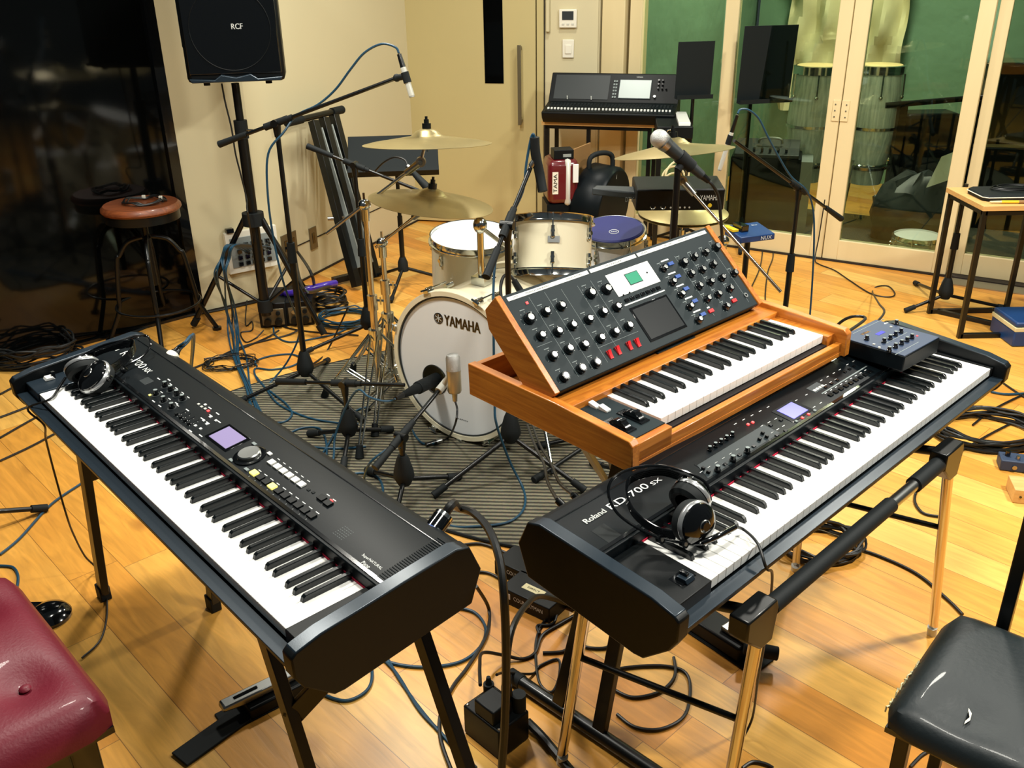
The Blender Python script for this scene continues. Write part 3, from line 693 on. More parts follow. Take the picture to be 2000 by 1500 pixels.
# header strips
hy = PH-.012
for a, b_ in ((.012, .262), (.268, .428), (.434, PWd-.01)): vbox('header_strip', (a+b_)/2, hy, b_-a, .010, .0006, 'print', b=.003)
def vtext(s_, x, y, w_, h_, m='print'): T.text(s_, PP((x, y)), PX, PY, w=w_, h=h_, m=m, ext=.0009)
for s_, x, w_ in (('LFO', .035, .014), ('MODULATION BUSSES', .1, .07), ('OSCILLATORS', .215, .05), ('VOYAGER', .348, .06), ('MIXER', .46, .022), ('FILTERS', .55, .03), ('ENVELOPES', .61, .04), ('OUTPUT', .68, .025)):
    vtext(s_, x, hy, w_, .004, 'panel')
VK = []
def vknob(u, v, r=.0095, big=False):
    q = LV(u, v+6, .004); c = PP((q.x, q.y, 0))
    sc_ = T.part('knob', MB().lathe([(0, 0), (r*1.12, 0), (r*1.1, .004), (r, .005), (r*.9, .013), (0, .013)], c, PZ, 12 if not big else 20), 'gloss')
    T.part('cap', MB().lathe([(r*.62, .0125), (r*.62, .0136), (0, .0138)], c, PZ, 16), 'steel', parent=sc_)
    a = random.uniform(-1.5, 1.5)
    T.part('pointer', MB().box((-.0006, r*.55, .013), (.0006, r*.95, .0136), Matrix.Translation(c) @ PM.to_3x3().to_4x4() @ Matrix.Rotation(a, 4, 'Z')), 'print', parent=sc_)
    for k in range(7):
        t_ = PI*1.25*(k/6)-PI*.125
        if r > .011 or k % 3 == 0:
            vbox('scale_mark', q.x+math.cos(t_)*r*1.55, q.y+math.sin(t_)*r*1.55, .0012, .0012, .0003, 'print', b=0)
    vbox('printed_mark', q.x-.002, q.y+r*2.0, .014, .0017, .0003, 'dimprint', b=0)
    VK.append(q)
Lk = [(1034, 616), (1066, 603), (1096, 592), (1057, 650), (1090, 642), (1118, 630), (1150, 618), (1178, 604), (1205, 594), (1154, 567), (1185, 559),
      (1080, 689), (1111, 676), (1141, 668), (1173, 655), (1201, 643), (1228, 631), (1102, 730), (1135, 714), (1164, 703)]
Rk = [(1297, 518), (1314, 545), (1331, 569), (1348, 593), (1365, 619), (1335, 507), (1356, 496), (1378, 487), (1399, 477), (1350, 529), (1372, 521), (1393, 511), (1366, 553), (1388, 545), (1410, 537), (1382, 578), (1403, 569), (1426, 558), (1434, 528), (1419, 593)]
for i, (u, v) in enumerate(Lk): vknob(u, v, .0125 if i in (0, 9, 10) else .0105)
for i, (u, v) in enumerate(Rk): vknob(u, v, .011 if i in (5, 8) else .009)
for (u, v) in ((1307, 516), (1321, 541), (1337, 565), (1354, 589), (1370, 615)):
    q = LV(u, v, .002); vbox('rocker_switch', q.x+.006, q.y, .018, .009, .004, 'blue'); vbox('printed_mark', q.x-.004, q.y+.014, .028, .004, .0004, 'print')
for (u, v) in ((1389, 607), (1434, 587)):
    q = LV(u, v, .002); vbox('rocker_switch', q.x, q.y, .017, .009, .004, 'red'); vbox('printed_mark', q.x, q.y+.011, .010, .004, .0004, 'print')
for (u, v) in ((1192, 692), (1208, 684), (1230, 675), (1246, 669)):
    q = LV(u, v, .003); sw = vbox('rocker_switch', q.x, q.y, .010, .021, .003, 'red'); T.part('rocker', MB().prism([(q.y-.0095, .003), (q.y+.0095, .003), (q.y+.0095, .009), (q.y, .005)], q.x-.0045, q.x+.0045, PM, 'x'), 'red', parent=sw)
q = LV(1029, 592); vbox('lamp', q.x, q.y, .006, .006, .002, 'redlit')
q = LV(1456, 577); T.part('jack', MB().cyl(PP((q.x, q.y, 0)), PP((q.x, q.y, .003)), .0065), 'steel'); T.part('jack_hole', MB().cyl(PP((q.x, q.y, .003)), PP((q.x, q.y, .0034)), .003), 'gloss')
a, b_ = LV(1196, 545), LV(1282, 557)
cs = [LV(u, v) for u, v in ((1181, 539), (1266, 512), (1290, 551), (1210, 582))]
cx, cy = sum(c.x for c in cs)/4, sum(c.y for c in cs)/4
wd = ((cs[1]-cs[0]).length+(cs[2]-cs[3]).length)/2; hh = ((cs[3]-cs[0]).length+(cs[2]-cs[1]).length)/2
sp = vbox('screen_plate', cx, cy+.002, wd, hh, .001, 'print'); q = LV(1237, 543)
vbox('display_frame', q.x, q.y, .046, .032, .0014, 'panel_grey', parent=sp); vbox('display', q.x, q.y, .042, .028, .002, 'lcd_green', parent=sp)
vtext('VOYAGER', q.x-.006, q.y+.025, .04, .005, 'panel')
for (u, v) in ((1263, 533), (1217, 577), (1229, 572)):
    q = LV(u, v); T.part('plate_button', MB().cyl(PP((q.x, q.y, .001)), PP((q.x, q.y, .0025)), .0022), 'gloss', parent=sp)
A, B = LV(1224, 587), LV(1285, 563)
for k in range(7):
    q = A+(B-A)*(k/6); vbox('button', q.x, q.y, .0125, .009, .003, 'gloss')
A, B = LV(1220, 597), LV(1298, 567); q = (A+B)/2; vbox('printed_bar', q.x, q.y, (B-A).length, .0035, .0005, 'print')
cs = [LV(u, v) for u, v in ((1228, 602), (1300, 576), (1342, 635), (1272, 672))]
cx, cy = sum(c.x for c in cs)/4, sum(c.y for c in cs)/4
wd = ((cs[1]-cs[0]).length+(cs[2]-cs[3]).length)/2; hh = ((cs[3]-cs[0]).length+(cs[2]-cs[1]).length)/2
tp = vbox('touch_surface', cx, cy, wd, hh, .0012, 'gloss', b=.001); vbox('touch_field', cx, cy, wd-.012, hh-.012, .0018, 'panel', parent=tp)
for u0, v0, u1, v1 in ((1036, 575, 1127, 742), (1066, 565, 1156, 728), (1097, 560, 1186, 713), (1126, 555, 1205, 680), (1153, 545, 1218, 652), (1328, 495, 1385, 623), (1351, 490, 1412, 616), (1373, 480, 1428, 595), (1395, 470, 1452, 596)):
    A, B = LV(u0, v0), LV(u1, v1); q = (A+B)/2; vbox('panel_line', (A.x+B.x)/2, q.y, .0007, (B-A).length*.95, .0003, 'dimprint', b=0)
A, B = LV(1048, 678), LV(1078, 667); vbox('panel_line', (A.x+B.x)/2, (A.y+B.y)/2, (B-A).length, .0007, .0003, 'dimprint', b=0)
A, B = LV(1168, 680), LV(1246, 647); vbox('panel_line', (A.x+B.x)/2, (A.y+B.y)/2, (B-A).length, .0007, .0003, 'dimprint', b=0)
# name plate on the top rail
q = VYK.L(1318, 672, .014)
npl = T.part('name_plate', MB().box((q.x-.07, q.y-.007, .012), (q.x+.07, q.y+.009, .0145)), 'voypanel', b=.001)
T.text('minimoog VOYAGER', (q.x-.022, q.y+.001, .0146), (1, 0, 0), (0, 1, 0), w=.075, h=.006, parent=npl)
T.text('BOB MOOG', (q.x+.045, q.y+.001, .0146), (1, 0, 0), (0, 1, 0), w=.03, h=.005, parent=npl)

# ------------------------------------------------------------------ rug and drum kit
rp_ = [(-.47, 2.68), (-.29, 2.53), (-.204, 2.465), (0, 2.374), (.35, 2.27), (.85, 2.42), (1.35, 2.85), (1.62, 3.35), (1.55, 3.8), (1.1, 4.1), (.4, 4.2), (-.25, 4.12), (-.79, 3.86), (-1.19, 3.56), (-1.27, 3.35), (-.9, 3.02)]
def smoothpoly(P, k=6):
    P = [Vector((a, b, 0)) for a, b in P]; Q = []; m = len(P)
    for i in range(m):
        p0, p1, p2, p3 = P[i-1], P[i], P[(i+1) % m], P[(i+2) % m]
        for j in range(k):
            t = j/k; t2 = t*t; t3 = t2*t; Q.append(.5*((2*p1)+(p2-p0)*t+(2*p0-5*p1+4*p2-p3)*t2+(3*p1-p0-3*p2+p3)*t3))
    return Q
rp2 = smoothpoly(rp_)
RT = Thing('rug', 'dark ribbed rug under the drum kit', 'rug')
RT.part('pile', MB().prism([(p.x, p.y) for p in rp2], .001, .009), 'rug')
RT.part('edging', MB().tube([(p.x, p.y, .006) for p in rp2], .0055, 6, 1, True), 'rubber')
RZ = .009
def lug(T, c, ax, out, L, m='chrome', par=None):
    ax = Vector(ax).normalized(); out = Vector(out).normalized(); c = Vector(c)
    o = T.part('lug', MB().cyl(c+out*.008-ax*L*.5, c+out*.008+ax*L*.5, .007, n=10).sphere(c+out*.006-ax*L*.5, .009, 10).cyl(c+out*.002, c+out*.018, .008, n=10), m, parent=par, world=True)
    return o
def drum(name, label, top, ax, R, H, nl=6, head='headwhite', shell='cream', hoop='chrome', badge=None, group=None, rod=True, ph=0.2):
    top = Vector(top); ax = Vector(ax).normalized()
    T = Thing(name, label, 'drum', loc=(top.x, top.y, 0), group=group)
    q = ax.to_track_quat('Z', 'Y'); X = q @ Vector((1, 0, 0)); Y = q @ Vector((0, 1, 0))
    T.part('shell', MB().lathe([(R, 0), (R, -H), (R-.006, -H), (R-.006, 0)], top, ax, 48), shell, world=True)
    T.part('head', MB().lathe([(0, .004), (R-.004, .004), (R+.002, 0), (R+.002, -.008)], top, ax, 48), head, world=True)
    T.part('bottom_head', MB().lathe([(0, -H-.004), (R-.004, -H-.004), (R+.002, -H)], top, ax, 48), 'headwhite', world=True)
    for nm, z in (('top_hoop', 0), ('bottom_hoop', -H)):
        s_ = 1 if z == 0 else -1
        T.part(nm, MB().lathe([(R+.003, z+s_*.012), (R+.008, z+s_*.013), (R+.006, z+s_*.008), (R+.006, z-s_*.010), (R+.013, z-s_*.013), (R+.013, z-s_*.017), (R+.002, z-s_*.015), (R+.003, z+s_*.012)], top, ax, 48), hoop, world=True)
    for i in range(nl):
        a = 2*PI*i/nl+ph; o_ = X*math.cos(a)+Y*math.sin(a)
        for z in (-.055, -H+.055):
            c = top+ax*z+o_*R; l = lug(T, c, ax, o_, .04)
            e = top+ax*(.002 if z > -.1 or z == -.055 else -H)+o_*(R+.01)
            T.part('tension_rod', MB().cyl(c+o_*.010, top+ax*(.008 if z == -.055 else -H-.008)+o_*(R+.010), .0032, n=8), hoop, parent=l, world=True)
    if badge:
        d = Vector(badge) - top; d -= ax*d.dot(ax); d.normalize(); sd = ax.cross(d)
        c = top-ax*H*.42+d*(R+.0015)
        T.part('badge', MB().add([c+sd*x+ax*y+d*dz*.003 for dz in (0, 1) for x, y in ((-.022, -.012), (.022, -.012), (.022, .012), (-.022, .012))], [(0,1,2,3),(4,5,6,7),(0,1,5,4),(1,2,6,5),(2,3,7,6),(3,0,4,7)]), 'steel', world=True)
    return T
# bass drum
ka = math.radians(35); kn = Vector((-math.sin(ka), -math.cos(ka), 0)); kp = Vector((math.cos(ka), -math.sin(ka), 0))
KC = Vector((-.203, 3.085, .298+RZ)); KR = .286; KD = .40
B = Thing('bass_drum', 'cream bass drum with black lettering on its ported front head', 'drum', loc=(KC.x, KC.y, 0))
B.part('shell', MB().lathe([(KR-.014, -.015), (KR-.014, -KD), (KR-.022, -KD), (KR-.022, -.015)], KC, kn, 64), 'cream', world=True)
pc = KC + kp*(-.105) + Z3*(-.075)           # port hole centre
PRr = .058
# front head with a round port: ring mesh between port circle and rim
mb = MB(); n = 72
for i in range(n):
    a = 2*PI*i/n; e = KC+kn*.001+(kp*math.cos(a)+Z3*math.sin(a))*(KR-.008)
    mb.v.append(e)
for i in range(n):
    a = 2*PI*i/n; mb.v.append(pc+kn*.001+(kp*math.cos(a)+Z3*math.sin(a))*PRr)
mb.f = [(i, (i+1) % n, n+(i+1) % n, n+i) for i in range(n)]
B.part('front_head', mb, 'head', world=True)
B.part('port_ring', MB().ring(pc+kn*.001, kn, PRr, .0022, 40, 6), 'darkgrey', world=True)
B.part('damper', MB().lathe([(0, -.2), (KR-.03, -.2)], KC, kn, 40), 'dark', world=True)
for z in (0, -KD):
    B.part('hoop', MB().lathe([(KR-.012, z+.012), (KR+.006, z+.012), (KR+.008, z+.008), (KR+.008, z-.022), (KR-.006, z-.024), (KR-.006, z-.002), (KR-.012, z+.004), (KR-.012, z+.012)], KC, kn, 72), 'cream', world=True, b=.001)
    B.part('head_rim', MB().ring(KC+kn*(z+.006), kn, KR-.016, .0032, 72, 6), 'darkgrey', world=True)
for i, a in enumerate([math.radians(q) for q in (112, 68, 20, -22, -62, -88, -112, 200, 160)]):
    o_ = kp*math.cos(a)+Z3*math.sin(a); t_ = kp*-math.sin(a)+Z3*math.cos(a); c = KC+o_*(KR+.010)
    cl = B.part('claw_hook', MB().box((-.012, -.007, -.02), (.012, .007, .016), fr(c, t_, o_)).cyl(c-kn*.02+o_*.008, c+kn*.014+o_*.008, .007, n=10), 'chrome', world=True, b=.002)
    B.part('tension_rod', MB().cyl(c+o_*.008, c+o_*.006-kn*.10, .0032, n=8).cyl(KC+o_*(KR+.001)-kn*.13, KC+o_*(KR+.001)-kn*.09, .009, n=10), 'chrome', parent=cl, world=True)
    B.part('t_handle', MB().cyl(c+o_*.008+kn*.022-t_*.017, c+o_*.008+kn*.022+t_*.017, .004, n=8), 'chrome', parent=cl, world=True)
tc_ = KC + Z3*.178 + kp*.020 + kn*.0012
B.text('YAMAHA', tc_+kp*.016, kp, Z3, w=.160, h=.040, m='gloss', world=True, ext=.0012, bold=.0017)
em = tc_ - kp*.092
lg = B.part('emblem', MB().ring(em+kn*.0008, kn, .0195, .0016, 36, 5).lathe([(0, 0), (.0165, 0), (.0165, .0008), (0, .0008)], em, kn, 30), 'gloss', world=True)
for k in range(6):
    a = PI/2+k*PI/3; d = kp*math.cos(a)+Z3*math.sin(a); s_ = d.cross(kn)
    B.part('emblem_spoke', MB().add([em+kn*.0012+d*.001+s_*.0012, em+kn*.0012+d*.001-s_*.0012, em+kn*.0012+d*.015-s_*.0012, em+kn*.0012+d*.015+s_*.0012], [(0,1,2,3)]), 'print', parent=lg, world=True)
B.text('REMO', KC-Z3*.21+kn*.0015+kp*.02, kp, Z3, w=.05, h=.005, m='gloss', world=True)
for s_ in (1, -1):
    a0_ = KC-kn*.12+kp*s_*(KR-.01)-Z3*.06; ft = Vector((a0_.x, a0_.y, 0))+kp*s_*.17+kn*.16+Z3*(RZ+.01)
    sp = B.part('spur', MB().cyl(a0_, a0_+(ft-a0_)*.5, .0095, n=12).cyl(a0_, ft, .0065, n=12).cyl(a0_-Z3*.02, a0_+Z3*.02, .02, n=14), 'chrome', world=True)
    B.part('spur_tip', MB().cyl(ft+(a0_-ft)*.08, ft, .010, .008, n=12), 'rubber', parent=sp, world=True)
# tom holder on the bass drum
hb_ = KC-kn*.17+Z3*(KR-.012)
th = AY(955, 495, hb_.y)
P_ = B.part('tom_mount', MB().box((-.03, -.025, 0), (.03, .025, .03), fr(hb_, kp, -kn)).cyl(hb_, (hb_.x, hb_.y, .80), .0125, n=16).cyl((hb_.x, hb_.y, .56), (hb_.x, hb_.y, .60), .023, n=16).sphere((hb_.x, hb_.y, .80), .026, 14, (1, 1, 1.2)), 'chrome', world=True)
rt_c = AY(1078, 482, 3.42); rax = Vector((.03, .36, .93)).normalized()
B.part('tom_arm', MB().cyl((hb_.x, hb_.y, .58), (hb_.x+.05, hb_.y+.02, .60), .011, n=12).cyl((hb_.x, hb_.y, .795), rt_c-Vector((.17, 0, .0)), .008, n=12), 'chrome', parent=P_, world=True)
drum('rack_tom', 'cream rack tom with a chrome badge above the bass drum', rt_c+rax*.10, rax, .152, .205, 6, badge=(rt_c.x-.05, 0, rt_c.z), ph=PI/6+.05)
ftc = AY(922, 463, 3.82); fax = Vector((.03, -.10, .99)).normalized()
FT = drum('floor_tom', 'cream floor tom with a white head left of the chrome tom holder', ftc, fax, .174, .38, 6, badge=None, ph=.5)
for a in (2.6, 4.9, .6):
    o_ = Vector((math.cos(a), math.sin(a), 0)); lp = ftc+o_*.20
    lg = FT.part('leg', MB().cyl((lp.x, lp.y, ftc.z-.12), (lp.x, lp.y, .05), .006, n=10).tube([(lp.x, lp.y, .06), (lp.x+o_.x*.01, lp.y+o_.y*.01, .04), (lp.x+o_.x*.05, lp.y+o_.y*.05, .012)], .006, 8), 'chrome', world=True)
    FT.part('leg_bracket', MB().box((-.012, -.02, -.03), (.012, .006, .03), fr(ftc+o_*.182-Z3*.17, Vector((-o_.y, o_.x, 0)), o_)), 'chrome', parent=lg, world=True, b=.002)
st_c = AY(1197, 452, 4.02); sax = Vector((-.05, -.16, .98)).normalized()
SN = drum('snare_drum', 'white-shelled drum covered by a deep blue practice pad behind the rack tom', st_c, sax, .140, .13, 6, shell='headwhite', head='headwhite')
q = sax.to_track_quat('Z', 'Y')
pd = SN.part('practice_pad', MB().lathe([(0, .020), (.132, .018), (.138, .012), (.138, .006), (0, .005)], st_c, sax, 48), 'bluehead', world=True)
SN.part('pad_emblem', MB().ring(st_c+sax*.0195+Vector((.0, -.045, -.007)), sax, .021, .0012, 32, 4), 'print', parent=pd, world=True)
SN.text('AHEAD', st_c+sax*.0205+Vector((.0, -.045, -.0075)), (1, 0, .05), Vector((0, 1, .16)), w=.028, h=.010, world=True, parent=pd)
SN.part('snare_stand', MB().cyl((st_c.x, st_c.y, st_c.z-.15), (st_c.x, st_c.y, .25), .012).cyl((st_c.x, st_c.y, .3), (st_c.x-.2, st_c.y-.1, RZ+.01), .008).cyl((st_c.x, st_c.y, .3), (st_c.x+.2, st_c.y-.1, RZ+.01), .008).cyl((st_c.x, st_c.y, .3), (st_c.x, st_c.y+.2, .01), .008), 'chrome', world=True)

def cymbal(name, label, c, ax, R, stem, group=None, m='brass'):
    c = Vector(c); ax = Vector(ax).normalized(); T = Thing(name, label, 'cymbal', loc=c, group=group)
    pr = [(.006, .030), (.02, .029), (.04, .021), (.052, .009), (.06, .004), (R*.55, -.006), (R*.85, -.016), (R, -.024), (R, -.0252), (R*.85, -.0175), (R*.55, -.0075), (.06, .0025), (.04, .0195), (.02, .0275), (.006, .0285)]
    T.part('bow', MB().lathe(pr, c, ax, 64), m, world=True)
    T.part('felt', MB().cyl(c+ax*.030, c+ax*.048, .016, n=18), 'blackmetal', world=True)
    T.part('wing_nut', MB().cyl(c+ax*.048, c+ax*.062, .009, n=12).cyl(c+ax*.060, c+ax*.072, .005, n=10), 'blackmetal', world=True)
    T.part('stem', MB().cyl(c-ax*stem, c+ax*.05, .0045, n=10), 'chrome', world=True)
    return T
c1 = AY(834, 268, 3.35); c2 = AY(843, 384, 3.32); c3 = AY(1316, 285, 3.35)
cymbal('crash_cymbal', 'highest crash cymbal at the left, nearly edge-on, above the lower crash', c1, (.0, .10, .99), .232, .05)
cymbal('crash_cymbal', 'lower crash cymbal at the left, tipped down to the right', c2, (.13, .03, .985), .228, .04)
cymbal('crash_cymbal', 'crash cymbal behind the vocal microphone, seen edge-on', c3, (-.09, .13, .98), .215, .05)
hh = AY(1335, 404, 3.85)
HH = cymbal('hi_hat', 'hi-hat cymbal pair beneath the black electronic percussion unit', hh, (.0, -.03, 1), .19, .06)
HH.part('bottom_cymbal', MB().lathe([(.01, -.075), (.05, -.062), (.19, -.034), (.19, -.0355), (.05, -.064)], hh, (0, -.03, 1), 56), 'brass', world=True)
HH.part('rod', MB().cyl(hh-Z3*.2, hh+Z3*.18, .003, n=8).cyl((hh.x, hh.y, .03), hh-Z3*.1, .011, n=12), 'chrome', world=True)
for a in (.4, 2.5, 4.6): HH.part('leg', MB().cyl((hh.x, hh.y, .28), (hh.x+.26*math.cos(a), hh.y+.26*math.sin(a), .012), .008, n=10), 'chrome', world=True)

def cymstand(name, label, base, clampz, bA, bB, feet, tilt_c, r=.0125):
    base = Vector(base); T = Thing(name, label, 'cymbal stand', loc=(base.x, base.y, 0))
    T.part('lower_tube', MB().cyl((base.x, base.y, .04), (base.x, base.y, .46), .0145, n=16).cyl((base.x, base.y, .44), (base.x, base.y, .50), .020, n=16), 'warmchrome', world=True)
    T.part('upper_tube', MB().cyl((base.x, base.y, .46), (base.x, base.y, clampz-.02), .0105, n=16), 'warmchrome', world=True)
    T.part('wing_bolt', MB().cyl((base.x, base.y, .48), (base.x+.045, base.y-.01, .48), .005, n=8).box((base.x+.03, base.y-.014, .465), (base.x+.036, base.y-.006, .495)), 'chrome', world=True)
    cl = Vector((base.x, base.y, clampz))
    T.part('clamp', MB().sphere(cl, .024, 16, (1, 1, .9)).cyl(cl-Z3*.06, cl-Z3*.015, .016, n=14).box(tuple(cl+Vector((-.004, -.004, .02))), tuple(cl+Vector((.004, .004, .045)))), 'chrome', world=True)
    T.part('boom', MB().cyl(bA, bB, .006, n=12), 'warmchrome', world=True)
    if tilt_c is not None:
        tl = T.part('tilter', MB().cyl(bB-Vector((0, .012, 0)), bB+Vector((0, .012, 0)), .018, n=18).cyl(bB, bB+(tilt_c-bB)*.9, .006, n=10).cyl(bB+(Vector(bA)-bB).normalized()*.07, bB, .012, .014, n=14), 'steel', world=True)
        T.part('tilter_knob', MB().cyl(bB+Vector((.0, -.012, .0)), bB+Vector((.0, -.022, .0)), .009, n=14), 'chrome', parent=tl, world=True)
    hub = Vector((base.x, base.y, .34)); lowh = Vector((base.x, base.y, .10))
    for f in feet:
        f = Vector(f); d = Vector((f.x-hub.x, f.y-hub.y, 0)).normalized(); s_ = Vector((-d.y, d.x, 0))
        lg = T.part('leg', MB().cyl(hub+s_*.014+d*.02, f+s_*.005+Z3*.02, .0042, n=8).cyl(hub-s_*.014+d*.02, f-s_*.005+Z3*.02, .0042, n=8).cyl(lowh+s_*.008, hub+(f-hub)*.55+s_*.01, .004, n=8).cyl(lowh-s_*.008, hub+(f-hub)*.55-s_*.01, .004, n=8), 'chrome', world=True)
        T.part('rubber_foot', MB().cyl(f+Z3*.045-d*.012, f+Z3*.0+d*.006, .012, .017, n=14), 'rubber', parent=lg, world=True)
    T.part('leg_collar', MB().cyl(hub-Z3*.02, hub+Z3*.02, .026, n=16), 'chrome', world=True); T.part('brace_collar', MB().cyl(lowh-Z3*.015, lowh+Z3*.015, .022, n=16), 'chrome', world=True)
    return T
b1 = G(745, 800, RZ); cz1 = ONV(708, 400, b1)
cl1 = Vector((b1.x, b1.y, cz1)); e1 = AY(822, 316, 3.35)
cymstand('cymbal_stand', 'chrome boom stand carrying the highest crash cymbal', b1, cz1, cl1-(e1-cl1)*.70, e1, [G(703, 893, RZ), b1+Vector((.22, .16, RZ*0)), b1+Vector((-.25, .13, 0))], c1)
b2 = G(768, 762, RZ); cz2 = ONV(738, 474, b2); cl2 = Vector((b2.x, b2.y, cz2)); e2 = AY(826, 410, 3.33)
cymstand('cymbal_stand', 'chrome boom stand carrying the lower crash cymbal', b2, cz2, cl2-(e2-cl2)*.16, e2, [G(733, 850, RZ), b2+Vector((.2, .2, 0)), b2+Vector((-.2, .2, 0))], c2)
b3 = Vector((.76, 3.32, RZ)); q = AY(1412, 470, 3.32); b3.x = q.x; cl3 = q; e3 = AY(1332, 352, 3.38); a3 = AY(1525, 570, 3.2)
cymstand('cymbal_stand', 'chrome boom stand with a long silver arm in front of the blue pedal', b3, q.z, a3, e3, [b3+Vector((.25, -.1, 0)), b3+Vector((-.2, -.15, 0)), b3+Vector((0, .27, 0))], c3)
d_ = (e3-a3).normalized()
o = MB().cyl(a3, a3+d_*.10, .0085, n=12); single_arm = None

# ------------------------------------------------------------------ microphone stands
def micstand(name, label, base, ztop, feet, F=None, kback=.5, hub=.16, grip=.12, r=.010, group=None, z0=0.0, thick=.009):
    base = Vector((base[0], base[1], z0)); T = Thing(name, label, 'microphone stand', loc=base, group=group)
    T.part('pole', MB().cyl((base.x, base.y, hub-.05), (base.x, base.y, max(hub+.05, ztop*.55)), r*1.25, n=14).cyl((base.x, base.y, ztop*.5), (base.x, base.y, ztop), r*.95, n=14), 'blackmetal', world=True)
    if ztop > .6: T.part('height_clutch', MB().cyl((base.x, base.y, ztop*.55-.03), (base.x, base.y, ztop*.55+.05), r*1.9, r*1.6, n=14), 'rubber', world=True)
    T.part('hub', MB().lathe([(0, -.055), (.022, -.05), (.036, -.02), (.034, .0), (.022, .045), (r*1.5, .06), (0, .06)], (base.x, base.y, hub), (0, 0, 1), 18), 'rubber', world=True)
    for f in feet:
        f = Vector(f); h = Vector((base.x, base.y, hub-.03)); d = (f-h).normalized()
        lg = T.part('leg', MB().cyl(h+d*.02, f-d*.03, .0085, n=12), 'blackmetal', world=True)
        T.part('rubber_foot', MB().cyl(f-d*.055, f, .0125, .0135, n=14), 'rubber', parent=lg, world=True, b=.002)
    if F is not None:
        top = Vector((base.x, base.y, ztop)); F = Vector(F); A = top-(F-top)*kback; d = (F-A).normalized()
        bm_ = T.part('boom', MB().cyl(A, F, thick*.8, n=14), 'blackmetal', world=True)
        T.part('boom_clutch', MB().cyl(top-d*.05, top+d*.05, thick*1.5, n=14).cyl(top+d*.05, top+d*.07, thick*1.2, n=14), 'rubber', parent=bm_, world=True)
        T.part('grip', MB().cyl(A-d*.005, A+d*grip, thick*1.5, thick*1.2, n=14), 'rubber', parent=bm_, world=True)
        T.part('swivel', MB().cyl(top-Z3*.05, top, .012, .017, n=14).cyl(top+d.cross(Z3).normalized()*-.022, top+d.cross(Z3).normalized()*.022, .014, n=14), 'blackmetal', world=True)
        return T, A, F, d
    return T
def cable(pts, m, r, label, cat='cable', name='cable', sm=6):
    return single(name, MB().tube(pts, r, 8, sm), m, label, cat)
# left overhead stand with a silver pencil microphone
bA_ = G(603, 775, 0); zA = ONV(545, 240, bA_)
FA = AY(775, 152, 3.40)
feet = [G(458, 788, .015), G(712, 822, .02), bA_+Vector((.02, .36, .015))]
MA, A_, F_, dA = micstand('microphone_stand', 'black boom stand at the left holding a silver overhead microphone', bA_, zA, feet, FA, .50, hub=.15)
def pencilmic(name, label, top, bot, m='pearl', r=.0105, clipat=.5, conn='blackmetal', grp=None):
    T = Thing(name, label, 'microphone', loc=bot, group=grp); d = (Vector(bot)-Vector(top)); L = d.length; d.normalize(); top = Vector(top)
    T.part('body', MB().cyl(top+d*L*.32, Vector(bot)-d*.004, r, n=16), m, world=True, b=.001)
    T.part('capsule', MB().cyl(Vector(bot)-d*.006, bot, r*.9, n=16), 'mesh', world=True)
    T.part('connector', MB().cyl(top+d*L*.02, top+d*L*.33, r*.75, r*.95, n=14), conn, world=True)
    c = top+d*L*clipat; T.part('clip', MB().cyl(c-d*.018, c+d*.018, r*1.35, n=14), 'rubber', world=True)
    return T
mt, mbm = AY(779, 104, 3.39), AY(805, 190, 3.36)
pencilmic('overhead_microphone', 'silver pencil microphone on the left boom pointing down at the crash', mt, mbm, clipat=.55)
MA.part('joint', MB().cyl(FA, mt+(mbm-mt)*.52, .011, n=12).sphere(FA, .014, 12), 'rubber', world=True)
PC = lambda L_: [AY(u, v, y) for u, v, y in L_]
cable([mt]+PC([(772, 92, 3.4), (745, 86, 3.42), (712, 103, 3.44), (685, 135, 3.46), (655, 175, 3.48), (620, 205, 3.49), (580, 225, 3.5)])+[Vector((bA_.x+.03, bA_.y-.03, zA-.03)), AY(524, 300, 3.46), AY(523, 380, 3.46), AY(535, 470, 3.46), AY(556, 560, 3.46), G(585, 640, .25), G(565, 700, .1), G(530, 745, .01), G(500, 775, .008)], 'cablue', .0042, 'teal cable arcing from the silver overhead microphone to the floor')
# tom microphone stand behind the leaning stand
bB_ = G(722, 672, 0); zB = ONV(690, 322, bB_)
FB = AY(818, 372, 4.02)
MBs, _, _, dB = micstand('microphone_stand', 'black boom stand between the leaning folded stand and the chrome cymbal stands', bB_, zB, [G(590, 690, .012), bB_+Vector((.28, .12, .012)), bB_+Vector((.1, -.26, .012))], FB, .72, hub=.13)
q0, q1 = AY(796, 325, 3.98), AY(836, 368, 3.9)
T = Thing('tom_microphone', 'black tom microphone with a silver collar above the lower crash', 'microphone', loc=q1)
T.part('body', MB().cyl(q0+(q1-q0)*.2, q1, .011, .019, n=16), 'rubber', world=True); T.part('collar', MB().cyl(q0, q0+(q1-q0)*.25, .0115, n=16), 'steel', world=True)
T.part('clip', MB().tube([FB, AY(822, 380, 4.0), q1], .008, 8, 2), 'rubber', world=True)
cable([q0]+PC([(790, 312, 4), (770, 307, 4.02), (748, 318, 4.05), (732, 335, 4.1)]), 'cablack', .004, 'short black cable looping behind the tom microphone')
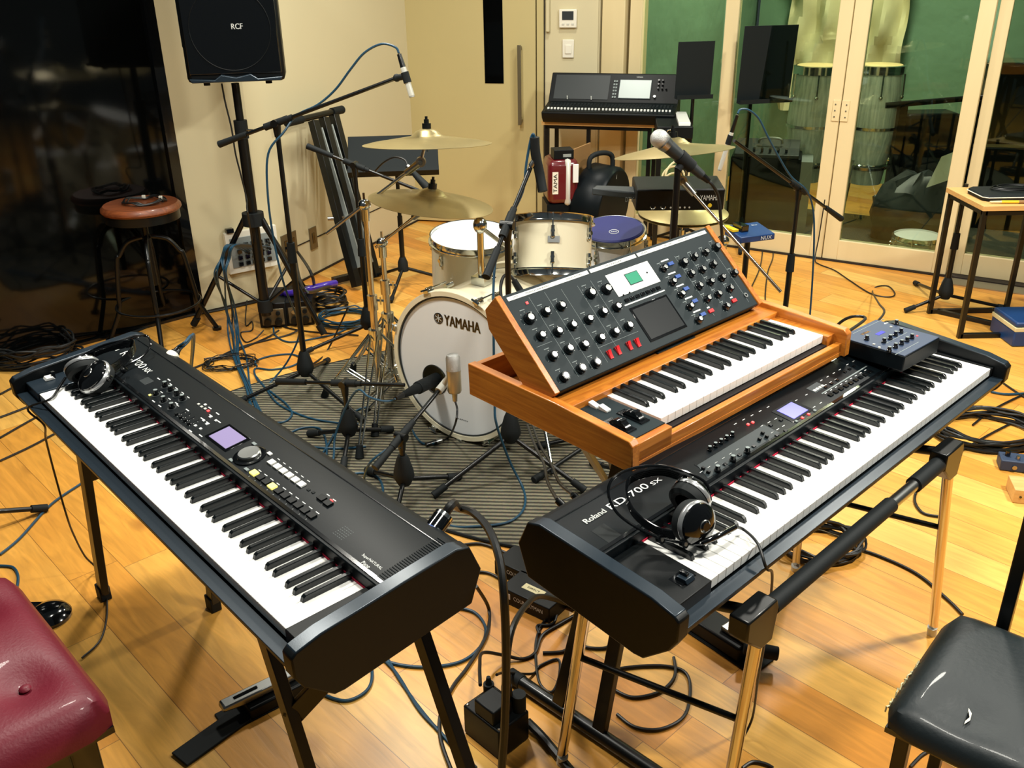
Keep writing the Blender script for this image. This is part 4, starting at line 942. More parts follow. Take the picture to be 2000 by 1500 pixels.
# kick microphone on a low stand
bC = G(684, 868, RZ); zC = ONV(678, 748, bC); FC = AY(790, 752, 2.98)
MC, AC, _, dC = micstand('microphone_stand', 'low black stand in front of the bass drum with its boom level', bC, zC, [G(602, 847, RZ+.012), G(767, 838, RZ+.012), G(670, 915, RZ+.012)], FC, 1.15, hub=.10, z0=RZ)
k0, k1 = AY(786, 772, 2.93), pc+kn*.02
T = Thing('kick_microphone', 'black microphone poking into the port of the bass drum', 'microphone', loc=k1)
T.part('body', MB().cyl(k0, k0+(k1-k0)*.5, .011, .020, n=18).cyl(k0+(k1-k0)*.5, k1-kn*.03, .024, n=18), 'rubber', world=True, b=.003)
T.part('connector', MB().cyl(k0-(k1-k0)*.22, k0, .008, .011, n=14), 'blackmetal', world=True)
cable([k0-(k1-k0)*.22]+[AY(765, 783, 2.9), AY(745, 783, 2.9), AY(720, 775, 2.93), AY(700, 762, 2.97), AY(678, 790, 3.0)]+[G(655, 850, .08), G(650, 900, .015), G(625, 940, .012), G(560, 960, .012)], 'cablue', .0042, 'teal cable from the bass drum microphone along its low stand')
# large condenser microphone
bD = G(792, 970, RZ); zD = ONV(786, 852, bD); FD = AY(866, 752, 2.86)
MD, AD, _, dD = micstand('microphone_stand', 'low black stand holding the champagne condenser microphone', bD, zD, [G(716, 918, RZ+.012), G(900, 930, RZ+.012), G(768, 1030, RZ+.012)], FD, .56, hub=.11, z0=RZ)
m0, m1 = AY(884, 690, 2.84), AY(888, 767, 2.82); md = (m1-m0).normalized(); mL = (m1-m0).length
T = Thing('condenser_microphone', 'champagne condenser microphone in front of the bass drum head', 'microphone', loc=m1)
T.part('body', MB().lathe([(0, mL), (.021, mL), (.0245, mL-.008), (.0245, mL*.46), (0, mL*.46)], m0, md, 32), 'champagne', world=True)
T.part('grille', MB().lathe([(0, 0), (.012, .001), (.021, .006), (.0245, .016), (.0245, mL*.44), (0, mL*.44)], m0, md, 32), 'mesh', world=True)
T.part('band', MB().lathe([(.0251, mL*.43), (.0251, mL*.47)], m0, md, 32), 'champagne', world=True)
T.part('connector', MB().cyl(m1, m1+md*.03, .010, .008, n=14), 'steel', world=True)
MD.part('mount', MB().cyl(FD, m0+md*mL*.62+Vector((-.02, .01, 0)), .009, n=12).cyl(FD-dD*.03, FD+dD*.02, .014, n=14), 'pearl', world=True)
cable([m1+md*.03]+PC([(893, 800, 2.8), (890, 825, 2.78)])+[G(878, 852, .03)+Vector((0, 0, 0)), G(862, 862, .015)], 'cablack', .0038, 'short black cable hanging from the condenser microphone')
cable([G(848, 866, .02), G(826, 866, .015), G(812, 852, .012), G(800, 835, .02)]+[bD+Vector((0, .02, .18)), AY(770, 870, 2.7), AY(722, 905, 2.66)]+[G(712, 950, .02), G(740, 985, .014), G(745, 1010, .014)], 'cablue', .0042, 'teal cable looping down the low stand of the condenser microphone')
T = Thing('cable_connector', 'black and silver cable joint lying on the rug below the bass drum', 'connector', loc=G(855, 864, RZ))
T.part('sleeve', MB().cyl(G(832, 869, .018), G(852, 863, .018), .009, n=14), 'blackmetal', world=True); T.part('barrel', MB().cyl(G(852, 863, .018), G(863, 860, .018), .0095, n=14), 'steel', world=True)
# tall centre stand
bE = G(999, 930, RZ); zE = ONV(975, 440, bE); FE = AY(1037, 325, 3.0)
ME_, AE, _, dE = micstand('microphone_stand', 'tall black boom stand beside the raised synthesizer panel, in front of the rack tom', bE, zE, [G(846, 968, RZ+.012), G(1143, 958, RZ+.012), bE+Vector((.02, .34, .012))], FE, .80, hub=.20, grip=.11, z0=RZ)
e0, e1_ = AY(1044, 268, 3.0), AY(1060, 374, 2.98)
T = Thing('side_microphone', 'flat black microphone hanging at the top of the centre boom', 'microphone', loc=e1_)
T.part('body', MB().tube([e0, AY(1046, 300, 3.0), AY(1054, 340, 3.0), e1_], .016, 12, 4), 'rubber', world=True); T.part('clip', MB().cyl(FE, AY(1047, 310, 3.0), .011, n=12), 'steel', world=True)
cable([e0]+PC([(1041, 262, 3.0), (1036, 275, 3.0), (1028, 320, 2.99), (1022, 370, 2.97), (1005, 410, 2.95), (988, 450, 2.92), (969, 505, 2.85), (964, 560, 2.8), (964, 640, 2.75), (966, 780, 2.72), (970, 830, 2.7)])+[G(995, 900, .1), G(1020, 950, .014), G(1026, 980, .014), G(1015, 1005, .014), G(985, 1022, .014), G(930, 1028, .014), G(885, 1028, .008), G(840, 1010, .008)], 'cablue', .0042, 'teal cable running down the tall centre boom and curling on the rug')
T = Thing('snare_microphone', 'black microphone with a looped cable beside the centre stand', 'microphone', loc=AY(1020, 578, 3.1))
T.part('body', MB().cyl(AY(1004, 548, 3.1), AY(1022, 578, 3.1), .011, .014, n=14), 'rubber', world=True)
T.part('tail', MB().tube([AY(1004, 548, 3.1)]+PC([(995, 538, 3.1), (984, 540, 3.1), (978, 560, 3.08), (980, 590, 3.05), (985, 640, 3.0)]), .006, 8), 'cablack', world=True)
# vocal microphone stand
yF = 2.62
mh = AY(1288, 271, yF); mtail = AY(1384, 354, yF+.02); bF = AY(1324, 325, yF); zF = bF.z
MF = micstand('microphone_stand', 'straight black stand under the vocal microphone behind the synthesizer', (bF.x, bF.y), zF-.005, [bF+Vector((.3, .05, -zF+RZ+.01)), bF+Vector((-.2, .25, -zF+RZ+.01)), bF+Vector((-.12, -.27, -zF+RZ+.01))], hub=.12, z0=RZ)
T = Thing('vocal_microphone', 'black vocal microphone with a round silver mesh head', 'microphone', loc=mh); md = (mtail-mh).normalized(); L = (mtail-mh).length
T.part('handle', MB().cyl(mh+md*.030, mh+md*L*.86, .0205, .0125, n=22), 'darkgrey', world=True)
T.part('collar', MB().cyl(mh+md*.016, mh+md*.034, .0245, .021, n=22), 'steel', world=True)
T.part('mesh_head', MB().sphere(mh, .0262, 26), 'mesh', world=True)
T.part('connector', MB().cyl(mh+md*L*.86, mtail, .0115, .008, n=16), 'blackmetal', world=True)
T.part('clip', MB().cyl(mh+md*L*.40, mh+md*L*.66, .0215, .0185, n=18).cyl(bF-Z3*.01, mh+md*L*.5, .012, n=12), 'rubber', world=True)
cable([mtail]+PC([(1392, 362, yF+.02), (1403, 385, yF+.03), (1408, 430, yF+.03), (1412, 500, yF+.05), (1414, 560, yF+.05)]), 'cablack', .005, 'black cable hanging from the tail of the vocal microphone')
# right boom stand
bG = G(1524, 686, 0); zG = ONV(1568, 368, bG); FG = AY(1434, 275, bG.y-.25); 
top = Vector((bG.x, bG.y, zG))
MG, AG, _, dG = micstand('microphone_stand', 'black boom stand in front of the glass doors, right of the drum kit', bG, zG, [bG+Vector((.3, .1, .012)), bG+Vector((-.1, .3, .012)), bG+Vector((-.18, -.25, .012))], FG, .74, hub=.13, grip=.14)
pencilmic('overhead_microphone', 'silver pencil microphone hanging from the right boom stand', AY(1441, 222, bG.y-.27), AY(1405, 333, bG.y-.25), r=.0085, clipat=.45)
cable([AY(1441, 222, bG.y-.27)]+PC([(1446, 214, bG.y-.26), (1462, 215, bG.y-.25), (1482, 232, bG.y-.22), (1500, 268, bG.y-.2), (1520, 305, bG.y-.15), (1545, 345, bG.y-.1), (1575, 372, bG.y-.05), (1588, 410, bG.y), (1590, 470, bG.y), (1586, 560, bG.y), (1580, 640, bG.y-.02)]), 'cablue', .0042, 'teal cable looping over and down the right boom stand')
# bare stand base under the right table
bH = G(1840, 608, 0); zH = ONV(1890, 392, bH)
micstand('microphone_stand', 'black tripod stand standing beneath the pale wooden table', bH, zH+.08, [G(1787, 552, .012), G(1767, 607, .012), G(1968, 602, .012)], hub=.12)

# ------------------------------------------------------------------ keyboard stands
def kpl(kb, u, v, ax, val):               # where the sight line meets a local plane of a keyboard
    d = kb.Mi.to_3x3() @ ray(u, v); o = kb.Mi @ CAMP; t = (val-o[ax])/d[ax]; return o+d*t
def kleg(kb, a, b_, y, z0, ztop):
    p, q = kpl(kb, *a, 1, y), kpl(kb, *b_, 1, y); d = q-p
    f = p+d*((z0-p.z)/d.z); t = p+d*((ztop-p.z)/d.z); return kb.M @ t, kb.M @ f
def flat(T, name, a, b_, wx, wy, X, m='blackmetal', parent=None, b=.002):
    a, b_ = Vector(a), Vector(b_); d = (b_-a); L = d.length; d.normalize(); X = Vector(X); X = (X-d*X.dot(d)).normalized(); Y = d.cross(X)
    mm = Matrix.Identity(4)
    for i in range(3): mm[i][0] = X[i]; mm[i][1] = Y[i]; mm[i][2] = d[i]; mm[i][3] = a[i]
    return T.part(name, MB().box((-wx/2, -wy/2, 0), (wx/2, wy/2, L), mm), m, parent=parent, world=True, b=b)
zN = -(CAMH-.959)
kx = NXK.M.to_3x3() @ Vector((1, 0, 0)); ky = NXK.M.to_3x3() @ Vector((0, 1, 0))
t1, f1 = kleg(NXK, (163, 900), (206, 1176), .05, zN, -.10)
t2, f2 = kleg(NXK, (517, 1240), (598, 1495), .06, zN, -.10)
t3, f3 = kleg(NXK, (818, 1225), (908, 1495), .27, zN, -.10)
t4 = t1+(t3-t2); f4 = f1+(f3-f2)*1.0
T = Thing('keyboard_stand', 'black flat-legged table stand carrying the left stage piano', 'keyboard stand', loc=(t1.x, t1.y, 0))
for t_, f_ in ((t1, f1), (t2, f2), (t3, f3), (t4, f4)):
    l_ = flat(T, 'leg', t_, f_+Z3*.01, .036, .022, kx)
    T.part('foot_cap', MB().box((-.021, -.015, 0), (.021, .015, .045), fr(f_, kx, ky)), 'rubber', parent=l_, world=True, b=.003)
for a, b_ in ((t1, t2), (t4, t3)): flat(T, 'top_rail', a-Z3*.012, b_-Z3*.012, .03, .022, Z3)
for a, b_ in ((t1, t4), (t2, t3)): flat(T, 'top_bracket', a-Z3*.012, b_-Z3*.012, .03, .022, Z3)
def lerp(a, b_, t): return a+(b_-a)*t
flat(T, 'cross_bar', lerp(t1, f1, .24), lerp(t4, f4, .02), .03, .015, Z3); flat(T, 'cross_bar', lerp(t2, f2, .42), lerp(t3, f3, .0), .04, .015, Z3)
# chrome-legged stand of the right piano
zS = -(CAMH-.945)
sx_ = SXK.M.to_3x3() @ Vector((1, 0, 0)); sy_ = SXK.M.to_3x3() @ Vector((0, 1, 0))
tA, fA = kleg(SXK, (1857, 870), (1820, 1237), -.052, zS, -.105); tB, fB = kleg(SXK, (1480, 1235), (1432, 1495), -.052, zS, -.105)
fC = G(1097, 1490); tC_ = SXK.M @ Vector((-.03, .24, -.12)); tD = tC_+(tA-tB); fD = fC+(fA-fB)
T = Thing('keyboard_stand', 'folding stand with four chrome legs under the right stage piano', 'keyboard stand', loc=(tB.x, tB.y, 0))
for t_, f_ in ((tA, fA), (tB, fB), (tC_, fC), (tD, fD)):
    l_ = T.part('leg', MB().cyl(t_, f_+Z3*.02, .0125, .0115, n=20), 'warmchrome', world=True)
    T.part('foot_cap', MB().cyl(f_, f_+(t_-f_).normalized()*.03, .0125, n=16), 'pearl', parent=l_, world=True)
    if t_ is tC_ or t_ is tB: T.part('screw', MB().sphere(f_+(t_-f_)*.06+sx_*.012, .004, 8), 'steel', parent=l_, world=True)
for t_ in (tA, tB):
    m_ = fr(t_, sx_, sy_)
    T.part('corner_bracket', MB().prism([(-.018, -.045), (.020, -.045), (.030, .02), (.022, .042), (-.07, .042), (-.07, .0)], -.018, .022, m_, 'y'), 'blackmetal', world=True, b=.004)
for t_ in (tC_, tD): T.part('corner_bracket', MB().box((-.022, -.02, -.03), (.022, .02, .02), fr(t_, sx_, sy_)), 'blackmetal', world=True, b=.003)
za = Z3*.012
T.part('long_bar', MB().cyl(tB+za, tA+za, .011, n=16), 'blackmetal', world=True)
T.part('foam_sleeve', MB().cyl(lerp(tB, tA, .04)+za, lerp(tB, tA, .62)+za, .017, n=18).cyl(lerp(tB, tA, .76)+za, lerp(tB, tA, .97)+za, .018, n=18), 'rubber', world=True)
T.part('telescoping_tube', MB().cyl(lerp(tB, tA, .60)+za, lerp(tB, tA, .77)+za, .013, n=18), 'steel', world=True)
T.part('long_bar', MB().cyl(tC_+za, tD+za, .011, n=16), 'blackmetal', world=True)
for a, b_, c_, d_ in ((tB, tC_, fB, fC), (tA, tD, fA, fD)):
    T.part('arm', MB().cyl(a+za*1.2, b_+za*1.2, .011, n=14), 'blackmetal', world=True)
    T.part('cross_bar', MB().cyl(lerp(a, c_, .36), lerp(b_, d_, .36), .007, n=12), 'blackmetal', world=True)
# stand of the synthesizer
vM = VYK.M
g0, g1 = G(1003, 1322, .02), G(1262, 1496, .02); gd_ = (g1-g0).normalized()
T = Thing('keyboard_stand', 'black tube-footed stand holding up the amber synthesizer', 'keyboard stand', loc=(g0.x, g0.y, 0))
ft_ = T.part('foot_tube', MB().cyl(g0, g0+gd_*.95, .017, n=18), 'blackmetal', world=True)
T.part('end_cap', MB().cyl(g0-gd_*.012, g0+gd_*.03, .0185, n=18), 'rubber', parent=ft_, world=True)
for u in (1095, 1168):
    f_ = g0+gd_*(G(u, 1378 if u < 1100 else 1436, .02)-g0).length
    lt = vM @ Vector((-.04 if u < 1100 else .06, .06, -.075)); 
    flat(T, 'leg', f_, lt, .034, .02, gd_)
h0 = vM @ Vector((-.05, .10, -.062)); h1 = vM @ Vector((-.05, .42, -.062)); k0_ = vM @ Vector((.5, .10, -.062)); k1_ = vM @ Vector((.5, .42, -.062))
for a, b_ in ((h0, h1), (k0_, k1_)): flat(T, 'support_arm', a, b_, .02, .012, Z3)
for off in (0, .075):
    a = vM @ Vector((-.085+off*1.0, .16, -.066)); b_ = G(1200+off*250, 965+off*150, .42)
    flat(T, 'upright', a, b_, .02, .012, gd_, m='boxgrey')
for off in (0, .3): 
    a = vM @ Vector((.25+off, .25, -.06)); T.part('rear_leg', MB().cyl(a, (a.x+.1, a.y+.1, .02), .012, n=12), 'blackmetal', world=True)
False and T.part('rear_foot', MB().cyl(g0+Vector((.34, .5, 0)), g0+Vector((.95, .05, 0)), .015, n=14), 'blackmetal', world=True)

# ------------------------------------------------------------------ things lying on the pianos
TZ = .084
cs = [SXK.L(u, v, TZ) for u, v in ((1663, 651), (1729, 619), (1817, 663), (1743, 703))]
cen = (cs[0]+cs[1]+cs[2]+cs[3])/4; ex = ((cs[1]-cs[0])+(cs[2]-cs[3]))/2; ey = ((cs[0]-cs[3])+(cs[1]-cs[2]))/2
TW, TD = ex.length, ey.length; ang = math.atan2(ex.y, ex.x); TH = .042
base = SXK.M @ Vector((cen.x, cen.y, TZ-TH))
TE = Thing('desktop_synthesizer', 'small slate-blue desktop synthesizer with ten knobs on the right stage piano', 'synthesizer', loc=base, rz=.7679+ang)
TE.part('case', MB().box((-TW/2, -TD/2, 0), (TW/2, TD/2, TH-.002)), 'panel', b=.003)
TE.part('faceplate', MB().box((-TW/2+.0015, -TD/2+.0015, TH-.0025), (TW/2-.0015, TD/2-.0015, TH)), 'slateblue', b=.001)
def tpx(u, v):
    q = TE.Mi @ (SXK.M @ SXK.L(1500+u/3.75, 600+v/3.75, TZ)); return Vector((q.x, q.y, TH))
for u, v in ((722, 240), (848, 260), (893, 236), (932, 210), (972, 188), (886, 324), (932, 298), (976, 274), (1016, 252), (1052, 230), (938, 126)):
    knob(TE, tpx(u, v), .0062, .012, 'gloss', 'dimprint')
q = tpx(822, 190); TE.part('display', MB().box((q.x-.017, q.y-.006, TH-.001), (q.x+.017, q.y+.006, TH+.0006)), 'lcd_blue', b=.0005)
q = tpx(712, 190); TE.text('TETRA', q, (1, 0, 0), (0, 1, 0), w=.036, h=.008, m='orange', ext=.0006, bold=.0004)
q = tpx(862, 118); TE.text('dsi', q, (1, 0, 0), (0, 1, 0), w=.017, h=.007, ext=.0006)
for u, v in ((775, 276), (815, 299), (900, 148)): q = tpx(u, v); TE.part('button', MB().cyl(q, q+Z3*.003, .0032, n=12), 'pearl')
q = tpx(1092, 212); TE.part('lamp', MB().cyl(q, q+Z3*.002, .0025, n=10), 'redlit')
for a, b_ in (((925, 345), (1110, 258)), ((820, 255), (1060, 196)), ((620, 195), (850, 85))):
    p0, p1 = tpx(*a), tpx(*b_); TE.part('printed_line', MB().box((min(p0.x, p1.x), (p0.y+p1.y)/2-.0008, TH-.001), (max(p0.x, p1.x), (p0.y+p1.y)/2+.0008, TH+.0004)), 'dimprint')
for sx__ in (-1, 1):
    for sy__ in (-1, 1): TE.part('rubber_foot', MB().cyl((sx__*(TW/2-.012), sy__*(TD/2-.012), -.005), (sx__*(TW/2-.012), sy__*(TD/2-.012), .001), .005, n=12), 'rubber')
p0 = TE.M @ Vector((-.05, TD/2, .025)); p1 = TE.M @ Vector((-.08, TD/2, .025))
for i, (pp, kk) in enumerate(((p0, (1672, 641)), (p1, (1664, 668)))):
    pass
cable([TE.M @ Vector((-.02, TD/2+.03, .016)), AY(1690, 623, 2.52), AY(1668, 618, 2.56), AY(1645, 627, 2.60), AY(1625, 648, 2.62), AY(1615, 675, 2.62)], 'cablack', .0045, 'thick black cable curving from the small synthesizer behind the wooden case')
for x_ in (-.02, -.045): TE.part('plug', MB().cyl((x_, TD/2-.002, .016), (x_, TD/2+.034, .016), .006, n=12), 'steel')
cable([TE.M @ Vector((TW/2-.012, TD/2+.004, .018)), AY(1727, 610, 2.62), G(1716, 592, .45), G(1704, 570, .02), G(1712, 560, .006), G(1735, 559, .006), G(1748, 574, .006), G(1735, 580, .006), G(1700, 573, .006), G(1660, 548, .006), G(1630, 528, .006), G(1600, 516, .006), G(1592, 505, .02), WP(1600, 460, gl0-gn*.03, gl1-gn*.03), WP(1611, 390, gl0-gn*.03, gl1-gn*.03)], 'cablack', .0035, 'thin black cable running from the small synthesizer across the floor to the glass doors')

def cup(T, c, ax, R=.042, lbl=None):
    c = Vector(c); ax = Vector(ax).normalized()
    o = T.part('ear_cup', MB().lathe([(R*.98, -.004), (R, 0), (R*.93, .010), (R*.62, .019), (R*.3, .021), (0, .021)], c, ax, 36), 'gloss')
    T.part('silver_ring', MB().lathe([(R*1.0, -.005), (R*1.03, -.002), (R*1.03, .001), (R*.97, .005), (R*.93, .0075), (R*.9, .004)], c, ax, 36), 'ringsilver', parent=o)
    n_ = 30; mb = MB().lathe([(R*.55, -.024), (R*.75, -.027), (R*.95, -.022), (R*1.0, -.013), (R*.96, -.004), (R*.5, -.004)], c, ax, n_*2)
    T.part('ear_pad', mb, 'rubber', parent=o)
    T.part('hub_ring', MB().ring(c+ax*.0215, ax, R*.26, .0016, 24, 6), 'steel', parent=o)
    T.part('hub', MB().lathe([(R*.26, .018), (R*.26, .024), (R*.2, .026), (0, .026)], c, ax, 20), 'gloss', parent=o)
    return o
H1 = Thing('headphones', 'black and silver headphones with a wide hoop lying on the right stage piano', 'headphones', rot=SXK.M.to_3x3(), loc=SXK.M.translation)
L3 = lambda u, v, z: SXK.L(u, v, z)
ca = L3(1360, 1022, .052); cb_ = L3(1352, 968, .058)
cup(H1, ca, (-.18, -.93, .22), .040); cup(H1, cb_, (.95, .05, .30), .038)
pts = [L3(u, v, z) for u, v, z in ((1372, 1062, .028), (1330, 1060, .026), (1288, 1050, .03), (1240, 1028, .045), (1204, 1000, .07), (1188, 962, .10), (1200, 932, .12), (1240, 914, .125), (1290, 910, .12), (1340, 922, .105), (1375, 940, .085), (1388, 962, .065))]
H1.part('headband', MB().tube(pts, .0028, 8, 8), 'gloss')
pts2 = [L3(u, v, z) for u, v, z in ((1320, 1046, .03), (1280, 1035, .035), (1240, 1005, .05), (1224, 970, .07), (1228, 940, .09), (1260, 925, .1), (1300, 922, .1), (1350, 940, .08))]
mb = MB()
for dx in (-.007, -.0035, 0, .0035, .007): mb.tube([p+Vector((0, 0, dx)) for p in pts2], .0022, 6, 6)
H1.part('head_strap', mb, 'gloss')
for u, v in ((1290, 1053), (1336, 1062)):
    q = L3(u, v, .028); s_ = H1.part('slider_block', MB().lathe([(0, -.004), (.008, -.004), (.008, .004), (0, .004)], q, (-.2, -.9, .3), 18), 'gloss'); H1.part('screw', MB().lathe([(.0035, .004), (.0035, .0055), (0, .0055)], q, (-.2, -.9, .3), 12), 'steel', parent=s_)
H1.part('yoke', MB().tube([L3(1372, 1060, .03), L3(1400, 1048, .036), L3(1435, 1030, .03)], .0055, 10, 5), 'gloss')
cable([SXK.M @ L3(1435, 1030, .03), SXK.M @ L3(1452, 1034, .012), SXK.M @ L3(1480, 1062, .008), SXK.M @ Vector((.12, -.035, -.02))]+[G(1508, 1120, .62), G(1504, 1180, .5), G(1494, 1250, .38), G(1480, 1330, .2), G(1470, 1400, .05), G(1452, 1440, .006)], 'cablack', .0028, 'thin headphone cable dropping over the front of the right stage piano')
H2 = Thing('headphones', 'black and silver headphones at the low end of the left stage piano', 'headphones', rot=NXK.M.to_3x3(), loc=NXK.M.translation)
N3 = lambda u, v, z: NXK.L(u, v, z)
cc1 = N3(184, 736, .045); cc2 = N3(160, 716, .05)
cup(H2, cc1, (.05, -.62, .78), .046); cup(H2, cc2, (-.75, .1, .6), .042)
pts = [N3(u, v, z) for u, v, z in ((208, 738, .05), (228, 726, .045), (250, 712, .045), (280, 695, .055), (294, 672, .075), (285, 655, .09), (255, 662, .10), (215, 675, .09), (170, 692, .07), (152, 705, .055))]
H2.part('headband', MB().tube(pts, .0026, 8, 7), 'gloss')
pts = [N3(u, v, z) for u, v, z in ((205, 730, .05), (232, 712, .05), (256, 690, .06), (262, 672, .07), (240, 672, .08), (200, 682, .075), (165, 700, .06))]
mb = MB()
for dx in (-.01, -.006, -.002, .002, .006, .01): mb.tube([p+Vector((0, 0, dx)) for p in pts], .0024, 6, 6)
H2.part('head_strap', mb, 'gloss')
for u, v in ((212, 737), (242, 722)):
    q = N3(u, v, .05); s_ = H2.part('slider_block', MB().lathe([(0, -.004), (.009, -.004), (.009, .004), (0, .004)], q, (.1, -.6, .8), 18), 'gloss'); H2.part('screw', MB().lathe([(.004, .004), (.004, .0055), (0, .0055)], q, (.1, -.6, .8), 12), 'steel', parent=s_)
H2.part('plug', MB().cyl(N3(128, 738, .02), N3(112, 762, .006), .0038, n=10), 'gloss')
cable([NXK.M @ N3(112, 762, .006), NXK.M @ N3(97, 780, .004), NXK.M @ Vector((.0, -.034, -.03))]+[G(86, 830, .62), G(90, 860, .55), G(108, 930, .42), G(128, 1000, .3), G(142, 1040, .2), G(165, 1085, .08), G(188, 1110, .02), G(205, 1150, .006), G(209, 1200, .006), G(196, 1250, .006), G(160, 1285, .006)], 'cablack', .0028, 'thin headphone cable hanging from the left stage piano to the floor')
# connectors at the backs of the pianos
a = NXK.M @ N3(322, 714, .02); b_ = NXK.M @ N3(343, 688, .035)
T = Thing('cable_connector', 'white-banded plug pair standing up from the back of the left stage piano', 'connector', loc=a)
sd = kx*.008
for s_ in (-1, 1):
    T.part('plug', MB().cyl(a+sd*s_, b_+sd*s_, .0085, n=14).cyl(b_+sd*s_, b_+(b_-a)*.35+sd*s_, .0065, .004, n=12), 'blackmetal', world=True)
T.part('band', MB().cyl(a+(b_-a)*.35, a+(b_-a)*.75, .0185, n=20), 'white', world=True)
e = b_+(b_-a)*.35
cable([e+sd, G(366, 668, .74), G(377, 653, .72), G(379, 665, .62), G(376, 700, .5), G(373, 735, .35), G(374, 760, .1), G(378, 790, .01)], 'cablue', .0042, 'teal cable looping down from the white-banded plug pair')
cable([e-sd, G(362, 668, .75), G(373, 656, .74), G(376, 670, .66), G(373, 710, .5), G(368, 750, .25), G(372, 800, .01)], 'cablue', .0042, 'second teal cable beside the first at the white-banded plug pair')
a = NXK.M @ N3(843, 1040, .02); b_ = NXK.M @ N3(868, 1006, .035); dd_ = (b_-a).normalized()
T = Thing('power_plug', 'fat black plug with a blue ring at the back of the left stage piano', 'plug', loc=a)
T.part('body', MB().cyl(a, b_, .0185, n=28), 'gloss', world=True, b=.002); T.part('blue_ring', MB().cyl(a-dd_*.006, a+dd_*.004, .0192, n=28), 'blue', world=True); T.part('chrome_band', MB().cyl(b_-dd_*.010, b_-dd_*.002, .0192, n=28), 'chrome', world=True)
cable([b_, b_+dd_*.03, AY(895, 992, 1.62), AY(925, 1002, 1.58), AY(955, 1035, 1.53), AY(975, 1090, 1.47), AY(984, 1160, 1.42), AY(988, 1250, 1.40), AY(988, 1340, 1.39), AY(985, 1430, 1.38), AY(980, 1500, 1.38), AY(976, 1590, 1.38)], 'cablack', .0085, 'thick black power cable arching up and falling between the two stage pianos', sm=8)
for i, (u, v, u2, v2) in enumerate(((1088, 976, 1112, 1000), (1118, 965, 1136, 984))):
    a = SXK.M @ L3(u2, v2, .0); b_ = SXK.M @ L3(u, v, .02)
    T = Thing('cable_connector', ('nearer' if i == 0 else 'farther')+' of two black cable plugs at the back of the right stage piano', 'connector', loc=a)
    T.part('sleeve', MB().cyl(a, b_, .0085, .007, n=14), 'blackmetal', world=True); T.part('barrel', MB().cyl(a+(b_-a)*.02, a+(b_-a)*.3, .0095, n=14), 'steel', world=True)
    cable([b_]+[G(1070+i*22, 942, .60), G(1062+i*14, 905, .5), G(1045+i*10, 870, .4), G(1030+i*10, 830, .3)], 'cablack', .0038, 'black cable rising from the %s plug behind the right stage piano' % ('nearer' if i == 0 else 'farther'))

# ------------------------------------------------------------------ loudspeaker on its tripod
spb = G(525, 652, 0); zsb = ONV(462, 162, spb)
T = Thing('speaker_stand', 'black tripod stand with a thick pole beside the left wall', 'speaker stand', loc=(spb.x, spb.y, 0))
T.part('pole', MB().cyl((spb.x, spb.y, .62), (spb.x, spb.y, zsb), .0175, n=18).cyl((spb.x, spb.y, .10), (spb.x, spb.y, .98), .024, n=18), 'blackmetal', world=True)
T.part('pole_collar', MB().cyl((spb.x, spb.y, .95), (spb.x, spb.y, 1.03), .03, n=18), 'rubber', world=True)
T.part('pin', MB().cyl((spb.x+.03, spb.y-.02, .99), (spb.x+.06, spb.y-.03, .99), .004, n=8), 'steel', world=True)
hub = Vector((spb.x, spb.y, ONV(485, 428, spb)))
hb2 = T.part('hub', MB().cyl(hub-Z3*.03, hub+Z3*.03, .05, n=20), 'rubber', world=True)
low = Vector((spb.x, spb.y, .15)); T.part('lower_collar', MB().cyl(low-Z3*.03, low+Z3*.03, .036, n=18), 'rubber', world=True)
for (u, v), mm_ in (((378, 634), 'blackmetal'), ((633, 652), 'blackmetal'), ((612, 590), 'blackmetal')):
    f = G(u, v, .02); d = (f-hub).normalized(); h = hub+Vector((d.x, d.y, 0)).normalized()*.045
    lg = T.part('leg', MB().cyl(h, f, .013, n=14), mm_, world=True)
    T.part('rubber_foot', MB().cyl(f-d*.05, f, .017, n=14), 'rubber', parent=lg, world=True)
    T.part('brace', MB().cyl(low, h+(f-h)*.52, .008, n=10), 'blackmetal', world=True)
T = Thing('loudspeaker', 'large black loudspeaker on the tripod stand', 'loudspeaker', loc=(spb.x+.02, spb.y, zsb+.015), rz=math.radians(11))
SW, SDp, SHh = .408, .36, .68
T.part('cabinet', MB().prism([(-SW/2, -.12), (SW/2, -.12), (SW/2, .05), (SW*.34, .24), (-SW*.34, .24), (-SW/2, .05)], .0, SHh), 'plastic', b=.02)
g = T.part('grille', MB().box((-SW/2+.012, -.128, .035), (SW/2-.012, -.119, SHh-.02)), 'gloss', b=.008)
T.part('lip', MB().prism([(-SW/2+.01, .02), (-SW*.22, .014), (-SW*.15, .034), (0, .022), (SW*.15, .034), (SW*.22, .014), (SW/2-.01, .02), (SW/2-.02, .004), (-SW/2+.02, .004)], -.140, -.11, axis='y'), 'cap', b=.003)
T.part('woofer_ring', MB().ring((0, -.1285, .215), (0, 1, 0), .165, .0016, 60, 6), 'plastic', parent=g)
T.part('side_handle', MB().box((-SW/2-.008, -.06, .14), (-SW/2+.004, .03, .40)), 'cap', b=.006)
T.text('RCF', (.03, -.1315, .225), (1, 0, 0), (0, 0, 1), w=.046, h=.022, parent=g, ext=.001, bold=.0004)
for x_ in (-.13, .13): T.part('rubber_foot', MB().cyl((x_, -.08, -.012), (x_, -.08, .002), .014, n=12), 'rubber')
y_ = spb.y-.05
cable([AY(433, 163, y_), AY(440, 200, y_), AY(452, 250, y_), AY(460, 300, y_), AY(470, 340, y_), AY(482, 390, y_), AY(486, 430, y_-.08), G(520, 600, .02), G(560, 640, .006), G(700, 655, .006)], 'cablack', .004, 'thin black cable hanging from the loudspeaker beside its pole')

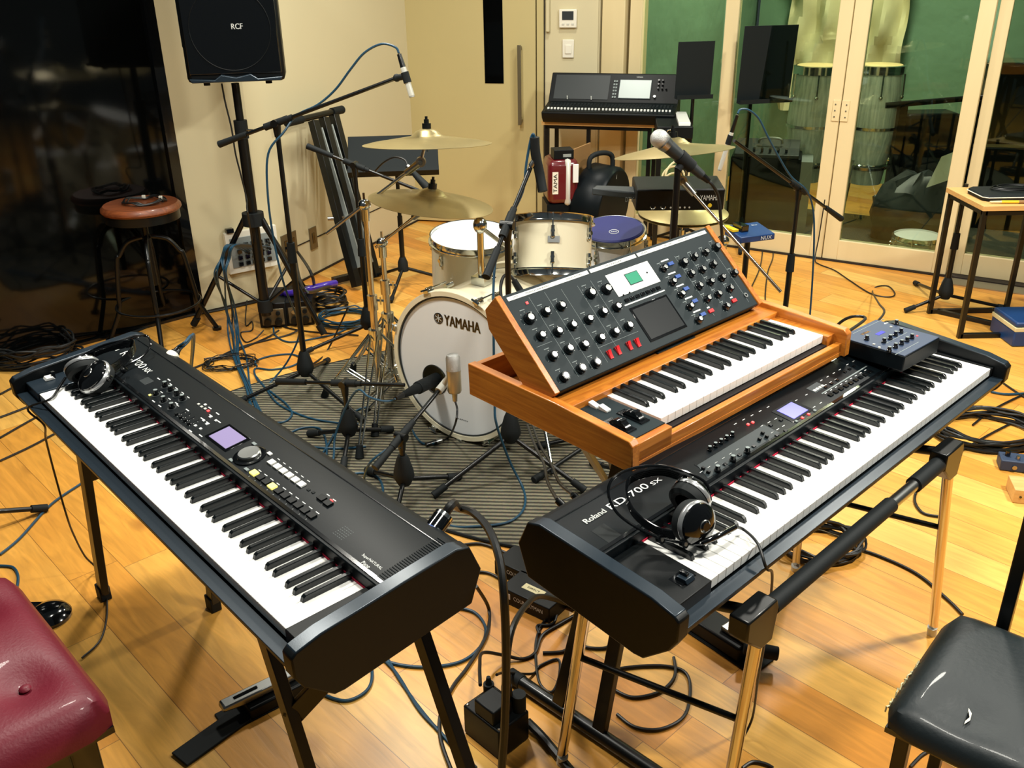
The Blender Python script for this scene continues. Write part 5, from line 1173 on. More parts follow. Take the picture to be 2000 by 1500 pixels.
# ------------------------------------------------------------------ folded stand leaning on the left wall
pb0, pb1 = G(697, 560, .02), G(735, 542, .02); ax_ = (pb1-pb0).normalized()
def wallpt(u, v): return WP(u, v, KINK+Vector((.10, -.03, 0)), C1+Vector((.10, -.03, 0)))
pt0, pt1 = wallpt(612, 236), wallpt(652, 224)
T = Thing('folded_stand', 'black folded keyboard stand leaning against the left wall', 'keyboard stand', loc=(pb0.x, pb0.y, 0))
xx = (pt1-pt0).normalized()
for i, t_ in enumerate((0, .5, 1.0)):
    flat(T, 'frame_tube', lerp(pb0, pb1, t_), lerp(pt0, pt1, t_), .050, .040, xx)
for t_ in (.25, .75): flat(T, 'inner_strip', lerp(pb0, pb1, t_)+Z3*.1, lerp(pt0, pt1, t_)-Z3*.05, .008, .044, xx, m='boxgrey')
ta, tb_ = wallpt(560, 240), wallpt(668, 214)
tp_ = T.part('top_bar', MB().cyl(ta, tb_, .017, n=16), 'blackmetal', world=True); T.part('grip', MB().cyl(lerp(ta, tb_, .80), tb_, .023, n=16), 'rubber', parent=tp_, world=True); T.part('grip', MB().cyl(ta, lerp(ta, tb_, .25), .022, n=16), 'rubber', parent=tp_, world=True)
flat(T, 'foot_bar', G(650, 548, .03), G(752, 524, .03), .035, .035, Z3)
kn_ = lerp(pb0, pt0, .42); T.part('knob', MB().cyl(kn_, kn_-Vector((.06, .01, 0)), .012, n=12).cyl(kn_+xx*.06-Vector((0, .03, 0)), kn_+xx*.06-Vector((0, .06, 0)), .01, n=12), 'steel', world=True)

# ------------------------------------------------------------------ things on the left wall
def W1(u, v, out=0): 
    n = Vector((-(KINK-LA).normalized().y, (KINK-LA).normalized().x, 0)); n = n if n.dot(LA) < 0 else -n
    return WP(u, v, LA+n*out, KINK+n*out), n
def wslab(T, name, pa_, pb_, z0, z1, n, o0, o1, m, parent=None, b=.002):
    mb = MB()
    for z in (z0, z1):
        for p_, o_ in ((pa_, o0), (pb_, o0), (pb_, o1), (pa_, o1)): q = Vector((p_.x, p_.y, z))+n*o_; mb.v.append(q)
    mb.f = [[0,1,2,3],[4,5,6,7],[0,1,5,4],[1,2,6,5],[2,3,7,6],[3,0,4,7]]
    return T.part(name, mb, m, parent=parent, world=True, b=b)
pa_, nn = W1(434, 455); pb_, _ = W1(533, 430); zt = pa_.z; pc2, _ = W1(457, 532)
zb_ = pc2.z
wd = (pb_-pa_); wd.z = 0
T = Thing('connection_panel', 'white-framed grey audio connection panel low on the left wall', 'wall panel', loc=(pa_.x, pa_.y, zb_))
wslab(T, 'frame', pa_, pa_+wd, zb_, zt, nn, .001, .03, 'white')
pp = wslab(T, 'plate', pa_+wd*.07, pa_+wd*.93, zb_+.03, zt-.03, nn, .03, .034, 'boxgrey')
wn3 = wd.normalized()
for r in range(4):
    for k in range(5):
        c = pa_+wd*(.22+.14*k); c = Vector((c.x, c.y, zt-.07-r*(zt-zb_-.12)/3))+nn*.034
        T.part('socket', MB().box((-.011, -.010, 0), (.011, .010, .014 if r < 4 else .02), fr(c, wn3, Z3)), 'gloss', parent=pp, world=True, b=.001)
        if r < 2 and k > 0: T.part('plug', MB().cyl(c, c+nn*.035-Z3*.01, .007, n=10), 'cablack', parent=pp, world=True)
T.part('latch', MB().box((-.02, -.012, 0), (.02, .012, .03), fr(Vector((pa_.x, pa_.y, zt+.012))+nn*.01+wn3*.03, wn3, Z3)), 'gloss', world=True, b=.003)
nB = Vector((-(C1-KINK).normalized().y, (C1-KINK).normalized().x, 0)); nB = nB if nB.dot(KINK) < 0 else -nB
def W2(u, v): return WP(u, v, KINK, C1)
for (u0, v0, u1, v1, lb) in ((602, 447, 620, 482, 'narrow bronze wall outlet with a dark slot'), (547, 462, 581, 492, 'wide bronze wall outlet with plugs behind the speaker stand')):
    a, b_ = W2(u0, v0), W2(u1, v1); T = Thing('wall_outlet', lb, 'outlet', loc=(a.x, a.y, b_.z)); e_ = Vector((b_.x, b_.y, 0))
    pl_ = wslab(T, 'plate', a, b_, b_.z, a.z, nB, 0, .006, 'plate', b=.001)
    for k in ((.5,) if u1-u0 < 25 else (.25, .75)):
        c = a+(b_-a)*k; dd_ = (b_-a); dd_.z = 0; dd_.normalize()
        T.part('slot', MB().box((-.012, -.03, .004), (.012, .03, .008), fr(Vector((c.x, c.y, (a.z+b_.z)/2))+nB*.0, dd_, Z3)), 'gloss', parent=pl_, world=True)
# outlets' black cables
s_ = W2(565, 485)+nB*.03
for i, pts in enumerate(([s_, G(610, 540, .28)+Vector((0, -.2, 0)), G(640, 560, .16), G(665, 562, .06)], [s_+Vector((.02, 0, -.02)), G(606, 530, .3), G(613, 560, .12), G(600, 575, .02)])):
    cable(pts, 'cablack', .008, ('longer' if i == 0 else 'shorter')+' thick black cable drooping from the bronze outlet to the floor')
# bundle of teal cables from the panel
for i in range(7):
    o_ = i*.012; a = pa_+wd*(.3+.08*i); a = Vector((a.x, a.y, zt-.1))+nn*.07
    j_ = [random.Random(i*7+k).uniform(-7, 7) for k in range(10)]
    pts = [a, AY(444+i*3, 478, spb.y-.05), AY(430+i*3+j_[0]*.5, 505, spb.y-.1), AY(424+i*4+j_[1], 540, spb.y-.12), G(436+i*4+j_[2], 600, .14), G(449+i*3+j_[3], 650, .02), G(462+i*2+j_[4]*1.4, 700, .01), G(480+i*2+j_[5], 760, .016), G(494+i*4+j_[6], 820, .016), G(512+i*5, 850, .014)]
    o = cable(pts, 'cablue' if i != 4 else 'cablack', .0042, 'one of the %s cables falling in a bundle from the wall panel' % ('teal' if i != 4 else 'black'))
    if i != 4: o['group'] = 'teal cable bundle from the wall panel'; o['label'] = ('outermost left', 'second', 'third', 'fourth', '', 'fifth', 'outermost right')[i]+' of the teal cables, counted from the left, falling from the wall panel'
    else: o['label'] = 'single black cable in the bundle falling from the wall panel'
def floorcable(L_, m, r, label, zz=None):
    return cable([G(q[0], q[1], q[2] if len(q) > 2 else r+.001) for q in L_], m, r, label)
for L_, m, r, lb in (
    ([(486, 505, .25), (490, 540, .12), (482, 590, .01), (480, 635), (492, 628), (492, 645), (470, 650), (480, 668), (500, 660), (515, 645, .03)], 'cablack', .0035, 'thin black cable curling on the floor below the wall panel'),
    ([(0, 722, .01), (120, 700, .01), (250, 652), (330, 625), (440, 603), (520, 585)], 'cablack', .006, 'black cable along the foot of the left wall'),
    ([(400, 712), (470, 678), (560, 655), (590, 640, .02)], 'cablack', .0045, 'upper black cable running from the left stage piano to the transformers'),
    ([(380, 718), (450, 690), (520, 660), (545, 645, .02)], 'cablack', .0045, 'lower black cable running from the left stage piano to the transformers'),
    ([(425, 772), (500, 755), (560, 738), (620, 705), (642, 680), (680, 600, .2)], 'cablack', .0042, 'black cable crossing the floor towards the folded stand'),
    ([(502, 715), (500, 705), (530, 695), (570, 692), (588, 702), (570, 715), (530, 722), (498, 720), (505, 745), (535, 770, .013), (560, 790, .013), (570, 810, .013), (550, 825, .013), (500, 822, .013), (470, 810, .013), (456, 790, .01)], 'cablue', .0042, 'teal cable making a wide loop left of the bass drum'),
    ([(500, 735), (520, 760, .013), (545, 790, .013), (600, 815, .013), (660, 826, .013), (700, 828, .013)], 'cablue', .0042, 'teal cable lying from the wide loop towards the cymbal stands'),
    ([(534, 640, .02), (538, 655), (565, 668), (620, 660), (660, 650), (700, 630)], 'cablue', .0042, 'teal cable from the transformers to the teal coil'),
    ([(558, 850, .013), (590, 836, .013), (625, 838, .013), (638, 870, .013), (630, 905, .013), (580, 930, .013)], 'cablue', .0042, 'teal cable in a half loop beside the low stand of the bass drum'),
    ([(605, 925, .013), (640, 870, .014), (670, 820, .016), (700, 800, .013), (720, 795, .013)], 'cablue', .0042, 'teal cable running diagonally across the rug'),
    ([(560, 865, .013), (600, 872, .014), (660, 876, .014), (715, 872, .014)], 'cablue', .0042, 'teal cable straight across the rug below the half loop'),
    ([(665, 935, .013), (700, 924, .014), (735, 930, .014), (748, 955, .014), (742, 985, .014)], 'cablue', .0042, 'teal cable curving round the foot of the low condenser stand'),
    ([(0, 770), (60, 740), (140, 712), (230, 665), (310, 628)], 'cablack', .0045, 'black cable leaving the left edge of the picture below the dark window'),
    ([(0, 815), (60, 792), (120, 765), (170, 740)], 'cablack', .0045, 'thick black cable under the low end of the left stage piano'),
    ([(0, 855), (80, 810), (130, 790), (200, 770)], 'cablack', .0042, 'middle black cable left of the left stage piano'),
    ([(0, 900), (60, 872), (120, 840), (170, 815)], 'cablack', .0042, 'lowest black cable left of the left stage piano'),
    ([(0, 1083), (40, 1050), (100, 985), (165, 940), (220, 900)], 'cablue', .0042, 'teal cable passing under the left stage piano'),
    ([(0, 1105), (25, 1108), (35, 1125), (32, 1150), (20, 1165)], 'cablue', .0042, 'short curl of teal cable above the red bench'),
    ([(886, 1068), (940, 1062), (1000, 1085), (1010, 1088)], 'cablack', .0045, 'black cable passing from the left stage piano to the far direct box'),
    ([(892, 1120), (950, 1118), (990, 1140), (1000, 1145)], 'cablack', .0042, 'black cable running to the near direct box'),
    ([(930, 1145, .12), (955, 1190), (950, 1240), (915, 1300), (885, 1340), (862, 1390), (860, 1440), (880, 1500), (900, 1540)], 'cablack', .005, 'black cable sweeping down the floor beside the right leg of the left stand'),
    ([(880, 1185), (925, 1195), (948, 1225), (940, 1260), (905, 1290), (850, 1302), (790, 1300), (740, 1285), (720, 1262)], 'cablue', .0042, 'teal cable in a large loop right of the left stage piano'),
    ([(720, 1275), (727, 1320), (715, 1350), (680, 1368), (645, 1362), (615, 1345)], 'cablue', .0042, 'teal cable curling under the left stage piano'),
    ([(745, 1262), (770, 1310), (810, 1370), (850, 1420), (885, 1455), (930, 1500)], 'cablue', .0042, 'teal cable running down towards the bottom edge'),
    ([(752, 1290), (778, 1320), (818, 1385), (860, 1430), (890, 1465)], 'cablue', .0042, 'second teal cable beside the one running to the bottom edge'),
    ([(938, 1338, .12), (937, 1300, .10), (943, 1275, .06), (985, 1280, .02), (1020, 1287), (1045, 1275), (1060, 1240), (1100, 1215), (1128, 1195), (1100, 1180), (1090, 1170)], 'cablack', .0045, 'black cable from the left plug of the power box to the direct box'),
    ([(970, 1318, .12), (985, 1314, .06), (1040, 1316), (1055, 1300), (1090, 1288), (1092, 1320), (1080, 1350), (1062, 1345), (1050, 1320), (1046, 1260), (1058, 1220), (1080, 1200), (1110, 1160), (1140, 1150)], 'cablack', .0035, 'thin black cable looping right of the power box'),
    ([(998, 1370, .1), (990, 1310, .22), (1000, 1230, .30), (1030, 1180, .22), (1060, 1165, .12), (1130, 1185, .02), (1160, 1190)], 'cablack', .0075, 'thick black cable arching from the power box past the direct box'),
    ([(1030, 1410, .02), (1060, 1440), (1110, 1500), (1160, 1560)], 'cablack', .011, 'thick black supply cable leaving the power box towards the bottom edge'),
    ([(1054, 1238), (1050, 1222), (1080, 1218), (1090, 1190), (1105, 1160)], 'cablack', .0042, 'short black cable kinked beside the direct box'),
    ([(1060, 1275), (1100, 1272), (1125, 1255), (1150, 1265), (1190, 1262), (1208, 1225)], 'cablack', .0042, 'black cable passing behind the chrome leg under the right stage piano'),
    ([(1180, 1345), (1186, 1315), (1230, 1303), (1300, 1301), (1340, 1315), (1348, 1355), (1335, 1400), (1290, 1424), (1240, 1420), (1205, 1395)], 'cablack', .0042, 'black cable in an oval loop under the right stage piano'),
    ([(1316, 1284), (1318, 1320), (1290, 1350), (1240, 1362), (1205, 1350), (1180, 1330)], 'cablack', .0042, 'black cable crossing the oval loop under the right stage piano'),
    ([(1450, 1500), (1470, 1488), (1495, 1492), (1510, 1500)], 'cablack', .004, 'short arc of black cable at the bottom edge'),
    ([(1778, 1498), (1800, 1475), (1825, 1460)], 'cablack', .004, 'short piece of cable beside the black chair'),
    ([(1655, 1068), (1710, 1083), (1790, 1120), (1850, 1170), (1880, 1200)], 'cablack', .0045, 'black cable crossing the floor from the coil to the black chair'),
    ([(1850, 1010), (1800, 1000), (1790, 960), (1850, 900), (1930, 850), (2000, 815)], 'cablack', .0045, 'lower of two black cables running to the right edge behind the coil'),
    ([(1900, 830), (1940, 800), (2000, 770), (2060, 745)], 'cablack', .0045, 'upper of two black cables running to the right edge behind the coil'),
    ([(1935, 765), (1970, 770), (2040, 765)], 'cablue', .005, 'teal cable at the right edge beyond the right stage piano'),
    ([(1955, 745), (2000, 775), (2050, 800)], 'cablack', .004, 'black cable crossing the teal cable at the right edge'),
    ([(1485, 455, .02), (1505, 470), (1510, 500), (1500, 530), (1495, 570), (1495, 600)], 'cablack', .0035, 'thin black cable right of the blue pedal'),
    ([(1470, 470, .02), (1488, 480), (1485, 520), (1468, 560)], 'cablack', .0035, 'thin black cable below the blue pedal')):
    floorcable(L_, m, r, lb)
def coil(name, label, c, R, n, r, m, sq=.8, h=.03, jit=.18, seed=1, cat='cable coil'):
    rnd = random.Random(seed); pts = []
    for k in range(n*14):
        a = 2*PI*k/14; t_ = 1+rnd.uniform(-jit, jit)*.6*math.sin(k*.31)+rnd.uniform(-.03, .03)
        pts.append((c.x+math.cos(a)*R*t_+rnd.uniform(-.006, .006), c.y+math.sin(a)*R*sq*t_+rnd.uniform(-.006, .006), r+.002+h*(.5+.5*math.sin(k*.17+seed))*rnd.uniform(.6, 1)))
    return single(name, MB().tube(pts, r, 6, 3), m, label, cat)
coil('cable_coil', 'black cable coil on the floor at the far left edge below the dark window', G(62, 700), .20, 14, .005, 'cablack', .75, .10, .35, 3)
coil('cable_coil', 'teal cable coil on the floor left of the cymbal stands', G(675, 628), .13, 9, .0042, 'cablue', .9, .04, .12, 5)
coil('cable_coil', 'dark cable coil hung with a violet strap beside the transformers', G(640, 600), .10, 9, .005, 'cablack', .8, .09, .2, 6)
coil('cable_coil', 'tangle of thin black wire on the floor behind the left stage piano', G(450, 712), .11, 9, .0022, 'cablack', .7, .02, .6, 11)
coil('cable_coil', 'large black cable coil under the far end of the right stage piano', G(1925, 850), .19, 12, .005, 'cablack', .75, .05, .18, 8)
coil('cable_coil', 'black cable coil below the middle of the right stage piano', G(1600, 1070), .12, 9, .0045, 'cablack', .8, .04, .25, 9)
T = Thing('strap', 'shiny violet strap lying over the transformers', 'strap', loc=G(600, 575, .1))
T.part('band', MB().tube([G(548, 574, .13), G(575, 572, .15), G(610, 563, .15), G(640, 556, .15), G(655, 553, .14)], .018, 10, 5), 'purple', world=True)
for i, (u, v, lb) in enumerate(((536, 640, 'left of two black transformer boxes with a metal face'), (588, 636, 'right of two black transformer boxes, partly behind the stands'))):
    p = G(u, v, 0); T = Thing('transformer', lb, 'power supply', loc=p, rz=.12)
    T.part('case', MB().box((-.068, 0, .001), (.068, .26, .13)), 'plastic', b=.006)
    f_ = T.part('faceplate', MB().box((-.055, -.003, .015), (.055, .001, .10)), 'plate', b=.002)
    for x_, z_ in ((-.027, .035), (.027, .035)): T.part('connector', MB().cyl((x_, .0, z_), (x_, -.028, z_), .018, n=16), 'blackmetal', parent=f_)
    for x_ in (-.027, .027): T.part('terminal', MB().cyl((x_, .0, .078), (x_, -.012, .078), .011, n=14), 'steel' if x_ < 0 else 'rubber', parent=f_)

# ------------------------------------------------------------------ round stool
sc = G(322, 655, 0); zs_ = ONV(280, 396, sc)
T = Thing('round_stool', 'round wooden-topped stool with dark metal legs by the dark window', 'stool', loc=sc)
T.part('seat', MB().lathe([(0, 0), (.165, 0), (.178, -.012), (.180, -.024), (.172, -.034), (0, -.034)], (0, 0, zs_), (0, 0, 1), 56), 'stoolwood')
T.part('seat_ring', MB().lathe([(.158, -.034), (.168, -.034), (.168, -.075), (.158, -.075), (.158, -.034)], (0, 0, zs_), (0, 0, 1), 48), 'blackmetal')
T.part('screw_column', MB().cyl((0, 0, zs_-.4), (0, 0, zs_-.03), .014, n=14), 'blackmetal')
T.part('footrest_ring', MB().ring((0, 0, .17), (0, 0, 1), .195, .006, 56, 8), 'blackmetal')
for k in range(4):
    a = PI/4+k*PI/2-.5; d = Vector((math.cos(a), math.sin(a), 0))
    lg = T.part('leg', MB().tube([d*.02+Z3*(zs_-.16), d*.09+Z3*(zs_-.18), d*.135+Z3*(zs_-.24), d*.15+Z3*.4, d*.175+Z3*.22, d*.185+Z3*.15, d*.25+Z3*.012], .011, 10, 6), 'blackmetal')
    T.part('foot_pad', MB().cyl(d*.25, d*.25+Z3*.014, .022, n=16), 'blackmetal', parent=lg)
mb = MB(); rnd = random.Random(4); pts = []
for k in range(48):
    a = k*.40; R_ = .075+.012*math.sin(k*.23); pts.append((.02+math.cos(a)*R_*1.15, math.sin(a)*R_, .006+.004*(k % 4)))
T2 = Thing('cable_coil', 'thin black cable coiled on the round wooden stool', 'cable coil', loc=sc+Z3*zs_)
T2.part('loops', MB().tube(pts, .0035, 6, 3), 'cablack')
for a in (.7, 1.9): T2.part('tie', MB().box((-.008, -.006, 0), (.008, .006, .016), Matrix.Translation((.02+math.cos(a)*.08, math.sin(a)*.07, .006))), 'white', b=.002)

# ------------------------------------------------------------------ seats in the foreground
def cushion(T, name, poly, z0, z1, m, puff=.02, buttons=(), dent=.024):
    """soft seat from a quad (local x,y)"""
    n = 26; P = [Vector((a, b, 0)) for a, b in poly]; vs = []; fs = []
    W_ = (P[1]-P[0]).length; H_ = (P[3]-P[0]).length
    for j in range(n+1):
        for i in range(n+1):
            s_, t_ = i/n, j/n
            p = P[0]*(1-s_)*(1-t_)+P[1]*s_*(1-t_)+P[2]*s_*t_+P[3]*(1-s_)*t_
            e = min(s_*W_, (1-s_)*W_, t_*H_, (1-t_)*H_); ed = min(1, e/.055)
            z = z1-.030*(1-math.sqrt(max(0, 1-(1-ed)**2)))+puff*math.sin(PI*s_)**.5*math.sin(PI*t_)**.5
            for bx, by in buttons:
                d = math.hypot((s_-bx)*W_, (t_-by)*H_); z -= dent*math.exp(-(d/.05)**2)+dent*.35*math.exp(-(d/.11)**2)
            q_ = (P[0]+P[2])*.5; cr = max(0, 1-s_*W_/.05)*max(0, 1-t_*H_/.05) + max(0, 1-(1-s_)*W_/.05)*max(0, 1-t_*H_/.05) + max(0, 1-s_*W_/.05)*max(0, 1-(1-t_)*H_/.05) + max(0, 1-(1-s_)*W_/.05)*max(0, 1-(1-t_)*H_/.05)
            p = p+(q_-p).normalized()*.018*cr if (q_-p).length > 0 else p
            vs.append((p.x, p.y, z))
    for j in range(n):
        for i in range(n):
            a = j*(n+1)+i; fs.append((a, a+1, a+n+2, a+n+1))
    mb = MB().add(vs, fs); rim = [j for j in range(n+1)]+[(k+1)*(n+1)-1 for k in range(1, n+1)]+[(n)*(n+1)+k for k in range(n-1, -1, -1)]+[k*(n+1) for k in range(n-1, 0, -1)]
    o0 = len(mb.v)
    for r in rim: v = mb.v[r]; mb.v.append(Vector((v.x, v.y, z0)))
    m_ = len(rim)
    for k in range(m_): mb.f.append([rim[k], rim[(k+1) % m_], o0+(k+1) % m_, o0+k])
    mb.f.append([o0+k for k in range(m_)])
    return T.part(name, mb, m)
zr = .50
c0, c1_, cL, cB = G(222, 1356, zr), G(0, 1078, zr), G(0, 1078, zr), G(0, 1440, zr)
u1 = (c1_-c0); u1.z = 0; u1.normalize(); u2 = (cB-c0); u2.z = 0; u2.normalize(); u2 = (u2-u1*u2.dot(u1)).normalized()
T = Thing('piano_bench', 'deep red buttoned leather bench at the lower left corner', 'bench', loc=(c0.x, c0.y, 0), rz=math.atan2(u1.y, u1.x))
sgn = 1 if Vector((-u1.y, u1.x, 0)).dot(u2) > 0 else -1
LX, LY_ = .56, .34*sgn
bt = [(.34, .36), (.82, .36), (.34, .8), (.82, .8)]
bt = [(.27, .30), (.76, .30), (.27, .76), (.76, .76)]
cu_ = cushion(T, 'seat', [(0, 0), (LX, 0), (LX, LY_), (0, LY_)] , zr-.075, zr-.012, 'redleather', .024, bt)
for bx, by in bt: T.part('button', MB().sphere((bx*LX, by*LY_, zr-.020), .011, 12, (1, 1, .5)), 'redleather', parent=cu_)
T.part('seat_board', MB().box((.01, min(.01*sgn, LY_-.01*sgn), zr-.088), (LX-.01, max(.01*sgn, LY_-.01*sgn), zr-.074)), 'gloss')
for x_ in (.06, LX-.06):
    for y_ in (.06*sgn, LY_-.06*sgn):
        T.part('leg', MB().box((x_-.024, y_-.024, 0), (x_+.024, y_+.024, zr-.088)), 'gloss', b=.004)
for x_ in (.06, LX-.06): T.part('rail', MB().box((x_-.012, min(.06*sgn, LY_-.06*sgn), zr-.16), (x_+.012, max(.06*sgn, LY_-.06*sgn), zr-.12)), 'gloss', b=.002)
for y_ in (.06*sgn, LY_-.06*sgn): T.part('rail', MB().box((.06, y_-.012, zr-.16), (LX-.06, y_+.012, zr-.12)), 'gloss', b=.002)
for s_ in (0, 1): T.part('scissor_arm', MB().cyl((.1 if s_ else LX-.1, LY_*.3, zr-.1), (LX-.12 if s_ else .12, LY_*.3, .25), .010, n=10), 'blackmetal')
zk = .46
d0, d1, d2 = G(1722, 1378, zk), G(1864, 1172, zk), G(1990, 1545, zk)
u1 = (d1-d0); u1.z = 0; LXk = u1.length; u1.normalize(); 
T = Thing('piano_chair', 'black vinyl seat with frayed edges and a tear at the lower right corner', 'chair', loc=(d0.x, d0.y, 0), rz=math.atan2(u1.y, u1.x))
LYk = -.40
tq = T.Mi @ G(1888, 1402, zk-.006)
ck = cushion(T, 'seat', [(0, 0), (LXk, 0), (LXk, LYk), (0, LYk)], zk-.05, zk-.006, 'blackleather', .012, [(tq.x/LXk, tq.y/LYk)], .007)
rnd = random.Random(2)
mb = MB().tube([(.035+.16*k/40+rnd.uniform(-.002, .002), -.0005+rnd.uniform(-.002, .002), zk-.035+rnd.uniform(-.008, .010)) for k in range(41)], .0016, 5, 1)
T.part('frayed_edge', mb, 'tape', parent=ck)
tq = Vector((tq.x, tq.y+.012, zk-.0015))
T.part('tear', MB().prism([(-.022, -.002), (-.006, -.007), (.012, -.004), (.022, .004), (.006, .001), (-.008, -.001)], 0, .0012, Matrix.Translation(tq+Vector((0, -.012, -.002)))), 'white', parent=ck)
T.part('tear_hole', MB().prism([(-.014, -.001), (.0, -.004), (.014, .002), (.0, .0005)], 0, .0012, Matrix.Translation(tq+Vector((0, -.012, -.0012)))), 'gloss', parent=ck)
T.part('seat_board', MB().box((.01, LYk+.01, zk-.062), (LXk-.01, -.01, zk-.05)), 'gloss')
for x_ in (.03, LXk-.03):
    for y_ in (-.04, LYk+.04): T.part('leg', MB().box((x_-.012, y_-.012, 0), (x_+.012, y_+.012, zk-.062)), 'blackmetal', b=.002)
up = G(1957, 1215, zk); lu = T.Mi @ up
T.part('back_post', MB().box((LXk+.006, lu.y-.012, .1), (LXk+.030, lu.y+.012, .92)), 'blackmetal', b=.003)
T.part('back_post', MB().box((LXk+.006, lu.y-.262, .1), (LXk+.030, lu.y-.238, .92)), 'blackmetal', b=.003)

# ------------------------------------------------------------------ pedals and boxes on the floor
def pedal(name, label, a, b_, plate=None):
    d = (b_-a); L = d.length; T = Thing(name, label, 'pedal', loc=a, rz=math.atan2(d.y, d.x))
    T.part('base', MB().box((0, -.038, .001), (L, .038, .034)), 'plastic', b=.005)
    T.part('base_plate', MB().box((-.06, -.04, .0), (L*.5, .04, .004)), 'rubber', b=.001)
    T.part('treadle', MB().prism([(-.055, .045), (-.05, .058), (L*.4, .056), (L*.4, .036), (.0, .036)], -.017, .017, axis='y'), 'steel', b=.004)
    T.part('treadle_groove', MB().box((-.02, -.004, .058), (.04, .004, .0595)), 'gloss')
    return T
a, b_ = G(478, 1392, .0), G(735, 1262, .0)
T = pedal('sustain_pedal', 'chrome-topped pedal with a long black plate under the left stage piano', a, b_)
flat(T, 'long_plate', G(350, 1484, .005), G(620, 1290, .005), .006, .062, Z3, m='rubber')
a, b_ = G(1478, 1298, 0), G(1320, 1195, 0)
T = Thing('sustain_pedal', 'black pedal with a chrome lever under the right stage piano', 'pedal', loc=a, rz=math.atan2((b_-a).y, (b_-a).x))
L = (b_-a).length
T.part('base', MB().box((-.02, -.045, .001), (L, .045, .006)), 'rubber', b=.001); T.part('body', MB().box((.03, -.04, .006), (L-.02, .04, .05)), 'plastic', b=.006)
T.part('lever', MB().prism([(-.0, .05), (.0, .06), (.11, .066), (.11, .05)], -.018, .018, axis='y'), 'steel', b=.004)
p0, p1 = G(1475, 1268, .055), G(1520, 1277, .05); T.part('roller', MB().cyl(p0+(p0-p1)*.5, p1, .018, n=20), 'rubber', world=True, b=.003)
def dibox(c, rz, label, tape):
    T = Thing('direct_box', label, 'direct box', loc=c, rz=rz)
    T.part('case', MB().box((-.05, -.085, .001), (.05, .085, .05)), 'plastic', b=.003)
    T.text('COUNTRYMAN', (-.0515, -.012, .030), (0, -1, 0), (0, 0, 1), w=.10, h=.013, ext=-.0008)
    T.part('mark', MB().box((-.0508, .050, .02), (-.0502, .070, .038)), 'print')
    if tape:
        tp_ = T.part('tape_label', MB().box((-.018, -.035, .050), (.006, .035, .0508)), 'tape'); T.text('DIRECT', (-.006, 0, .0512), (0, -1, 0), (1, 0, 0), w=.04, h=.007, m='gloss', parent=tp_)
    return T
ca_, cb2 = G(998, 1160, .0), G(1062, 1190, .0)
dv = (cb2-ca_).normalized(); rzd = math.atan2(dv.y, dv.x)+PI/2
c = G(1045, 1150, .05); c.z = 0
dibox(c, rzd, 'near black direct box with a strip of tape on its top', True)
c = G(1030, 1098, .05); c.z = 0
dibox(c, rzd, 'far black direct box half hidden under the right stage piano', False)
pcs = [G(905, 1378, .085), G(962, 1335, .085), G(1033, 1388, .085), G(975, 1432, .085)]
cc = (pcs[0]+pcs[1]+pcs[2]+pcs[3])/4; ex = ((pcs[2]-pcs[1])+(pcs[3]-pcs[0]))/2; ey = ((pcs[1]-pcs[0])+(pcs[2]-pcs[3]))/2
T = Thing('power_box', 'black metal power distribution box with plugs, on the floor between the stands', 'power box', loc=(cc.x, cc.y, 0), rz=math.atan2(ex.y, ex.x))
wx, wy = ex.length/2, ey.length/2
T.part('case', MB().box((-wx, -wy, .001), (wx, wy, .085)), 'plastic', b=.004)
for sx__ in (-1, 1):
    for sy__ in (-1, 1): T.part('screw', MB().sphere((sx__*(wx-.008), sy__*(wy-.008), .085), .004, 8), 'steel')
for x_, y_ in ((-.045, .02), (-.01, .045)): T.part('plug', MB().cyl((x_, y_, .085), (x_, y_, .115), .013, n=14).cyl((x_, y_, .115), (x_, y_, .135), .008, .005, n=12), 'rubber')
T.part('adapter', MB().box((-.025, -.045, .085), (.04, .015, .125)), 'plastic', b=.004)
T.part('plug', MB().cyl((.04, .035, .085), (.04, .035, .13), .017, n=16), 'rubber')
# pedals at the right edge
p = G(1982, 915, 0); T = Thing('effect_pedal', 'small steel-blue effect pedal on the floor at the right edge', 'pedal', loc=p, rz=-.3)
T.part('case', MB().box((-.055, -.03, .001), (.055, .04, .042)), 'slateblue', b=.004); T.part('knob', MB().cyl((-.03, .01, .042), (-.03, .01, .062), .009, n=12), 'gloss'); T.part('footswitch', MB().cyl((.0, -.01, .042), (.0, -.01, .055), .007, n=12).cyl((.035, .015, .042), (.035, .015, .058), .008, n=12), 'steel')
for x_ in (-.01, .03): T.part('jack', MB().cyl((x_, -.03, .02), (x_, -.036, .02), .008, n=12), 'steel')
p = G(2003, 985, 0); T = Thing('wooden_box', 'pale box cut off by the right edge below the steel-blue pedal', 'box', loc=p, rz=-.25)
T.part('case', MB().box((-.04, 0, .001), (.12, .10, .05)), 'tablewood', b=.002); T.part('hole', MB().cyl((-.02, -.002, .025), (-.02, .001, .025), .004), 'gloss')
p = G(1976, 678, 0); T = Thing('storage_box', 'blue box with a cream stripe cut off by the right edge', 'box', loc=p, rz=0)
T.part('lower_case', MB().box((0, 0, .001), (.35, .22, .075)), 'bluebox', b=.006); T.part('stripe', MB().box((-.002, -.002, .075), (.352, .222, .095)), 'tape', b=.002); T.part('lid', MB().box((0, 0, .095), (.35, .22, .12)), 'bluebox', b=.008)

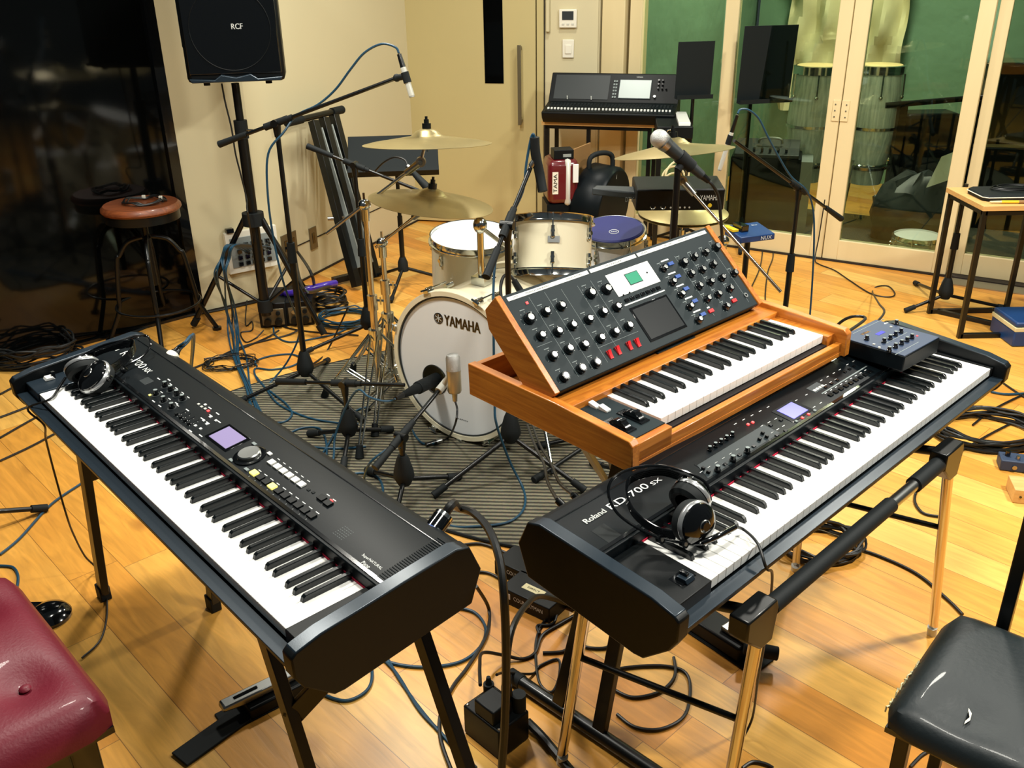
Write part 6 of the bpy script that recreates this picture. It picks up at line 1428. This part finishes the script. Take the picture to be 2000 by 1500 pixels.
# ------------------------------------------------------------------ table at the right
tl, tf_ = G(1815, 612), G(1875, 660)
zt_ = ONV(1862, 368, tl)
tx0, ty0, ty1 = min(tl.x, tf_.x)-.012, tf_.y-.012, tl.y+.012; TLn = .62
T = Thing('side_table', 'pale wooden table on a black square-tube frame at the right edge', 'table', loc=(tx0, ty0, 0))
T.part('top', MB().box((-.008, -.01, zt_-.022), (TLn, ty1-ty0+.01, zt_)), 'tablewood', b=.001)
bw = .022; DY = ty1-ty0
def sq(a, b_, name='frame_bar'):
    return flat(T, name, T.M @ Vector(a), T.M @ Vector(b_), bw, bw, (1, 0, 0) if abs(Vector(b_).x-Vector(a).x) < .1 else Z3, b=.001)
for x_ in (.012, .40):
    for y_ in (.012, DY-.012): sq((x_, y_, 0), (x_, y_, zt_-.022), 'leg')
for y_ in (.012, DY-.012): sq((.012, y_, .012), (.40, y_, .012)); sq((.012, y_, zt_-.034), (TLn-.02, y_, zt_-.034))
sq((.40, .012, .012), (.05, DY-.012, .012)); sq((.012, .012, zt_-.034), (.012, DY-.012, zt_-.034))
T = Thing('pouch', 'black zipped pouch with white piping on the side table', 'pouch', loc=(tx0+.03, ty0+.07, zt_))
T.part('case', MB().prism([(0, .02), (.02, 0), (.5, 0), (.5, .2), (.03, .2), (0, .17)], .0, .028), 'rubber', b=.009)
T.part('piping', MB().tube([(.5, -.001, .018), (.02, -.001, .018), (-.001, .02, .018), (-.001, .17, .018), (.03, .201, .018)], .0022, 6, 1), 'white')
pts = []
for k in range(60): a = k*.42; R_ = .06+.014*math.sin(k*.19); pts.append((math.cos(a)*R_*1.5, math.sin(a)*R_*.8, .006+.010*(k/60)))
T = Thing('cable_coil', 'thin black cable coil lying on the pouch', 'cable coil', loc=(tx0+.22, ty0+.18, zt_+.029)); T.part('loops', MB().tube(pts, .003, 6, 3), 'cablack')
T = Thing('drumstick_pair', 'yellow marker pen lying in front of the pouch on the side table', 'pen', loc=(tx0+.09, ty0+.035, zt_+.008), rz=-.06); T.o.name = 'marker_pen'
T.part('barrel', MB().cyl((0, 0, 0), (.09, 0, 0), .007, n=12), 'yellow'); T.part('sleeve', MB().cyl((.075, 0, 0), (.16, 0, 0), .0075, n=12), 'brown'); T.part('cap', MB().cyl((-.05, 0, 0), (0, 0, 0), .004, .006, n=12), 'tape')

# ------------------------------------------------------------------ mixer table and what stands round it
mA, mB_ = G(1065, 472), G(1258, 484); mA.z = mB_.z = 0; md_ = (mB_-mA).normalized(); Lm = (mB_-mA).length
T = Thing('mixer_table', 'wood-topped table with a black frame carrying the mixing console', 'table', loc=(mA.x, mA.y, 0), rz=math.atan2(md_.y, md_.x))
zm = ONV(1060, 236, mA); TDm = .30
T.part('top', MB().box((-.02, -.02, zm-.022), (Lm+.03, TDm, zm)), 'tablewood', b=.001)
for x_ in (.01, Lm*.42, Lm-.0):
    T.part('leg', MB().box((x_-.012, 0, 0), (x_+.012, .024, zm-.022)), 'blackmetal', b=.001)
for x_ in (.01, Lm): T.part('leg', MB().box((x_-.012, TDm-.04, 0), (x_+.012, TDm-.016, zm-.022)), 'blackmetal', b=.001)
T.part('rail', MB().box((0, .0, zm-.045), (Lm, .022, zm-.022)), 'blackmetal'); T.part('rail', MB().box((0, .0, .0), (Lm, .022, .022)), 'blackmetal')
MX = Thing('mixing_console', 'black digital mixing console with a touch screen and a row of white faders', 'mixer', loc=(mA.x-.012, mA.y-.03, zm), rz=math.atan2(md_.y, md_.x))
WM = .80
MX.part('chassis', MB().prism([(-.05, .03), (-.06, .06), (-.055, .068), (.12, .105), (.235, .262), (.255, .262), (.26, .0), (-.02, .0)], 0, WM, axis='x'), 'plastic', b=.004)
deck = MX.part('fader_deck', MB().prism([(-.045, .0705), (-.045, .072), (.115, .1058), (.115, .104)], .02, WM-.02, axis='x'), 'panel')
dk = lambda x_, y_: Vector((x_, y_, .0725+(y_+.045)*.211))
for k in range(36):
    x_ = .035+k*.0205+(k//8)*.004
    if x_ > WM-.03: break
    q = dk(x_, -.018); MX.part('fader_cap', MB().box((-.0055, -.008, 0), (.0055, .008, .011), Matrix.Translation(q)), 'print', b=.001)
mb = MB()
for k in range(36):
    x_ = .035+k*.0205+(k//8)*.004
    if x_ > WM-.03: break
    for y_ in (.04, .06, .08): q = dk(x_, y_); mb.box((-.006, -.004, 0), (.006, .004, .003), Matrix.Translation(q))
MX.part('key_rows', mb, 'darkgrey', parent=deck)
sang = math.atan2(.157, .115); SMm = Matrix.Translation((0, .12, .1055)) @ Matrix.Rotation(sang, 4, 'X')
MX.part('screen', MB().box((.43, .025, .001), (.63, .155, .004), SMm), 'panel_grey', b=.001)
MX.part('screen_glass', MB().box((.435, .030, .004), (.625, .150, .005), SMm), 'boxgrey')
MX.part('tablet_rest', MB().box((.03, .018, .0005), (.37, .18, .002), SMm), 'darkgrey')
mb = MB()
for r in range(6):
    for k in range(2): mb.box((.395+k*.014, .03+r*.021, .001), (.405+k*.014, .042+r*.021, .004), SMm)
MX.part('key_block', mb, 'dimprint')
for r in range(3):
    for k in range(2+(r == 2)): MX.part('knob', MB().cyl(SMm @ Vector((.67+k*.024, .148-r*.026, .001)), SMm @ Vector((.67+k*.024, .148-r*.026, .014)), .006, n=12), 'print' if r == 9 else 'gloss')
MX.part('knob', MB().cyl(SMm @ Vector((.655, .04, .001)), SMm @ Vector((.655, .04, .014)), .008, n=14), 'steel')
MX.text('YAMAHA', SMm @ Vector((.55, .172, .001)), (1, 0, 0), SMm.to_3x3() @ Vector((0, 1, 0)), w=.04, h=.006, ext=.001)
MX.part('joystick', MB().cyl((.12, .125, .12), (.12, .12, .14), .003).cyl((.27, .125, .12), (.27, .12, .14), .003), 'print')
# keyboard standing behind the console at the right, seen end-on
p = AY(1318, 245, 5.25)
T = Thing('keyboard', 'black keyboard on a stand right of the mixing console, its white keys end-on', 'keyboard', loc=(p.x, p.y, 0), rz=-.12)
zq = p.z
T.part('case', MB().box((-.10, -.04, zq-.07), (.10, .42, zq)), 'plastic', b=.006); T.part('key_block', MB().box((.02, -.02, zq), (.085, .40, zq+.018)), 'keywhite', b=.002)
for x_, y_ in ((-.08, 0), (.08, 0), (.08, .36)): T.part('stand_leg', MB().box((x_-.014, y_-.014, 0), (x_+.014, y_+.014, zq-.07)), 'blackmetal')
T.part('hook', MB().ring((-.03, -.045, zq-.03), (0, 1, 0), .014, .004, 14, 6), 'chrome')
p = AY(1315, 350, 5.1)
T = Thing('guitar_rest', 'pale coil of cable hanging in the gap beneath the keyboard', 'cable coil', loc=p); T.o.name = 'cable_coil'
T.part('loops', MB().ring(p+Vector((0, 0, -.0)), (.3, -1, .1), .07, .006, 24, 6).ring(p+Vector((.02, 0, .02)), (.5, -1, 0), .08, .006, 24, 6).ring(p+Vector((.01, .02, -.03)), (-.2, -1, 0), .06, .006, 24, 6), 'tape', world=True)
# music stands
def mstand(label, deskc, base, w_, h_, tilt, rz, feet=.24, lip=True):
    T = Thing('music_stand', label, 'music stand', loc=(base.x, base.y, 0)); zt = deskc.z
    T.part('pole', MB().cyl((base.x, base.y, .1), (base.x, base.y, zt-h_*.3), .0105, n=14).cyl((base.x, base.y, .1), (base.x, base.y, (zt)*.55), .014, n=14), 'blackmetal', world=True)
    m_ = Matrix.Translation(deskc) @ Matrix.Rotation(rz, 4, 'Z') @ Matrix.Rotation(-tilt, 4, 'X')
    dk_ = T.part('desk', MB().box((-w_/2, 0, -h_/2), (w_/2, .004, h_/2), m_), 'stand', world=True, b=.001)
    if lip: T.part('lip', MB().box((-w_/2, -.045, -h_/2-.004), (w_/2, .004, -h_/2), m_).box((-w_/2, -.045, -h_/2), (w_/2, -.042, -h_/2+.02), m_), 'stand', parent=dk_, world=True)
    T.part('desk_bracket', MB().cyl(m_ @ Vector((0, .01, -h_*.25)), (base.x, base.y, zt-h_*.35), .014, n=12).box((-.02, .004, -h_*.4), (.02, .02, h_*.1), m_), 'blackmetal', world=True)
    T.part('hub', MB().lathe([(0, -.04), (.03, -.03), (.028, .02), (.016, .05), (0, .05)], (base.x, base.y, .13), (0, 0, 1), 16), 'rubber', world=True)
    for k in range(3):
        a = k*2*PI/3+.35; f = Vector((base.x+math.cos(a)*feet, base.y+math.sin(a)*feet, .012)); h = Vector((base.x, base.y, .12))
        lg = T.part('leg', MB().cyl(h, f, .009, n=10), 'blackmetal', world=True); T.part('rubber_foot', MB().cyl(f-(f-h).normalized()*.04, f, .012, n=12), 'rubber', parent=lg, world=True)
    return T
bm1 = G(1441, 478); dc = AY(1499, 125, bm1.y-.08)
mstand('tall black music stand in front of the glass doors', dc, bm1, .335, .42, -.06, .22)
bm2 = G(1345, 462); bm2 = Vector((1.13, 5.66, 0)); dc = AY(1357, 136, bm2.y-.05); bm2.x = dc.x+.01
mstand('black music stand right of the mixing console', dc, bm2, .22, .31, -.05, .15)
bm3 = G(790, 562); dc = AY(768, 303, bm3.y-.05)
dT = mstand('low black music stand with a wide tilted desk by the door', dc, Vector((bm3.x, bm3.y, 0)), .47, .24, .75, .08, .27)
# drum bag, red case, board, boxes under the mixer table
p = AY(1172, 385, 5.15)
T = Thing('drum_case', 'round black padded drum case standing on edge beneath the mixer table', 'case', loc=(p.x, p.y, 0), rz=.5)
T.part('body', MB().lathe([(0, -.09), (.21, -.09), (.225, -.07), (.225, .07), (.21, .09), (0, .09)], (0, 0, .40), (-.6, 1, .1), 40), 'panel', b=.004)
T.part('handle', MB().tube([(-.08, 0, .60), (-.07, 0, .67), (0, 0, .69), (.07, 0, .67), (.08, 0, .60)], .014, 10), 'rubber'); T.part('tag', MB().box((-.03, -.10, .56), (.04, -.09, .60)), 'boxgrey')
p = AY(1095, 392, 5.1)
T = Thing('snare_case', 'maroon sparkle drum with a chrome band and a white badge under the console', 'drum', loc=(p.x, p.y, 0), rz=.1); T.o.name = 'maroon_drum'
T.part('shell', MB().box((-.085, -.10, .44), (.085, .12, .68)), 'maroon', b=.03)
T.part('chrome_band', MB().box((.005, -.105, .43), (.045, .125, .685)), 'pearl', b=.02)
bd = T.part('badge', MB().box((-.062, -.103, .50), (-.030, -.100, .62)), 'white'); T.text('TAMA', (-.046, -.104, .56), (0, 0, 1), (-1, 0, 0), w=.10, h=.020, m='gloss', parent=bd, ext=.0008)
T.part('strap', MB().box((.05, -.11, .56), (.08, -.10, .66)), 'print', b=.002)
T.part('support', MB().box((-.09, -.09, 0), (.09, .11, .44)), 'panel')
T = Thing('adapter_box', 'small black box with a pale label on top of the maroon drum', 'box', loc=(p.x, p.y-.02, .681), rz=.15)
T.part('case', MB().box((-.05, -.05, 0), (.06, .05, .05)), 'plastic', b=.003); T.part('label', MB().box((.0, -.0515, .012), (.045, -.05, .028)), 'boxgrey')
p = AY(1135, 400, 5.2); T = Thing('board', 'thin brown board standing between the maroon drum and the round case', 'board', loc=(p.x, p.y, 0), rz=-.5)
T.part('panel', MB().box((-.01, -.12, 0), (.0, .12, .72)), 'brown', b=.001)
# electronic percussion unit beside the hi-hat
p = AY(1318, 374, 3.62)
T = Thing('electronic_percussion', 'black electronic module with white lettering above the hi-hat', 'electronic drum module', loc=(p.x, p.y, p.z-.05), rz=-.03)
T.part('case', MB().prism([(-.11, .0), (-.12, .085), (.06, .10), (.06, .0)], -.165, .175, axis='x'), 'plastic', b=.006)
T.text('YAMAHA', (.118, -.117, .052), (1, 0, 0), (0, 0, 1), w=.075, h=.020, ext=.002)
T.part('sticker', MB().cyl((.12, -.116, .022), (.12, -.119, .022), .008, n=10), 'yellow')
for k in range(5): T.part('jack', MB().cyl((-.03+k*.018, -.114, .014), (-.03+k*.018, -.118, .014), .0035, n=8), 'pearl')
for x_ in (-.10, -.06): T.part('cable_hook', MB().ring((x_, -.125, .02), (0, 1, 0), .009, .0022, 16, 5, PI, 2*PI), 'steel')
wg = T.part('wing_pad', MB().prism([(-.10, .035), (-.25, .05), (-.27, .02), (-.17, -.01), (-.10, -.03)], .0, .03, Matrix.Translation((-.06, -.02, .035)) @ Matrix.Rotation(.2, 4, 'X')), 'darkgrey', b=.006)
T.text('DTX', (-.19, -.112, .048), (1, 0, 0), (0, 0, 1), w=.032, h=.018, m='dimprint', parent=wg, ext=.008)
T.part('post', MB().cyl((0, -.02, -.52+.0), (0, -.02, .0), .014, n=14), 'blackmetal')
T.part('tripod', MB().cyl((0, -.02, -.3), (.2, .15, .012-(p.z-.05)), .01, n=10).cyl((0, -.02, -.3), (-.2, .15, .012-(p.z-.05)), .01, n=10).cyl((0, -.02, -.3), (0, -.25, .012-(p.z-.05)), .01, n=10), 'blackmetal')
# blue multi-effect pedal on a small stand
ce = AY(1462, 452, 4.3)
T = Thing('effect_pedal', 'blue effect unit with yellow edge on a low black stand by the glass doors', 'pedal', loc=(ce.x, ce.y, 0), rz=.35)
zb = ce.z
T.part('case', MB().prism([(-.08, zb-.03), (-.08, zb+.0), (.07, zb+.022), (.07, zb-.02)], -.095, .095, axis='x'), 'bluebox', b=.004)
T.part('yellow_edge', MB().box((-.10, -.02, zb+.012), (-.07, .07, zb+.022)), 'yellow'); T.part('switch_block', MB().box((-.06, -.03, zb+.008), (-.02, .05, zb+.04)), 'gloss', b=.003)
T.text('NUX', (.045, -.082, zb-.014), (1, 0, 0), (0, 0, 1), w=.06, h=.018, ext=.001); T.text('Blue', (.05, .03, zb+.0185), (1, 0, 0), (0, 1, .17), w=.03, h=.010, ext=.001)
T.part('stand_post', MB().cyl((0, 0, .06), (0, 0, zb-.03), .014, n=12).cyl((0, 0, .15), (.25, .1, .012), .009).cyl((0, 0, .15), (-.2, .15, .012), .009).cyl((0, 0, .15), (.02, -.25, .012), .009), 'blackmetal')

# ------------------------------------------------------------------ in the booth behind the glass
def conga(label, c, h=.72, R=.145):
    T = Thing('conga', label, 'conga drum', loc=c, group=None)
    z0 = .28
    T.part('shell', MB().lathe([(.10, z0), (.12, z0+.15), (.158, z0+.38), (.150, z0+.55), (R-.01, z0+h), (R-.02, z0+h)], (0, 0, 0), (0, 0, 1), 40), 'conga')
    T.part('head', MB().lathe([(0, z0+h+.01), (R-.02, z0+h+.01), (R-.006, z0+h)], (0, 0, 0), (0, 0, 1), 40), 'skin')
    T.part('rim', MB().lathe([(R-.008, z0+h+.008), (R+.006, z0+h+.004), (R+.006, z0+h-.045), (R-.004, z0+h-.05)], (0, 0, 0), (0, 0, 1), 40), 'chrome')
    for k in range(6):
        a = k*PI/3+.3; d = Vector((math.cos(a), math.sin(a), 0)); lg = T.part('tuning_lug', MB().cyl(d*(R+.014)+Z3*(z0+h-.04), d*(R+.018)+Z3*(z0+h-.17), .006, n=8).sphere(tuple(d*(R+.012)+Z3*(z0+h-.18)), .014, 10), 'chrome')
    for z_ in (z0+.10, z0+.36): T.part('band', MB().lathe([(.162 if z_ > .5 else .125, z_), (.164 if z_ > .5 else .128, z_+.018)], (0, 0, 0), (0, 0, 1), 36), 'chrome')
    T.part('stand_ring', MB().ring((0, 0, .42), (0, 0, 1), .17, .010, 40, 8), 'chrome')
    for k in range(3):
        a = k*2*PI/3-.4; d = Vector((math.cos(a), math.sin(a), 0)); T.part('stand_leg', MB().cyl(d*.17+Z3*.45, d*.24+Z3*.012, .010, n=10), 'chrome')
    return T
for (u, v, y, lb) in ((1722, 125, 6.15, 'conga drum behind the right glass door, beside its wooden stile'), (1598, 126, 6.25, 'conga drum behind the glass, half hidden by the hinged door stiles')):
    q = AY(u, v, y); conga(lb, Vector((q.x, q.y, 0)), h=q.z-.29)
def booth_drum(label, u, v, R, H):
    q = G(u, v, H+.03); T = drum('snare_drum', label, q, (0, 0, 1), R, H, 8, shell='cream')
booth_drum('small drum with a white head on the booth floor behind the right glass door', 1792, 462, .13, .13)
p = AY(1500, 345, 6.05); T = Thing('amplifier', 'dark amplifier cabinet behind the glass below the tall music stand', 'amplifier', loc=(p.x, p.y, 0), rz=-.3)
T.part('cabinet', MB().box((-.24, -.14, .0), (.20, .16, .50)), 'panel', b=.01); T.part('control_panel', MB().prism([(-.15, .50), (-.15, .52), (.10, .58), (.10, .5)], -.22, .18, axis='x'), 'darkgrey', b=.003)
for k in range(6): T.part('knob', MB().cyl((-.15+k*.05, -.11, .53), (-.15+k*.05, -.125, .555), .009, n=10), 'gloss')
T.part('handle', MB().tube([(-.08, -.02, .57), (-.06, -.02, .60), (.05, -.02, .60), (.07, -.02, .57)], .008, 8), 'steel'); T.part('side_panel', MB().box((.20, -.13, .02), (.27, .15, .48)), 'boxgrey')
p = AY(1850, 250, 6.0)
T = Thing('keyboard_stand', 'black keyboard stand with a draped dark cover in the booth, right of the congas', 'keyboard stand', loc=(p.x, p.y, 0))
T.part('top_bar', MB().cyl((-.42, 0, .80), (.30, .05, .84), .018, n=12), 'blackmetal'); T.part('leg', MB().box((-.33, -.02, 0), (-.28, .03, .80)), 'blackmetal'); T.part('leg', MB().box((.15, -.02, 0), (.2, .03, .82)), 'blackmetal')
T.part('case', MB().box((-.26, .02, .05), (.1, .25, .74)), 'panel', b=.03)
p = AY(1800, 330, 5.75)
T = Thing('cloth_heap', 'heap of dark cloth with a white sheet in the booth', 'cloth', loc=(p.x, p.y, 0))
mb = MB().sphere((0, 0, .16), .24, 20, (1.2, .8, 1.1)); rnd = random.Random(8)
for v_ in mb.v: v_ *= 1; v_.x += rnd.uniform(-.03, .03); v_.z = max(.004, v_.z+rnd.uniform(-.03, .03)); v_.y += rnd.uniform(-.03, .03)
T.part('cloth', mb, 'darkgrey', smooth=True); T.part('sheet', MB().add([(-.05, -.22, .38), (.10, -.24, .44), (.12, -.20, .60), (.02, -.20, .56)], [(0, 1, 2, 3)]).add([(-.05, -.215, .38), (.10, -.235, .44), (.12, -.195, .60), (.02, -.195, .56)], [(0, 1, 2, 3)]), 'white')
for u, y, lb in ((1985, 5.9, 'dark curtain of stacked gear cases behind the rightmost glass pane'),):
    p = AY(u, 350, y); T = Thing('gear_case', lb, 'case', loc=(p.x, p.y, 0), rz=-.2)
    T.part('lower_case', MB().box((-.30, 0, 0), (.45, .4, .55)), 'panel', b=.02); T.part('upper_case', MB().box((-.26, .02, .55), (.42, .38, 1.05)), 'gloss', b=.02)
    T.part('edge_strip', MB().box((-.30, -.004, .54), (.45, .0, .56)), 'steel')
# quilted panel hung on the booth wall
bw0 = gS(1480, 30, 0)
cs0 = (WP(1545, 60, gl0+gn*2.28, gl1+gn*2.28)-gl0).dot(gd); cs1 = (WP(1775, 60, gl0+gn*2.28, gl1+gn*2.28)-gl0).dot(gd)
T = Thing('wall_cloth', 'crumpled beige cloth hung on the booth wall above the congas', 'cloth', loc=gl0+gd*cs0+gn*2.2)
n = 30; mb = MB(); rnd = random.Random(12)
for j in range(n+1):
    for i in range(n+1):
        s_, z_ = cs0+(cs1-cs0)*i/n, .55+1.9*j/n
        d_ = 2.15-.05*math.sin(i*.9+math.sin(j*.4)*2)-.03*math.sin(j*.8+i*.5)+rnd.uniform(-.008, .008)
        mb.v.append(gl0+gd*s_+gn*d_+Z3*z_)
mb.f = [(j*(n+1)+i, j*(n+1)+i+1, (j+1)*(n+1)+i+1, (j+1)*(n+1)+i) for j in range(n) for i in range(n)]
T.part('drape', mb, 'tape', world=True)

# ------------------------------------------------------------------ odds and ends at the edges
c = G(97, 1207, 0)
T = Thing('round_pedal', 'glossy black round-ended pedal on the floor behind the red bench', 'pedal', loc=c)
T.part('body', MB().lathe([(.058, .001), (.060, .012), (.050, .026), (.03, .034), (0, .036)], (0, 0, 0), (0, 0, 1), 32).box((-.12, -.045, .001), (0, .045, .022)), 'gloss')
a, b_ = G(-80, 1004, .10), G(92, 992, .012); d = (b_-a).normalized()
T = Thing('microphone_stand', 'foot of a black stand reaching in from the left edge of the floor', 'microphone stand', loc=b_)
lg = T.part('leg', MB().cyl(a, b_, .0085, n=12), 'blackmetal', world=True); T.part('rubber_foot', MB().cyl(b_-d*.05, b_, .0135, n=14), 'rubber', parent=lg, world=True)
T.part('pole', MB().cyl((a.x, a.y, .05), (a.x, a.y, .9), .012, n=12), 'blackmetal', world=True)
hb3 = G(1190, 868, RZ)
micstand('microphone_stand', 'low black stand on the rug half hidden under the wooden synthesizer', hb3, .30, [G(1042, 938, RZ+.012), G(1046, 872, RZ+.012), hb3+Vector((.25, .05, .012))], hub=.10, z0=RZ)
